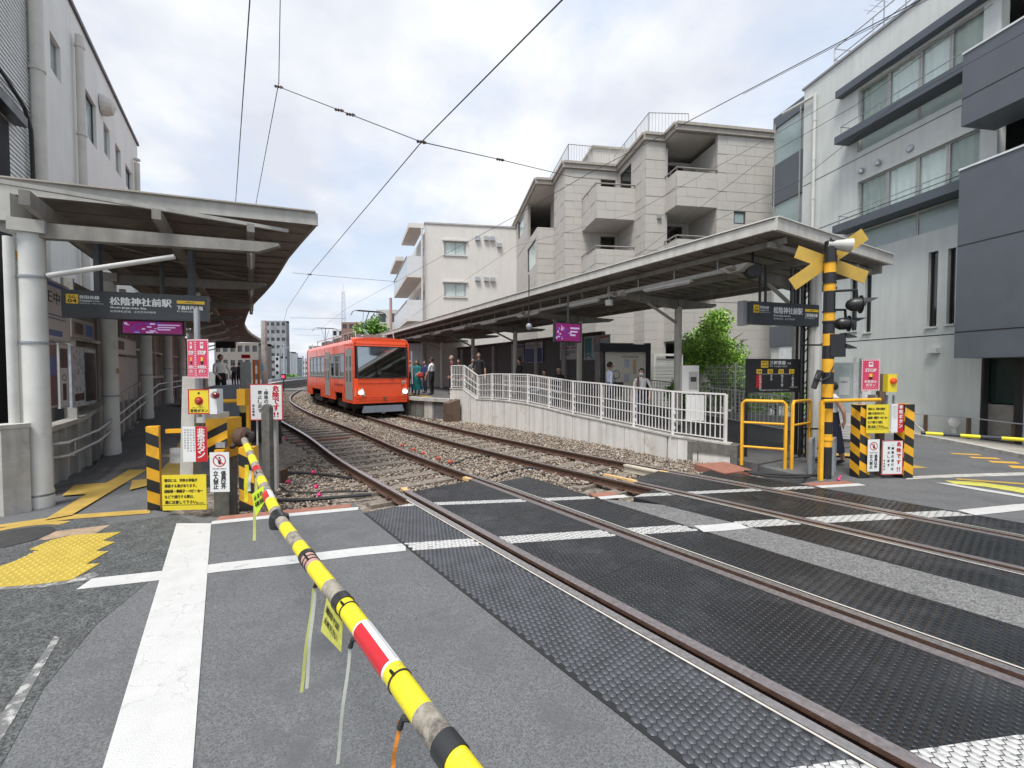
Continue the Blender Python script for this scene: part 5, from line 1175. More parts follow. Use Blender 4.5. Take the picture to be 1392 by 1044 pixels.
# retaining wall of the ramp: separate concrete panels with open joints
BASE = [G(*p, -.15) for p in ((999, 632), (940, 631), (882, 617.5), (834, 608), (792, 601.5), (759, 595), (715, 587.5), (669, 580.5), (640, 576.5), (622, 574))]
rwt = thing('retaining_wall', (FP[3].x, FP[3].y, -.2), 'pale concrete retaining wall of the right ramp made of upright panels', 'wall')
top = [FP[0] + (FP[0] - FP[1]) * .12] + FP[:]
def along(pts, a): # arc-length interpolation of 3D polyline
    ls = [0]
    for p, q in zip(pts, pts[1:]): ls.append(ls[-1] + (Vector((q.x - p.x, q.y - p.y, 0))).length)
    a *= ls[-1]
    for i in range(len(pts) - 1):
        if a <= ls[i + 1] + 1e-9: return pts[i].lerp(pts[i + 1], (a - ls[i]) / (ls[i + 1] - ls[i]))
    return pts[-1].copy()
wallpanel = M('cast concrete panel', (.66, .64, .60), .85, var=.07, scale=3, streak=.22, bump=.25, bscale=80, grime=(.34, .28, .22), gscale=1.5, glo=.55, ghi=.75)
totL = sum((Vector((q.x - p.x, q.y - p.y, 0))).length for p, q in zip(top, top[1:]))
marks = [i / 17 for i in range(18)]
nodes = sorted(set(marks))
for a0, a1 in zip(nodes, nodes[1:]):
    sub = 3; q = MB()
    for j in range(sub):
        u0, u1 = a0 + (a1 - a0) * j / sub + (.0009 if j == 0 else 0), a0 + (a1 - a0) * (j + 1) / sub - (.0009 if j == sub - 1 else 0)
        p, r_ = along(top, u0), along(top, u1); d = Vector((r_.x - p.x, r_.y - p.y, 0)).normalized(); n = Vector((d.y, -d.x, 0)) * .09
        if n.y > 0: n = -n
        q.hexa([Vector((p.x, p.y, -.28)) + n, Vector((r_.x, r_.y, -.28)) + n, Vector((r_.x, r_.y, -.28)) - n, Vector((p.x, p.y, -.28)) - n, p + n, r_ + n, r_ - n, p - n])
    q.build('concrete_panel', wallpanel, rwt)
q = MB()
for p, r_ in zip(top, top[1:]):
    d = (r_ - p).normalized(); n = Vector((d.y, -d.x, 0)) * .11; q.hexa([p + n + Vector((0, 0, .001)), r_ + n + Vector((0, 0, .001)), r_ - n + Vector((0, 0, .001)), p - n + Vector((0, 0, .001)), p + n + Vector((0, 0, .035)), r_ + n + Vector((0, 0, .035)), r_ - n + Vector((0, 0, .035)), p - n + Vector((0, 0, .035))])
q.build('coping', conc, rwt)
# end block with a dark opening
e0 = G(955, 632, -.1); q = MB(); ed = (FP[0] - FP[1]); ed.z = 0; ed.normalize(); en = Vector((-ed.y, ed.x, 0));  en = en if en.y > 0 else -en
c = FP[0] + ed * .05 - en * .12; P_ = lambda a, b_, z: Vector((c.x, c.y, 0)) + ed * a + en * b_ + Vector((0, 0, z))
q = MB(); q.obb(P_(-.75, 0, .12), ed * .95, en * .35, Vector((0, 0, .20))); q.obb(P_(-.75, 0, -.25), ed * .1, en * .35, Vector((0, 0, .368))); q.obb(P_(.08, 0, -.25), ed * .12, en * .35, Vector((0, 0, .368))); q.obb(P_(-.65, .2, -.25), ed * .73, en * .15, Vector((0, 0, .368))); q.build('end_block', concdark, rwt)
# picket fence on the wall
fence_white = M('fence white', (.66, .64, .62), .5, var=.08, grime=(.4, .36, .32), gscale=8, glo=.6, ghi=.8)
ft = thing('picket_fence', (FP[3].x, FP[3].y, .3), 'white steel picket fence on top of the right ramp wall', 'fence')
HF = [.97, .94, .93, .93, .91, .90, .90, .88, .88, .83, .86, .86]
FPT = [p + Vector((0, 0, .035)) for p in FP]
for i, (p, h) in enumerate(zip(FPT, HF)):
    q = MB(); q.bar(p, p + Vector((0, 0, h)), .055, .055); q.build('fence_post', fence_white, ft)
    if 0 < i:
        q = MB(); 
        for zz_ in (.12, .28, .45): q.lathe(p + Vector((.03, -.03, zz_)), [(.022, 0), (.022, .07)], 8)
        o = q.build('post_fitting', M('reflector white', (.7, .7, .7), .3), ft); o['kind'] = 'stuff'
for i in range(len(FPT) - 1):
    a, b_ = FPT[i], FPT[i + 1]; ha, hb = HF[i], HF[i + 1]; U = lambda z: Vector((0, 0, z))
    for nm, fa in (('top_rail', 1.0), ('middle_rail', .60), ('middle_rail', .36), ('bottom_rail', .06)):
        q = MB(); q.bar(a + U(ha * fa), b_ + U(hb * fa), .035 if fa == 1 else .024, .035 if fa == 1 else .02); q.build(nm, fence_white, ft)
    k = max(3, round((b_ - a).length / .092)); q = MB()
    for j in range(1, k): p = a.lerp(b_, j / k); h = ha + (hb - ha) * j / k; q.bar(p + U(h * .06), p + U(h), .018, .018)
    o = q.build('pickets', fence_white, ft); o['kind'] = 'stuff'
# second inner fence of the ramp, seen through the first
ft2 = thing('picket_fence', rp(1.7, 8, .6), 'inner white handrail fence beyond the ramp, seen through the pickets of the front fence', 'fence')
ipts = [rp(1.2, 11.4, PH), rp(1.25, 8.9, PH - .02), rp(1.3, 7.6, .55)]
for a, b_ in zip(ipts, ipts[1:]):
    for h in (.5, .7, .9): q = MB(); q.bar(a + Vector((0, 0, h)), b_ + Vector((0, 0, h)), .03, .03); q.build('rail', fence_white, ft2)
for a in ipts: q = MB(); q.bar(a, a + Vector((0, 0, .95)), .045, .045); q.build('fence_post', fence_white, ft2)
# brown bin-like concrete box in front of the wall end
p = G(614, 574, -.12); q = MB(); q.cbox(p, cR, .50, .42, .66); q.prism([(v.x, v.y) for v in (p - wR * .25 - cR * .21, p + wR * .25 - cR * .21, p + wR * .25 + cR * .21, p - wR * .25 + cR * .21)], [.541] * 4, [.60, .74, .74, .60]); o = q.build('brown_box', M('brown box', (.13, .085, .06), .6, var=.15, streak=.2)); tag(o, 'brown sloped top box standing at the end of the retaining wall', 'box')

# --- back wall of the right platform with posters
PWp = Pl(rp(4.6, 36), -cR); S_ = lambda c: 36 - c
bwt = thing('platform_back_wall', rp(4.6, 14, PH), 'dark back wall of the right platform carrying posters', 'wall')
q = MB(); PWp.box(q, S_(36), S_(9.2), PH, 3.25, -.08, 0); q.build('wall_board', M('dark grey board', (.12, .117, .115), .6, var=.15), bwt)
q = MB(); PWp.box(q, S_(36), S_(9.2), 3.251, 3.4, -.12, .08); q.build('wall_beam', M('bronze frame'), bwt)
for c in np.arange(9.4, 34, 2.25):
    q = MB(); PWp.box(q, S_(c) - .12, S_(c) + .12, PH, 3.24, .002, .14); q.build('wall_post', offwhite, bwt)
def wposter(px0, px1, yt, yb, lab, mat, parts, out=.06):
    s0, s1 = PWp.sx(px0, out), PWp.sx(px1, out); z1 = PWp.hit((px0 + px1) / 2, yt, out)[1]; z0 = PWp.hit((px0 + px1) / 2, yb, out)[1]; w, h = s1 - s0, z1 - z0
    t = thing('poster', PWp.P((s0 + s1) / 2, z0, out), lab, 'poster', None); p = board('sheet', t, PWp.P(s0, z0, out), PWp.d, (0, 0, 1), w, h, .02, mat, alu, .03)
    by = {}
    for (tx, x, y, ww, hh, m_) in parts:
        q = by.setdefault(m_, MB())
        if tx: put_text(q, tx, PWp.P(s0 + x * w, z0 + y * h, out + .004), PWp.d, (0, 0, 1), ww * w, hh * h, .004)
        else: q.obb(PWp.P(s0 + x * w, z0 + y * h, out + .002 + .0005 * len(q.v) / 8), PWp.d * ww * w, Vector((0, 0, hh * h)), PWp.n * .001)
    for m_, q in by.items(): q.build('print', m_, p)
teal = M('poster teal', (.05, .22, .24), .4, var=.2, scale=6); pred = M('poster red', (.5, .05, .06), .4); pblue = M('poster blue', (.02, .06, .22), .4); ptext = M('poster text grey', (.1, .1, .11), .5)
wposter(714, 738, 465, 493, 'blue poster below a line of characters on the right platform back wall', pblue, [('', .03, .7, .94, .28, pale), ('世田谷の小さな', .08, .75, .8, .16, ptext)])
wposter(701, 712, 468, 492, 'narrow pale poster left of the blue poster on the right platform', M('grey poster'), [('', .1, .8, .8, .15, pblue), ('', .1, .2, .8, .1, ptext)])
wposter(761, 786, 463, 489, 'white poster with large characters and small print right of the magenta screen', pale, [('本間屋', .22, .72, .6, .18, ptext), ('', .08, .58, .45, .05, ptext), ('', .6, .58, .3, .05, pred), ('', .08, .42, .8, .03, ptext), ('', .08, .34, .8, .03, ptext), ('', .08, .22, .45, .12, M('grey poster'))])
wposter(794, 829, 456, 489, 'large teal and white poster near the end of the platform wall', M('poster mint', (.40, .50, .48), .4), [('', .03, .3, .28, .62, teal), ('R', .06, .06, .32, .3, teal), ('', .40, .55, .14, .35, pred), ('', .58, .68, .36, .2, pale), ('', .5, .88, .45, .06, pred)])
# free standing black framed information board
NBp = [A(819, 540, 13.2), A(879, 545, 13.9)]; d_ = (NBp[1] - NBp[0]); d_.z = 0; wN = d_.length; d_.normalize(); NB = Pl(NBp[0], d_)
t = thing('information_board', NB.P(wN / 2, surf(7)), 'black framed information board with maps behind the ramp', 'notice board')
zt_ = A(850, 468, 13.5).z; board('map_sheet', t, NB.P(.05, 1.0, 0), NB.d, (0, 0, 1), wN - .1, zt_ - .25 - 1.0, .04, M('map cream', (.70, .66, .55), .4, var=.08, scale=8))
q = MB(); NB.box(q, -.02, .05, .4, zt_, -.1, .06); q.build('post', black, t); q = MB(); NB.box(q, wN - .05, wN + .1, .4, zt_ + .06, -.1, .06); q.build('post', black, t)
q = MB(); NB.box(q, -.25, wN - .051, zt_ - .24, zt_, -.12, .2); q.build('hood', black, t)
q = MB()
NB.box(q, .8, 1.0, 1.9, 2.15, .002, .004); NB.box(q, .8, 1.0, 1.45, 1.7, .002, .004); q.build('notice_sheet', M('pale lilac', (.5, .5, .58), .5), t)
q = MB(); NB.box(q, 1.15, 1.28, 1.7, 2.15, .002, .004); q.build('notice_sheet', M('pale orange', (.6, .4, .25), .5), t)
q = MB(); put_text(q, '◯', NB.P(.38, 1.55, .004), NB.d, (0, 0, 1), .26, .26, .004); put_text(q, '世田谷区案内図', NB.P(.7, 2.2, .004), NB.d, (0, 0, 1), .65, .07); q.build('print', ptext, t)

# --- right canopy
rct = thing('platform_canopy', rp(2.8, 2, 3.5), 'long flat steel canopy over the right ramp and platform', 'canopy')
CW = 4.55; CL = 34
ww_ = lambda c: 4.55
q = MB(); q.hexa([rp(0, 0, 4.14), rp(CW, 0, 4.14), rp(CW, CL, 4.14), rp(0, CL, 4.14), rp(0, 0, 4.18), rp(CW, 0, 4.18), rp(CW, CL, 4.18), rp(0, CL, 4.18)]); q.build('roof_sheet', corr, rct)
for a, b_, nm in ((rp(-.03, -.03, 4.24), rp(-.03, CL, 4.24), 'side_fascia'), (rp(-.06, -.03, 4.24), rp(CW + .03, -.03, 4.24), 'end_fascia'), (rp(CW + .03, 0, 4.24), rp(CW + .03, CL, 4.24), 'side_fascia')):
    q = MB(); q.bar(a, b_, .06, .20 if nm == 'end_fascia' else .17); q.build(nm, M('canopy fascia', (.58, .565, .52), .6, var=.12, streak=.2), rct)
    q = MB(); q.bar(a + Vector((0, 0, .112)), b_ + Vector((0, 0, .112)), .12, .02); q.build('fascia_cap', M('pale cap', (.62, .62, .58), .5), rct)
rest = MB(); n = 0
for c in np.arange(.35, CL, .36):
    q = MB() if n < 60 else rest; q.bar(rp(.02, c, 4.127), rp(CW - .02, c, 4.127), .06, .025); n += 1
    if q is not rest: q.build('roof_rib', corr, rct)
o = rest.build('roof_rib', corr, rct); o['kind'] = 'stuff'
for w, z, wd, h in ((.42, 4.06, .06, .10), (1.7, 3.93, .08, .12), (3.2, 3.93, .08, .12), (CW - .25, 4.02, .1, .16)):
    q = MB(); q.bar(rp(w, .05, z), rp(w, CL - .3, z), wd, h); q.build('purlin', canopym, rct)
q = MB(); q.bar(rp(.5, 1.0, 3.78), rp(.5, 31, 3.78), .10, .075); q.build('lighting_rail', offwhite, rct)
for c in np.arange(1.4, 30, 1.05): q = MB(); q.bar(rp(.5, c, 3.82), rp(.5, c, 4.12), .022, .022); q.build('hanger', offwhite, rct)
q = MB(); q.bar(rp(.2, .22, 4.0), rp(CW - .1, .22, 4.0), .05, .09); q.build('end_purlin', canopym, rct)
PC = [1.0, 4.15, 8.5, 13.1, 17.6, 22.2, 26.8, 31.4]
for k, c in enumerate(PC):
    p = rp(2.8, c)
    taper_beam(rp(2.7, c), -wR, 2.45, 3.80, .12, .26, .12, rct, tip=.25); taper_beam(rp(2.9, c), wR, 1.55, 3.80, .12, .26, .12, rct, tip=.2)
    q = MB(); q.tube([rp(2.72, c, 3.15), rp(1.55, c, 3.62)], .04, 10); q.build('strut', offwhite, rct, smooth=True)
    q = MB(); b0 = rp(.5, c, 3.70); q.hexa([b0 - wR * .10 - cR * .12, b0 + wR * .10 - cR * .12, b0 + wR * .10 + cR * .12, b0 - wR * .10 + cR * .12] + [b0 + Vector((0, 0, .12)) + v for v in (-wR * .12 - cR * .30, wR * .12 - cR * .30, wR * .12 + cR * .30, -wR * .12 + cR * .30)]); q.build('rail_bracket', offwhite, rct)
    t = thing('canopy_post', rp(2.8, c, surf(c)), f'pale canopy post on the right ramp and platform, {["nearest", "second", "third", "fourth", "fifth", "sixth", "seventh", "farthest"][k]} in the row', 'column', 'posts of the right canopy')
    q = MB(); z0 = surf(c) - .03; q.lathe(rp(2.8, c, z0), [(.13, 0), (.13, .1), (.10, .12), (.10, 3.62 - z0)], 16); q.build('shaft', M('cream post', (.60, .575, .50), .5, var=.08, grime=(.25, .23, .2), glo=.6, ghi=.8), t, smooth=True)
    q = MB(); q.cbox(rp(2.8, c, 3.60), cR, .24, .24, .2); q.build('post_head', canopym, t)
for k in range(9):
    c = 2.0 + k * 2.9
    t = thing('strip_light', rp(.5, c, 3.7), f'white strip light on the lighting rail of the right canopy, {["nearest", "second", "third", "fourth", "fifth", "sixth", "seventh", "eighth", "farthest"][k]} along the rail', 'light', 'strip lights under the right canopy')
    q = MB(); q.bar(rp(.5, c, 3.72), rp(.5, c + 1.3, 3.72), .09, .045); q.build('housing', white, t); q = MB(); q.tube([rp(.5, c + .05, 3.682), rp(.5, c + 1.25, 3.682)], .016, 8); q.build('lamp_tube', tube_m, t)
# small things under the canopy
p = A(719, 440, 10.6); t = thing('dome_camera', p, 'white dome camera hanging under the right canopy', 'camera'); q = MB(); q.lathe(p - Vector((0, 0, .12)), [(.02, -.03), (.055, -.01), (.065, .02), (.075, .04), (.06, .10), (.02, .13)], 16); q.build('housing', greysteel, t, smooth=True); q = MB(); q.tube([p + Vector((0, 0, .05)), (p.x, p.y, 4.13)], .015, 6); q.build('stem', black, t)
p = A(828, 408, 11.4); t = thing('dome_camera', p, 'small white drum shaped fixture under the right canopy by the rail bracket', 'fixture'); q = MB(); q.lathe(p - Vector((0, 0, .14)), [(.10, 0), (.10, .14)], 16); q.build('housing', white, t, smooth=True); q = MB(); q.tube([p, (p.x, p.y, 4.13)], .015, 6); q.build('stem', offwhite, t)
p = A(1023, 369, 8.4); t = thing('loudspeaker', p, 'round black loudspeaker under the near end of the right canopy', 'loudspeaker'); ax = Vector((-.2, -1, 0)).normalized(); q = MB(); q.lathe(p - ax * .12, [(.08, 0), (.14, .06), (.15, .20), (.135, .235)], 20, ax); q.build('body', black, t, smooth=True); q = MB(); q.bar(p, (p.x, p.y, 4.12), .03, .03); q.build('bracket', black, t)
q = MB(); q.lathe(p + ax * .117, [(.13, 0), (.11, -.004 + .02)], 20, ax); q.build('grille', M('speaker grille', (.05, .05, .05), .8), t)
P0 = A(754, 464.5, 11.6); P1_ = A(790, 466, 12.0); d_ = P1_ - P0; d_.z = 0; m_ = monitor('', P0, d_, d_.length, .53, 'magenta information screen hanging under the right canopy', 8)
q = MB(); p = P0 + d_ * .5 + Vector((0, .08, .53)); q.bar(p, (p.x, p.y, 3.9), .05, .05); q.build('hanger', black, m_)
# right station name sign
P0 = A(1021, 440, 8.3); P1_ = A(1100, 443.5, 8.75); d_ = P1_ - P0; d_.z = 0; wN = 1.75; d_.normalize(); zt_ = A(1022, 409, 8.3).z
t = thing('station_sign', P0, 'charcoal station name sign hanging at the near end of the right canopy', 'sign'); station_sign(t, P0, d_, wN, zt_ - P0.z, True)
q = MB(); e = P0 - d_ * .13 + Vector((0, .1, 0)); q.obb(e + Vector((0, 0, -.02)), d_ * .12, Vector((-.05, .12, 0)), Vector((0, 0, zt_ - P0.z + .04))); q.build('lamp_box', M('steel grey casing', (.2, .2, .21), .5), t)
for x in (.14, .22, .6, .66): q = MB(); p = P0 + d_ * x * wN + Vector((0, .06, zt_ - P0.z)); q.bar(p, (p.x, p.y, 3.85), .035, .035); q.build('hanger', black, t)
# line diagram board
P0 = A(1017, 534, 8.7); P1_ = A(1088, 536.5, 9.1); d_ = P1_ - P0; d_.z = 0; wN = d_.length + .05; d_.normalize(); n_ = d_.cross(Vector((0, 0, 1))); zt_ = A(1017, 487.5, 8.7).z; hN = zt_ - P0.z; up = Vector((0, 0, 1))
t = thing('line_map_board', P0, 'black line diagram board listing four stops behind the yellow railing', 'sign'); b = board('panel', t, P0, d_, up, wN, hN, .06, M('board black', (.022, .022, .024), .35))
at = lambda x, z, o=.003: P0 + d_ * x * wN + up * z * hN + n_ * o
y = MB(); y.obb(at(.22, .74), d_ * .13 * wN, up * .2 * hN, n_ * .002)
for x in (.14, .34, .54, .74): y.obb(at(x, .56), d_ * .095 * wN, up * .13 * hN, n_ * .002)
y.build('line_mark', M('sign amber'), b); q = MB(); put_text(q, '三軒茶屋', at(.38, .83), d_, up, .29 * wN, .11 * hN, .004); put_text(q, '方面', at(.70, .84), d_, up, .07 * wN, .06 * hN); put_text(q, 'for Sangen-jaya', at(.38, .75), d_, up, .32 * wN, .06 * hN)
for x, s in ((.14, '松陰神社前'), (.34, '若林'), (.54, '西太子堂'), (.74, '三軒茶屋')): vert_text(q, s, at(x + .05, .52, .005), d_, up, .038 * wN, .001)
q.obb(at(.17, .545), d_ * .6 * wN, up * .008 * hN, n_ * .001); put_text(q, '三軒茶屋で田園都市線にお乗り換えください', at(.2, .05), d_, up, .55 * wN, .04 * hN); put_text(q, 'TOKYU', at(.75, .13), d_, up, .16 * wN, .035 * hN); q.build('lettering', signwhite, b)
q = MB(); q.obb(at(.14, .15), d_ * .1 * wN, up * .37 * hN, n_ * .001); q.build('highlight', signred, b)
k = MB(); put_text(k, 'SG', at(.24, .86, .006), d_, up, .09 * wN, .06 * hN, .002); put_text(k, '04-01', at(.235, .77, .006), d_, up, .10 * wN, .06 * hN, .002)
for x, s in ((.14, '04'), (.34, '03'), (.54, '02'), (.74, '01')): put_text(k, s, at(x + .018, .585, .006), d_, up, .06 * wN, .07 * hN, .002)
k.build('dark_lettering', ink, b)
for x in (.03, .97): q = MB(); p = at(x, 0, -.08); q.bar((p.x, p.y, .05), (p.x, p.y, zt_), .04, .04); q.build('post', black, t)

# --- back fence of white mesh and the gate with notices
mf = thing('mesh_fence', rp(5.3, 5, 0), 'tall white mesh fence behind the right ramp with greenery showing through', 'fence')
z_of = lambda c: surf(c)
for c in np.arange(2.2, 9.6, 1.8):
    q = MB(); q.tube([rp(5.3, c, z_of(c) - .1), rp(5.3, c, 2.05)], .028, 8); q.build('fence_post', fence_white, mf)
for c0 in np.arange(2.2, 9.2, 1.8):
    q = MB()
    for z in np.arange(.35, 2.0, .12): q.tube([rp(5.3, c0, z), rp(5.3, c0 + 1.8, z)], .008, 4, cap=False)
    for c in np.arange(c0 + .06, c0 + 1.8, .06): q.tube([rp(5.3, c, .3), rp(5.3, c, 2.0)], .005, 4, cap=False)
    o = q.build('mesh_panel', fence_white, mf); o['kind'] = 'stuff'
q = MB(); q.obb(rp(5.15, 1.6, -.1), cR * 8.2, wR * .15, Vector((0, 0, .62))); o = q.build('low_wall', conc); tag(o, 'low concrete wall under the mesh fence', 'wall')
pf = thing('picket_fence', rp(4.6, 5, .4), 'low white picket railing in front of the mesh fence on the right ramp', 'fence')
for c0 in np.arange(2.2, 9.0, 1.7):
    q = MB(); q.bar(rp(4.7, c0, z_of(c0) + .98), rp(4.7, c0 + 1.7, z_of(c0 + 1.7) + .98), .035, .035); q.build('top_rail', fence_white, pf)
    q = MB(); q.bar(rp(4.7, c0, z_of(c0) + .1), rp(4.7, c0 + 1.7, z_of(c0 + 1.7) + .1), .03, .03); q.build('bottom_rail', fence_white, pf)
    q = MB()
    for c in np.arange(c0 + .08, c0 + 1.7, .12): q.bar(rp(4.7, c, z_of(c) + .1), rp(4.7, c, z_of(c) + .97), .016, .016)
    o = q.build('pickets', fence_white, pf); o['kind'] = 'stuff'
gt = thing('fence_gate', rp(5.3, 1.2, 0), 'white panelled gate with notices left of the grey building', 'gate')
g0, g1_ = A(1172, 600, 10.5), A(1124, 603, 10.9); gd = g0 - g1_; gd.z = 0; gw = gd.length; gd.normalize(); GP = Pl((g1_.x, g1_.y), gd)
q = MB()
for a in (0, .52, gw): GP.box(q, a - .03, a + .03, 0, 2.12, -.03, .03)
q.build('gate_post', fence_white, gt)
for a, b_ in ((.035, .485), (.555, gw - .035)):
    q = MB(); GP.box(q, a, b_, .75, 2.0, -.01, .01); q.build('clear_panel', M('pale green panel', (.50, .58, .56), .3), gt)
    q = MB()
    for z in np.arange(.12, .74, .06): GP.box(q, a, b_, z, z + .045, -.012, .012)
    q.build('louvre', fence_white, gt)
q = MB(); GP.box(q, .22, .42, 1.2, 1.65, .012, .016); GP.box(q, .60, .84, 1.15, 1.62, .012, .016); q.build('notice_sheet', signwhite, gt)
q = MB(); GP.box(q, .60, .84, 1.55, 1.66, .017, .02); q.build('red_header', signred, gt)
q = MB(); put_text(q, '駐輪禁止', GP.P(.25, 1.5, .018), GP.d, (0, 0, 1), .14, .05); put_text(q, '◯', GP.P(.66, 1.3, .018), GP.d, (0, 0, 1), .12, .14, .004); q.build('print', ink, gt)
# grey cabinet and white case by the fence
p = A(938, 535, 9.9); t = thing('control_cabinet', p, 'grey control cabinet with a reader panel standing over the ramp fence', 'cabinet')
q = MB(); q.cbox(p + Vector((0, .05, 0)), (0.2, 1), .36, .25, .64); q.build('case', M('cabinet grey', (.48, .48, .46), .5, var=.06), t); q = MB(); q.cbox(p + Vector((.03, -.09, .12)), (0.2, 1), .18, .02, .38); q.build('reader_panel', M('reader grey', (.28, .27, .26), .4), t)
q = MB(); q.cbox(p + Vector((.03, -.105, .28)), (.2, 1), .12, .01, .1); q.build('display', black, t); q = MB(); q.bar((p.x, p.y + .05, .35), (p.x, p.y + .05, p.z), .12, .12); q.build('pedestal', offwhite, t)
p = A(944, 571, 9.7); t = thing('white_case', p, 'white box with rounded frame behind the pickets under the cabinet', 'box'); q = MB(); q.cbox(p, (.2, 1), .36, .2, .56); q.build('case', signwhite, t); q = MB(); q.cbox(p + Vector((0, 0, -.02)), (.2, 1), .42, .24, .03); q.build('tray', offwhite, t)
# ------------------------------------------------------------ the tram
tor = M('tram orange', (0.96, 0.105, 0.03), 0.28, var=0.03, coat=.4, scale=2)
tgrey = M('tram door grey', (.33, .33, .31), .4, var=.05)
tdark = M('tram underframe', (.02, .02, .022), .7, var=.3)
tsil = M('tram light grey', (.42, .43, .43), .35, var=.05, metal=.2)
tinte = M('tram interior', (.35, .34, .32), .8, var=.1)
tglass = GLASS('tram glass', (.30, .34, .35), .42)
tfront = GLASS('tram windscreen', (.35, .39, .40), .16)
tram = thing('tram', FL.P(FL.sy(17.6), 0, 0), 'orange two car tram with grey doors arriving at the right platform', 'tram')
TWd = 1.13; ZB, ZW0, ZW1, ZR = .50, 1.52, 2.50, 2.90
def tram_car(sf, L_, front, doors, wins, artic):
    a = FL.P(sf); b_ = FL.P(sf + L_); u = (b_ - a).normalized(); n = Vector((-u.y, u.x, 0)); up = Vector((0, 0, 1))
    LP = Pl(b_ + n * TWd, -u)                       # left side in the picture, s runs to the front
    RP = Pl(a - n * TWd, u)                         # far side
    S_ = lambda d: L_ - d                           # distance behind the front -> s on the left side
    ops = [(S_(d1), S_(d0), ZW0, ZW1) for d0, d1 in wins]; dops = [(S_(d1), S_(d0), .62, 2.68) for d0, d1 in doors]
    f0 = .14 if front else 0
    # body shell: lower skirt with notches over the bogies
    mb = MB(); wall(mb, LP, 0, L_ - f0, .86, ZR, ops + [(o[0], o[1], .7, o[3]) for o in dops], th=.05)
    for s0, s1 in ((0, 1.2), (S_(6.6), S_(3.4)), (L_ - 2.0, L_ - f0)) if front else ((0.3, 1.6), (4.2, 6.2), (L_ - 1.2, L_)):
        LP.box(mb, s0, s1, ZB, .858, -.06, 0)
    mb.build('side_panel', tor, tram)
    mb = MB(); rops = [(d0, d1, ZW0, ZW1) for d0, d1 in wins]; wall(mb, RP, f0, L_, .86, ZR, rops + [(d0, d1, ZW0, ZW1) for d0, d1 in doors], th=.05); RP.box(mb, f0, L_, ZB, .858, -.06, 0); mb.build('side_panel', tor, tram)
    # roof: rounded shoulders
    prof = [(-TWd, 2.90), (-TWd + .03, 3.0), (-TWd + .13, 3.07), (-.5, 3.13), (.5, 3.13), (TWd - .13, 3.07), (TWd - .03, 3.0), (TWd, 2.90)]
    mb = MB(); e0 = a + u * (f0 + .02); vs = [e0 - n * x + up * z for x, z in prof] + [b_ - n * x + up * z for x, z in prof]; k = len(prof)
    mb.add(vs, [(i, i + 1, k + i + 1, k + i) for i in range(k - 1)] + [tuple(reversed(range(k))), tuple(range(k, 2 * k))]); mb.build('roof', tor, tram, smooth=True)
    mb = MB(); mb.obb(a + u * (f0 + .05) - n * (TWd - .06) + up * .80, u * (L_ - f0 - .1), n * (2 * TWd - .12), up * .06); mb.build('floor', tdark, tram)
    mb = MB(); mb.obb(a + u * 1.6 - n * (TWd - .07) + up * .87, u * (L_ - 2.2), n * .42, up * .45); mb.build('seats', M('seat green', (.06, .12, .08), .8), tram)
    for g_ in ([ops] if not front else [ops[:3], ops[3:]]):
        s0, s1 = min(o[0] for o in g_) - .05, max(o[1] for o in g_) + .05; q = MB(); wall(q, LP, s0, s1, ZW0 - .05, ZW1 + .05, g_, th=.004, d=.007); q.build('window_band', M('window band grey', (.16, .16, .16), .4), tram)
    for o in ops:
        q = MB(); LP.box(q, o[0] + .003, o[1] - .003, o[2] + .003, o[2] + .045, -.04, .006); LP.box(q, o[0] + .003, o[1] - .003, o[3] - .045, o[3] - .003, -.04, .006); LP.box(q, o[0] + .003, o[0] + .04, o[2] + .046, o[3] - .046, -.04, .006); LP.box(q, o[1] - .04, o[1] - .003, o[2] + .046, o[3] - .046, -.04, .006)
        f = q.build('window', tsil, tram); q = MB(); LP.box(q, o[0] + .04, o[1] - .04, o[2] + .045, o[3] - .045, -.028, -.02); q.build('pane', tglass, f)
        q = MB(); LP.box(q, o[0] + .04, o[1] - .04, o[3] - .34, o[3] - .31, -.019, -.005); q.build('sash_bar', tsil, f)
    for d0, d1 in wins + doors:
        q = MB(); RP.box(q, d0 + .02, d1 - .02, ZW0 + .02, ZW1 - .02, -.03, -.02); q.build('pane', tglass, tram)
    for o in dops:
        m_ = (o[0] + o[1]) / 2
        for s0, s1 in ((o[0] + .01, m_ - .008), (m_ + .008, o[1] - .01)):
            q = MB(); w = s1 - s0; wall(q, LP, s0, s1, o[2], o[3] - .01, [(s0 + w * .25, s1 - w * .22, 1.95, 2.38), (s0 + w * .25, s1 - w * .22, 1.35, 1.80)], th=.04, d=.012); d_ = q.build('door', tgrey, tram)
            for z0, z1 in ((1.95, 2.38), (1.35, 1.80)): q = MB(); LP.box(q, s0 + w * .25 + .004, s1 - w * .22 - .004, z0 + .004, z1 - .004, -.015, -.005); q.build('pane', darkglass, d_)
    # running gear
    for d in ((2.6, L_ - 2.0) if front else (2.0, L_ - 2.4)):
        c = a + u * d; bg_ = MB(); bg_.obb(c - u * 1.05 - n * .95 + up * .22, u * 2.1, n * 1.9, up * .35); o = bg_.build('bogie', tdark, tram)
        for du in (-.75, .75):
            for q_ in (-1, 1):
                q = MB(); q.lathe(c + u * du + n * q_ * (GF / 2 - .05) + up * .31, [(.30, 0), (.30, .10), (.20, .12), (.06, .13)], 20, n * q_); q.build('wheel', rust, o, smooth=True)
    q = MB(); q.obb(a + u * 4.6 - n * .9 + up * .25, u * 1.4, n * 1.8, up * .45); q.build('equipment_box', tdark, tram)
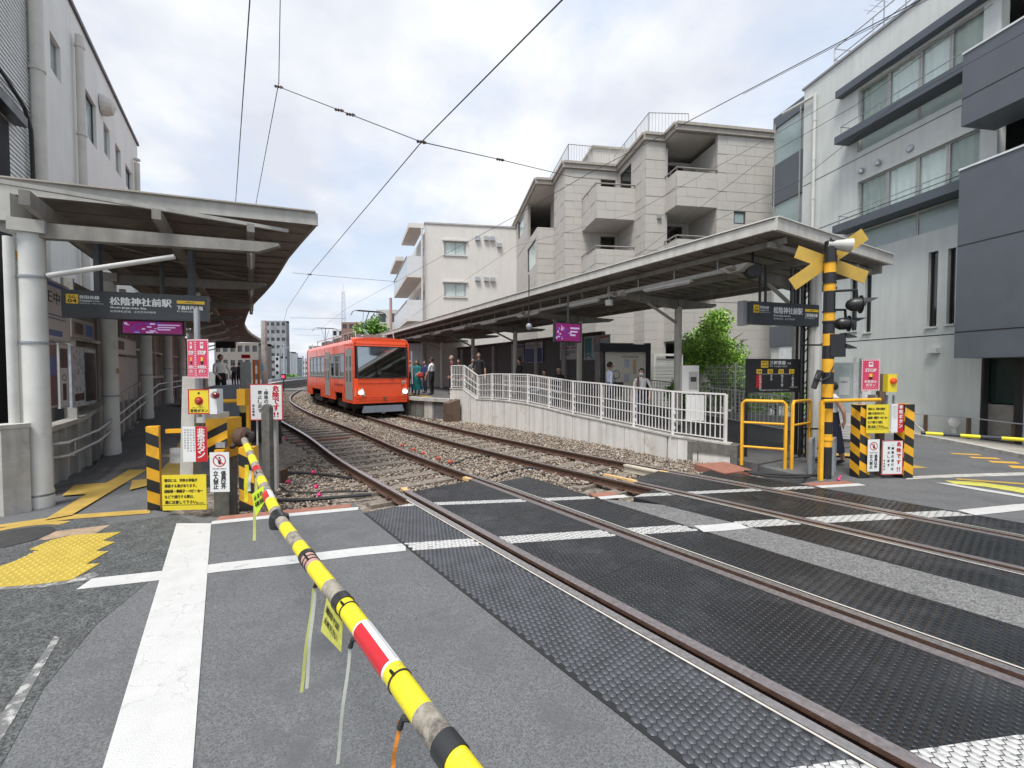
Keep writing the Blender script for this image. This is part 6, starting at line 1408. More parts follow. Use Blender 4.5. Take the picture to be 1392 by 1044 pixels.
    # roof equipment
    for d, w, l, h in ((1.5, 1.3, 2.1, .22), (4.6, 1.2, 1.6, .28), (7.2, 1.3, 1.5, .24)):
        q = MB(); c = a + u * d; q.obb(c - n * w / 2 + up * 3.135, u * l, n * w, up * h); o = q.build('roof_unit', M('roof unit grey', (.25, .26, .25), .5, var=.15), tram)
        for i in range(5): q = MB(); q.obb(c + u * (l * (i + .3) / 5) - n * (w / 2 + .01) + up * (3.16), u * (l * .08), n * (w + .02), up * (h - .04)); q.build('louvre', tdark, o)
    for q_ in (-1, 1):
        q = MB(); q.tube([a + u * 1.0 + n * q_ * .8 + up * 3.10, a + u * 1.1 + n * q_ * .8 + up * 3.42, a + u * 9.2 + n * q_ * .8 + up * 3.42], .022, 6)
        for d in (3, 5, 7, 9): q.tube([a + u * d + n * q_ * .8 + up * 3.1, a + u * d + n * q_ * .8 + up * 3.42], .018, 6)
        q.build('roof_rail', tsil, tram)
    if not front:
        return a, b_, u, n
    return a, b_, u, n
s_f = FL.sy(17.5)
ta, tb, tu, tn = tram_car(s_f, 10.2, True, [(.32, 1.42), (4.4, 5.4)], [(1.6, 2.5), (2.56, 3.4), (3.46, 4.25), (5.6, 6.6), (6.66, 7.6), (7.66, 8.6), (8.66, 9.5)], True)
tram_car(s_f + 10.65, 10.0, False, [(1.6, 2.6), (7.6, 8.6)], [(.5, 1.45), (2.8, 3.8), (3.86, 4.9), (4.96, 6.0), (6.06, 7.3)], False)
up = Vector((0, 0, 1))
# gangway bellows between the cars
q = MB()
for i in range(6): c = FL.P(s_f + 10.2 + .075 * i); q.obb(c - tn * (1.05 - .04 * (i % 2)) + up * .6, tu * .06, tn * (2.1 - .08 * (i % 2)), up * 2.4)
o = q.build('bellows', tdark, tram); o['kind'] = 'stuff'
# front end: slightly raked windscreen, chamfered corners
def fpt(x, z, dep): return ta - tn * x + tu * dep + up * z       # x to the right in the picture
Wt = TWd; ch = .13
def ring(z, rake): return [fpt(-Wt, z, .15 + rake), fpt(-Wt + ch, z, rake), fpt(Wt - ch, z, rake), fpt(Wt, z, .15 + rake)]
q = MB(); r0, r1 = ring(ZB, .03), ring(1.50, .0)
for i in range(3): q.quad(r0[i], r0[i + 1], r1[i + 1], r1[i])
q.build('front_panel', tor, tram)
q = MB(); r2, r3 = ring(2.78, .13), ring(3.05, .17); r4 = ring(3.12, .40)
for i in range(3): q.quad(r2[i], r2[i + 1], r3[i + 1], r3[i]); q.quad(r3[i], r3[i + 1], r4[i + 1], r4[i])
q.build('front_brow', tor, tram, smooth=True)
for x0, x1 in ((-Wt + .03, -Wt + ch + .01), (Wt - ch - .01, Wt - .03)):
    q = MB(); q.add([fpt(x0, 1.50, .14 if x0 < 0 else .0), fpt(x1, 1.50, .0 if x0 < 0 else .14), fpt(x1, 2.78, .13 if x0 < 0 else .27), fpt(x0, 2.78, .27 if x0 < 0 else .13)], [(0, 1, 2, 3)]); q.build('pillar', black, tram)
ws = q = MB(); q.hexa([fpt(-Wt + ch, 1.52, .005), fpt(Wt - ch, 1.52, .005), fpt(Wt - ch, 1.52, .03), fpt(-Wt + ch, 1.52, .03), fpt(-Wt + ch, 2.77, .131), fpt(Wt - ch, 2.77, .131), fpt(Wt - ch, 2.77, .155), fpt(-Wt + ch, 2.77, .155)]); wsb = q.build('windscreen', tfront, tram)
q = MB(); q.bar(fpt(-Wt + ch, 1.52, -.004), fpt(Wt - ch, 1.52, -.004), .03, .035); q.bar(fpt(-Wt + ch, 2.765, .122), fpt(Wt - ch, 2.765, .122), .03, .035)
for x in (-Wt + ch, Wt - ch): q.bar(fpt(x, 1.52, -.006), fpt(x, 2.765, .12), .035, .03)
q.build('windscreen_seal', blackr, tram)
# cab interior: desk, rear wall, driver's seat and destination display
q = MB(); q.obb(fpt(-Wt + .1, .87, .25), -tn * (2 * Wt - .2), tu * .5, up * .62); q.build('cab_desk', tdark, tram)
q = MB(); q.obb(fpt(-.2, .9, 1.45), -tn * (Wt - .0), tu * .03, up * 1.9); q.build('cab_partition', tdark, tram)
q = MB(); q.obb(fpt(.3, 1.3, .95), -tn * .45, tu * .1, up * .75); q.build('driver_seat', black, tram)
q = MB(); q.obb(fpt(-.30, 2.42, .19), -tn * .95, tu * .06, up * .28); o = q.build('destination_display', M('display face', (.30, .30, .30), .4), tram)
q = MB()
for z_ in (1.30, 2.86): q.bar(fpt(-Wt + ch, z_, -.002 if z_ < 2 else .135), fpt(Wt - ch, z_, -.002 if z_ < 2 else .135), .008, .010)
q.build('panel_seam', M('dark orange trim', (.25, .02, .01), .5), tram)['kind'] = 'stuff'
for d_ in (1.5, 3.45, 4.35, 5.45, 7.6): q = MB(); Pl(tb + tn * TWd, -tu).box(q, 10.2 - d_ - .006, 10.2 - d_ + .006, .87, 2.88, .001, .004); q.build('panel_seam', M('dark orange trim'), tram)
q = MB(); put_text(q, '下高井戸', fpt(.02, 2.55, .184), -tn, up, .5, .10, .004); put_text(q, 'Shimo-takaido', fpt(-.05, 2.46, .184), -tn, up, .35, .045, .002); q.build('lettering', EM('led red', (.8, .05, .05), 1.2), o)
q = MB(); q.obb(fpt(.52, 1.50, .34), -tn * .38, tu * .3, up * .30); q.build('fare_machine', black, tram)
# headlights in trapezoid bezels, badge, bumper line, wipers, plough
for sx_, lab in ((-1, 'left'), (1, 'right')):
    x0, x1 = (-Wt + .03, -Wt + .42) if sx_ < 0 else (Wt - .38, Wt - .02); dz = .32
    q = MB(); z0, z1 = .80, 1.12; e = .02 
    pa = [(x0 + (.0 if sx_ < 0 else .02), z0), (x1, z0), (x1 - (.09 if sx_ < 0 else 0), z1), (x0 + (.02 if sx_ < 0 else .07), z1)]
    dep = lambda x: (-.012 if abs(x) <= Wt - ch else -.012 + .15 * (abs(x) - (Wt - ch)) / ch)
    f_ = [fpt(x, z, dep(x)) for x, z in pa]; b2 = [fpt(x, z, dep(x) + .05) for x, z in pa]; q.hexa(b2 + f_); h_ = q.build('headlight', tsil, tram)
    q = MB(); c = fpt((x0 + x1) / 2 - .02 * sx_, .95, dep((x0 + x1) / 2) - .004); q.lathe(c, [(.085, 0), (.08, .010), (.02, .016)], 16, -tu); q.build('lamp', EM('headlight glow', (1, .97, .9), 5.0 if sx_ > 0 else 4.0), h_)
    q = MB(); q.obb(fpt(x0 + .06, .815, dep(x0 + .1) - .016), -tn * .24, tu * .01, up * .03); q.build('reflector', tdark, h_)
for z_, h_ in ((.735, .012), (.60, .010)):
    q = MB(); q.bar(fpt(-Wt + .02, z_, .10), fpt(-Wt + ch, z_, -.004), .012, h_); q.bar(fpt(-Wt + ch, z_, -.004), fpt(Wt - ch, z_, -.004), .012, h_); q.bar(fpt(Wt - ch, z_, -.004), fpt(Wt - .02, z_, .10), .012, h_); q.build('trim_line', M('dark orange trim', (.25, .02, .01), .5), tram)
q = MB(); q.lathe(fpt(.05, .70, -.0), [(.07, 0), (.065, .02), (.03, .03)], 12, -tu); q.build('emblem', M('emblem bronze', (.2, .14, .06), .4, .5), tram)
q = MB(); q.obb(fpt(.78, 1.28, -.003), -tn * .14, tu * .002, up * .11); o = q.build('number_plate', signwhite, tram); q = MB(); put_text(q, '304', fpt(.80, 1.31, -.005), -tn, up, .09, .05, .003); q.build('lettering', signred, o)
q = MB(); put_text(q, '304', fpt(.74, 1.16, -.004), -tn, up, .12, .045, .002); q.build('car_number', tdark, tram)
for (x0, z0), (x1, z1) in (((.42, 1.50), (-.45, 1.68)), ((.85, 1.50), (-.02, 1.72))):
    q = MB(); q.tube([fpt(x0, z0 - .05, -.03), fpt(x0 - .2, z0 + .06, -.03), fpt(x1, z1, .0)], .012, 6); q.build('wiper', black, tram)
q = MB(); q.hexa([fpt(-.84, .14, -.05), fpt(.84, .14, -.05), fpt(.80, .14, .3), fpt(-.80, .14, .3), fpt(-.78, .40, -.02), fpt(.78, .40, -.02), fpt(.74, .40, .3), fpt(-.74, .40, .3)]); q.build('plough', M('plough grey blue', (.17, .19, .23), .5, var=.1), tram)
q = MB(); q.obb(fpt(-1.0, .30, .32), -tn * 2.0, tu * .8, up * .25); q.build('underframe', tdark, tram)
q = MB(); q.obb(fpt(-.08, .08, -.02), -tn * .16, tu * .1, up * .10); q.build('coupler', M('coupler grey', (.3, .3, .3), .5), tram)
q = MB(); q.tube([fpt(Wt + .10, 2.62, .1), fpt(Wt + .12, 1.25, .05)], .03, 6); q.build('mirror_arm', tsil, tram)
# side emblem band and pantographs
LPt = Pl(tb + tn * TWd, -tu); q = MB(); put_text(q, 'TOKYU CORPORATION', LPt.P(10.2 - 3.3, 1.15, .012), -tu, up, 1.5, .09, .006); q.build('lettering', M('gold grey letters', (.35, .06, .04), .5), tram)
def pantograph(c, u, n, h):
    q = MB(); b0 = c + up * 3.14
    for a_ in (-.45, .45): q.bar(b0 + n * a_ - u * .7, b0 + n * a_ + u * .7, .05, .08)
    for a_ in (-.6, .6): q.bar(b0 - n * .5 + u * a_, b0 + n * .5 + u * a_, .05, .06)
    for a_, b_ in ((-.45, -.6), (.45, -.6), (-.45, .6), (.45, .6)): q.lathe(b0 + n * a_ + u * b_ + up * .03, [(.05, 0), (.07, .03), (.05, .06), (.07, .09), (.04, .14)], 10)
    base = q.build('pantograph_base', greysteel, tram)
    k1 = b0 + u * .95 + up * (.45 * h); tip = b0 - u * .05 + up * h
    q = MB(); q.tube([b0 - u * .3 + up * .12, k1], .03, 8); q.tube([k1, tip], .022, 8); q.tube([k1 - up * .03, tip - n * .25], .01, 6); q.tube([k1 - up * .03, tip + n * .25], .01, 6); q.build('arm', greysteel, base)
    q = MB(); q.tube([tip - n * .78 - up * .22, tip - n * .70 - up * .06, tip - n * .58, tip + n * .58, tip + n * .70 - up * .06, tip + n * .78 - up * .22], .016, 6)
    for d_ in (-.12, .12): q.bar(tip - n * .5 + u * d_, tip + n * .5 + u * d_, .035, .03)
    q.bar(tip - n * .4 - u * .12, tip - n * .4 + u * .12, .02, .02); q.bar(tip + n * .4 - u * .12, tip + n * .4 + u * .12, .02, .02); q.build('contact_strip', black, base)
pantograph(ta + tu * 1.9, tu, tn, 1.25)
a2, b2_ = FL.P(s_f + 10.65), FL.P(s_f + 20.65); u2 = (b2_ - a2).normalized(); pantograph(a2 + u2 * 2.6, u2, Vector((-u2.y, u2.x, 0)), 1.45)

# ------------------------------------------------------------ crossing equipment
FR = Vector((1, .08, 0)).normalized()      # panels face the road
UP = Vector((0, 0, 1))
def hazard(name, p, w, d, h, lab, ang=0.0, side='both', group=None, cat='post'):
    """square post with slanting black and yellow bands (real, slightly raised bands)"""
    p = Vector(p); r_ = Vector((math.cos(ang), math.sin(ang), 0)); f_ = Vector((-r_.y, r_.x, 0)); t = thing(name, p, lab, cat, group)
    q = MB(); q.obb(p - r_ * w / 2 - f_ * d / 2, r_ * w, f_ * d, UP * h); q.build('post_body', org, t)
    mb = MB(); st = .30; b0 = -.1; k = 0; sl_ = .55
    while b0 < h + .2:
        z0, z1 = b0, b0 + st * .5
        for (o_, dr, ww, nn) in ((p - r_ * w / 2 - f_ * (d / 2 + .001), r_, w, -f_), (p - r_ * (w / 2 + .001) + f_ * d / 2, -f_, d, -r_)):
            # parallelogram clipped to 0..h
            pts = []
            N_ = 8
            lo = [(i / N_ * ww, z0 + (1 - i / N_) * ww * sl_ * (1 if nn == -f_ else 1)) for i in range(N_ + 1)]; hi = [(x, z + st * .5) for x, z in lo]
            lo = [(x, min(max(z, 0), h)) for x, z in lo]; hi = [(x, min(max(z, 0), h)) for x, z in hi]
            for i in range(N_):
                if hi[i][1] - lo[i][1] < 1e-4 and hi[i + 1][1] - lo[i + 1][1] < 1e-4: continue
                mb.quad(*[o_ + dr * x + UP * z for x, z in (lo[i], lo[i + 1], hi[i + 1], hi[i])])
        b0 += st
    o = mb.build('black_band', black, t); o['kind'] = 'stuff'; return t
def sign(lab, p, r_, w, h, mat, writer, th=.006, border=None, bw=.01, cat='sign', post=None):
    t = thing('warning_sign', p, lab, cat); r_ = Vector(r_).normalized(); b = board('plate', t, Vector(p), r_, UP, w, h, th, mat, border, bw); n = r_.cross(UP)
    at = lambda x, z, o=.002: Vector(p) + r_ * x * w + UP * z * h + n * o
    layers = {}
    writer(at, r_, w, h, lambda m_: layers.setdefault(m_, MB()))
    for m_, q in layers.items(): q.build('lettering', m_, b)
    return t, b, at
def w_ditch(at, r_, w, h, L):
    q = L(ink)
    for i, (s, b) in enumerate((('踏切には、列車の車輪が', .0015), ('通過する溝があります。', .0015), ('自転車・車椅子・ベビーカー', .004), ('などで通行する際は、', .0015), ('溝に注意して下さい。', .0025))):
        put_text(q, s, at(.06, .80 - i * .155), r_, UP, (.74, .72, .86, .66, .74)[i] * w, .095 * h, b)
    q.obb(at(.02, .14, .0005), r_ * .96 * w, UP * .012 * h, r_.cross(UP) * .001); put_text(q, '東急電鉄', at(.76, .17), r_, UP, .18 * w, .045 * h)
def w_emerg(at, r_, w, h, L):
    q = L(signred); n = r_.cross(UP); q.obb(at(.52, 0, .0003), r_ * .48 * w, UP * h, n * .001); q2 = L(signwhite); vert_text(q2, '非常ボタン', at(.61, .95, .0025), r_, UP, .29 * w, .004, pitch=1.12 * .9 * (h / w) * .56)
    q3 = L(ink)
    for i in range(4): vert_text(q3, ('非常の場合このボタンを', '強く押して下さい係員へ', '踏切内の異常を知らせ', '列車が止まります')[i][:9], at(.42 - i * .12, .93, .002), r_, UP, .075 * w, pitch=1.5)
def w_staff(at, r_, w, h, L):
    q = L(signred); n = r_.cross(UP); c = at(.5, .79, .002); R_ = w * .34
    for i in range(24):
        a0, a1 = 2 * math.pi * i / 24, 2 * math.pi * (i + 1) / 24
        q.quad(*[c + r_ * rr * math.cos(a) + UP * rr * math.sin(a) for rr, a in ((R_ * .84, a0), (R_, a0), (R_, a1), (R_ * .84, a1))])
    q.quad(*[c + n * .0006 + (r_ * x + UP * z) * R_ for x, z in ((-.66, .54), (-.54, .66), (.66, -.54), (.54, -.66))])
    k = L(ink)
    kk = [c + (r_ * x + UP * z) * R_ for x, z in ((-.12, -.6), (.3, -.6), (.1, -.1), (.35, .1), (.2, .25), (-.05, .1), (-.25, .0))]; k.add(kk, [tuple(range(len(kk)))])
    k.lathe(c + (r_ * .02 + UP * .45) * R_, [(.15 * R_, 0), (.15 * R_, .0006)], 12, n)
    put_text(k, 'STAFF ONLY', at(.14, .57), r_, UP, .72 * w, .03 * h, .0006); vert_text(k, '係員以外', at(.57, .53), r_, UP, .26 * w, .003, pitch=.112 * h / (.26 * w)); vert_text(k, '立入禁止', at(.17, .53), r_, UP, .26 * w, .003, pitch=.112 * h / (.26 * w))
def w_danger(at, r_, w, h, L):
    q = L(signred); vert_text(q, '危険です', at(.70, .95), r_, UP, .19 * w, .005, pitch=.175 * h / (.19 * w)); put_text(q, '!!', at(.72, .09), r_, UP, .15 * w, .13 * h, .003)
    k = L(ink); vert_text(k, '・線路の通行は', at(.44, .93), r_, UP, .12 * w, .002, pitch=.12 * h / (.12 * w)); vert_text(k, '禁止します', at(.25, .82), r_, UP, .12 * w, .002, pitch=.125 * h / (.12 * w)); vert_text(k, '東急電鉄', at(.07, .44), r_, UP, .075 * w, .001, pitch=.085 * h / (.075 * w))
def w_stop(at, r_, w, h, L):
    n = r_.cross(UP); q = L(signwhite)
    for i in range(18):       # striped edge
        z = i / 18
        for x in (0, .93): q.add([at(x, z, .001), at(x + .07, z + .018, .001), at(x + .07, z + .046, .001), at(x, z + .028, .001)], [(0, 1, 2, 3)])
    for i in range(10):
        for z in (0, .955): q.add([at(i / 10, z, .0012), at(i / 10 + .05, z, .0012), at(i / 10 + .08, z + .045, .0012), at(i / 10 + .03, z + .045, .0012)], [(0, 1, 2, 3)])
    put_text(q, 'STOP', at(.2, .60), r_, UP, .6 * w, .10 * h, .004); q.obb(at(.38, .76, .001), r_ * .24 * w, UP * .16 * h, n * .001); put_text(q, '非常停止', at(.16, .245), r_, UP, .68 * w, .085 * h, .002); put_text(q, 'ボタン', at(.24, .13), r_, UP, .52 * w, .095 * h, .002); put_text(q, 'Emergency button', at(.15, .075), r_, UP, .7 * w, .03 * h)
    k = L(M('sign rose', (.55, .12, .18), .5)); k.obb(at(.42, .83, .0025), r_ * .16 * w, UP * .06 * h, n * .001); y = L(M('sign amber')); y.obb(at(.42, .44, .002), r_ * .16 * w, UP * .1 * h, n * .001)
    d = L(ink); d.obb(at(.40, .36, .002), r_ * .2 * w, UP * .08 * h, n * .001)
YL = 5.45
def rect(px0, px1, yt, yb, Y): a = A(px0, yb, Y); b_ = A(px1, yb, Y); c = A(px0, yt, Y); return a, (b_ - a).length, c.z - a.z
# --- west side group
a = A(211, 700, 5.6); hazard('hazard_post', (a.x, 5.6, 0), .13, .11, A(214, 580, 5.55).z, 'black and yellow striped square post left of the yellow wheel warning sign', .5, group='striped posts by the west barrier')
a = G(324, 700); hazard('hazard_post', (a.x, 5.6, 0), .175, .16, A(324, 608, 5.55).z, 'black and yellow striped square post under the raised end of the barrier arm', .2, group='striped posts by the west barrier')
p, w, h = rect(221, 278, 646, 694, 5.32); sign('yellow sign with black writing about the wheel groove, fixed low beside the left striped post', p, FR, w, h, signyel, w_ditch)
p, w, h = rect(249, 280.5, 580, 628, 5.5); sign('red and white vertical emergency button sign above the yellow sign, west side', p, FR, w, h, signwhite, w_emerg)
p, w, h = rect(286, 311, 615, 669, 5.35); sign('white no entry staff sign hanging beside the west barrier machine', p, FR, w, h, signwhite, w_staff)
p, w, h = rect(340, 383, 522, 571.5, 6.9); sign('white danger sign with red border and red lettering beside the near track', p, FR, w, h, signwhite, w_danger, border=signred, bw=.014)
for (x, y0_, y1_, Y, lab, m_, r__) in ((351, 571, 648, 7.0, 'thin white pipe holding the danger sign, left of the two', white, .014), (375, 571, 622, 7.06, 'thicker pale pole behind the danger sign, right of the two', offwhite, .045)):
    q = MB(); b_ = A(x, y1_, Y); q.tube([(b_.x, Y, -.2), (b_.x, Y, A(x, y0_ - 30, Y).z)], r__, 8); o = q.build('sign_post', m_, smooth=True); tag(o, lab, 'post')
# grey concrete marker post with rounded head
p = A(365, 660, 6.72); p.z = -.2; q = MB(); w = .13; hh = A(365, 550, p.y).z + .2; q.cbox(p, (.1, 1), w, .1, hh - .06)
for i in range(6):
    a0, a1 = math.pi * i / 6, math.pi * (i + 1) / 6
    q.hexa([p + Vector((math.cos(a1) * w / 2, -.05, hh - .06)), p + Vector((math.cos(a0) * w / 2, -.05, hh - .06)), p + Vector((math.cos(a0) * w / 2, .05, hh - .06)), p + Vector((math.cos(a1) * w / 2, .05, hh - .06)), p + Vector((math.cos(a1) * w / 2, -.05, hh - .06 + math.sin(a1) * w / 2)), p + Vector((math.cos(a0) * w / 2, -.05, hh - .06 + math.sin(a0) * w / 2)), p + Vector((math.cos(a0) * w / 2, .05, hh - .06 + math.sin(a0) * w / 2)), p + Vector((math.cos(a1) * w / 2, .05, hh - .06 + math.sin(a1) * w / 2))])
o = q.build('marker_post', concdark); tag(o, 'dark grey concrete marker post with rounded head in front of the danger sign', 'post')
# leaning concrete post carrying the buttons
t = thing('concrete_post', A(256, 660, 5.75), 'leaning grey concrete post behind the emergency button signs', 'post'); q = MB(); b_ = A(258, 672, 5.75); c = A(262, 512, 5.75); q.bar(b_, c, .17, .14); q.build('shaft', conc, t)
q = MB(); q.bar(A(227, 586, 5.75), A(300, 584, 5.75), .06, .05); q.build('rail', org, t); q = MB(); q.bar(A(222, 619, 5.72), A(290, 618, 5.72), .03, .035); q.build('rail', steel, t)
q = MB(); a = A(231, 630, 5.7); q.obb(a, FR * .2, Vector((0, .05, 0)), UP * .2); q.build('junction_plate', steel, t)
q = MB(); a = A(266, 575, 5.7); q.obb(a, FR * .30, Vector((0, .2, 0)), UP * .13); q.build('grey_case', M('cabinet grey'), t)
# yellow emergency button box with red lamp
p, w, h = rect(256, 284, 529, 563, 5.5)
def w_btn(at, r_, w, h, L):
    q = L(signred); n = r_.cross(UP); q.lathe(at(.5, .53, .001), [(.2 * w, 0), (.2 * w, .003)], 20, n); k = L(ink); k.lathe(at(.5, .84, .001), [(.05 * w, 0), (.05 * w, .002)], 12, n); put_text(k, '押して下さい', at(.2, .23), r_, UP, .6 * w, .05 * h); put_text(k, '非常ボタン', at(.1, .07), r_, UP, .8 * w, .13 * h, .002)
t, b, at = sign('yellow emergency button box with red rim and small red lamp on the west post', p, FR, w, h, signyel, w_btn, border=signred, bw=.014, cat='emergency button')
q = MB(); n = FR.cross(UP); q.lathe(at(.5, .53, .004), [(.12 * w, 0), (.12 * w, .02), (.08 * w, .03)], 16, n); q.build('button', M('button dull red', (.35, .06, .03), .4), b)
q = MB(); q.obb(Vector(p) + Vector((w + .002, .01, .0)), FR * .09, Vector((0, .12, 0)), UP * h); q.build('case', signwhite, t)
q = MB(); c = A(292, 537, 5.5); q.lathe(c, [(.05, 0), (.05, .03)], 14, (.7, -.7, 0)); q.build('lamp_base', offwhite, t); q = MB(); q.lathe(c + Vector((.022, -.022, 0)), [(.035, 0), (.035, .05), (.02, .065)], 14, (.7, -.7, 0)); q.build('red_lamp', M('dark red lens', (.18, .01, .015), .2), t, smooth=True)
# STOP placards on three sides of the pole
pz = A(268, 514, 5.6).z; pt = A(268, 462, 5.6).z; c = A(265.5, 500, 5.45); dl = Vector((-.9, .45, 0)).normalized(); dr = Vector((1, .1, 0)).normalized()
base = Vector((c.x, c.y, pz))
sign('red STOP placard on the silver pole, left face', base + dl * .17, -dl, .168, pt - pz, signpink, w_stop)
sign('red STOP placard on the silver pole, right face turned to the road', base + dr * .003, dr, .155, pt - pz, signpink, w_stop)
q = MB(); b_ = A(269, 500, 5.62); q.tube([(b_.x, b_.y, 1.2), (b_.x, b_.y, A(269, 420, 5.62).z)], .034, 12); o = q.build('silver_pole', steel, smooth=True); tag(o, 'silver metal pole rising above the west STOP placards', 'pole')
# --- barrier machine and the long arm
bm = thing('level_crossing_barrier', (A(330, 600, 5.75).x, 5.75, 0), 'west level crossing barrier with long yellow and grey arm reaching towards the camera', 'crossing barrier')
a = A(286, 650, 5.75); x0, x1 = A(287, 600, 5.75).x, A(316, 600, 5.75).x
q = MB(); q.box(x0, x1, 5.65, 5.95, .66, A(300, 569, 5.7).z); q.build('machine_case', org, bm); q = MB(); q.box(x0 + .04, x1 - .04, 5.72, 5.9, -.2, .658); q.build('machine_stand', concdark, bm)
mb = MB(); f_ = Vector((x0, 5.648, 0)); w = x1 - x0; zt = A(300, 569, 5.7).z
for k in range(4):
    z0 = .68 + k * .21
    if z0 + .1 < zt: mb.quad(*[f_ + Vector((x, 0, min(z, zt))) for x, z in ((0, z0), (w, z0 + .14), (w, z0 + .24), (0, z0 + .10))])
mb.build('black_band', black, bm)['kind'] = 'stuff'
q = MB(); q.box(x0 + .16, x0 + .28, 5.60, 5.646, .80, .87); q.build('maker_plate', steel, bm); q = MB(); q.box(x0 + .17, x0 + .29, 5.56, 5.646, .62, .78); q.build('lock_box', org, bm)
piv = A(332, 592, 5.72)
q = MB(); q.lathe(piv - Vector((.10, .0, .02)), [(.10, 0), (.13, .03), (.13, .12), (.09, .16)], 14, (1, 0, 0)); q.build('pivot_drum', rust, bm, smooth=True)
random.seed(9)
for i in range(9): q = MB(); a = piv + Vector((random.uniform(-.14, .18), random.uniform(-.08, .1), random.uniform(-.11, .10))); q.bar(a, a + Vector((random.uniform(-.1, .1), random.uniform(-.08, .08), random.uniform(-.05, .05))), .05, .04); q.build('linkage', M('black grease', (.03, .022, .02), .5, var=.4), bm)
AZ = [(332, 598, .955), (345, 628, .955), (362, 668, .95), (378, 703, .945), (400, 733, .94), (430, 775, .935), (470, 825, .93), (520, 893, .925), (560, 950, .92), (600, 1006, .915), (640, 1060, .91), (720, 1165, .90)]
AP = [G(x, y, z) for x, y, z in AZ]; Ay = [y for _, y, _ in AZ]
def arm_at(y):
    i = max(k for k in range(len(Ay)) if Ay[k] <= y + 1e-6); i = min(i, len(Ay) - 2)
    # perspective correct enough: interpolate in 1/Y
    t_ = (y - Ay[i]) / (Ay[i + 1] - Ay[i]); a, c = AP[i], AP[i + 1]; iy = (1 - t_) / a.y + t_ / c.y; Y = 1 / iy; return a.lerp(c, (a.y - Y) / (a.y - c.y))
def arm_r(y): return float(np.interp(y, [598, 700, 1165], [.034, .0325, .033]))
bands = [(598, 606, armgrey), (606, 616, armyel), (616, 622, armgrey), (622, 632, armyel), (632, 637, armgrey), (637, 643, signred), (643, 652, armgrey), (652, 661, armyel), (661, 672, armgrey), (672, 682, 'rw'), (682, 695, armyel), (695, 700, armgrey), (700, 709, black), (709, 717, armgrey), (717, 730, armyel), (730, 743, armgrey), (743, 756, armyel), (756, 760, black), (760, 772, M('faded pink tape', (.42, .25, .21), .7, var=.2)), (772, 798, armyel), (798, 816, armgrey), (816, 824, black), (824, 856, armyel), (856, 914, 'rw'), (914, 972, armyel), (972, 1010, armgrey), (1010, 1034, black), (1034, 1075, armyel), (1075, 1110, armgrey), (1110, 1165, armyel)]
for y0, y1, m_ in bands:
    k = max(2, int((y1 - y0) / 8)); yy = np.linspace(y0 + .02, y1 - .02, k + 1); pts = [arm_at(y) for y in yy]; r_ = arm_r(y0) + (.004 if m_ is black else 0) + (.001 if m_ == 'rw' else 0)
    q = MB(); q.tube(pts, r_, 20); b_ = q.build('arm_section', signwhite if m_ == 'rw' else m_, bm, smooth=True)
    if m_ == 'rw':
        d = (pts[-1] - pts[0]).normalized(); up_ = UP; side = d.cross(up_).normalized()
        for (t0, t1, mm) in ((-30, 78, signred), (150, 156, M('thin grey line', (.3, .3, .32), .4)), (112, 116, M('thin grey line'))):
            q = MB(); L_ = (pts[-1] - pts[0]).length; ins = L_ * .04
            N_ = 8
            for i in range(N_):
                t_a, t_b = math.radians(t0 + (t1 - t0) * i / N_), math.radians(t0 + (t1 - t0) * (i + 1) / N_); o1 = side * math.cos(t_a) + up_ * math.sin(t_a); o2 = side * math.cos(t_b) + up_ * math.sin(t_b); rr = r_ + .0008
                if pts[0].x > 1e9: pass
                q.quad(pts[0] + d * ins + o1 * rr, pts[-1] - d * ins + o1 * rr, pts[-1] - d * ins + o2 * rr, pts[0] + d * ins + o2 * rr)
            q.build('reflective_tape', mm, b_)
for y in (764, 768, 831, 927, 648):      # cable ties with a stub
    c = arm_at(y); d = (arm_at(y + 4) - arm_at(y - 4)).normalized(); q = MB(); q.lathe(c - d * .004, [(arm_r(y) + .003, 0), (arm_r(y) + .003, .006)], 20, d); s_ = d.cross(UP).normalized(); q.build('cable_tie', black, bm)
    q = MB(); q.lathe(c + (UP * .8 + s_ * .5).normalized() * (arm_r(y) + .002), [(.005, 0), (.004, .02)], 8, (UP * .8 + s_ * .5)); q.build('tie_end', black, bm)
c = arm_at(705); q = MB(); q.lathe(c - UP * .05, [(.05, 0), (.055, .03), (.05, .07)], 14); q.build('joint', blackr, bm, smooth=True)
ribl = M('faded lime ribbon', (.55, .58, .18), .6, var=.1); ribw = M('pale ribbon', (.55, .57, .50), .6)
def ribbon(y_on, xt, yt_, xb, yb, w, m_, lab, hook=True):
    c = arm_at(y_on); Y = c.y; a, b_ = A(xt, yt_, Y), A(xb, yb, Y); q = MB()
    N_ = 10; vs = []
    for i in range(N_ + 1):
        p = a.lerp(b_, i / N_) + Vector((.0015 * math.sin(i * .7), .004 * math.sin(i * .9), 0)); vs += [p - Vector((w / 2, 0, 0)), p + Vector((w / 2, .004, 0))]
    q.add(vs, [(2 * i, 2 * i + 1, 2 * i + 3, 2 * i + 2) for i in range(N_)]); q.add([v + Vector((0, .0015, 0)) for v in vs], [(2 * i, 2 * i + 2, 2 * i + 3, 2 * i + 1) for i in range(N_)]); q.build('ribbon', m_, bm)
    if hook: q = MB(); q.tube([c - UP * .03, a.lerp(c, .2), a + UP * -.02], .009, 8); q.build('ribbon_hook', blackr, bm)
ribbon(784, 428, 792, 416, 937, .013, ribw, ''); ribbon(784, 426, 800, 409, 942, .012, ribl, '', False)
ribbon(856, 476, 872, 458, 1040, .010, ribw, ''); ribbon(962, 543, 980, 533, 1050, .010, M('orange ribbon', (.7, .25, .03), .6), '')
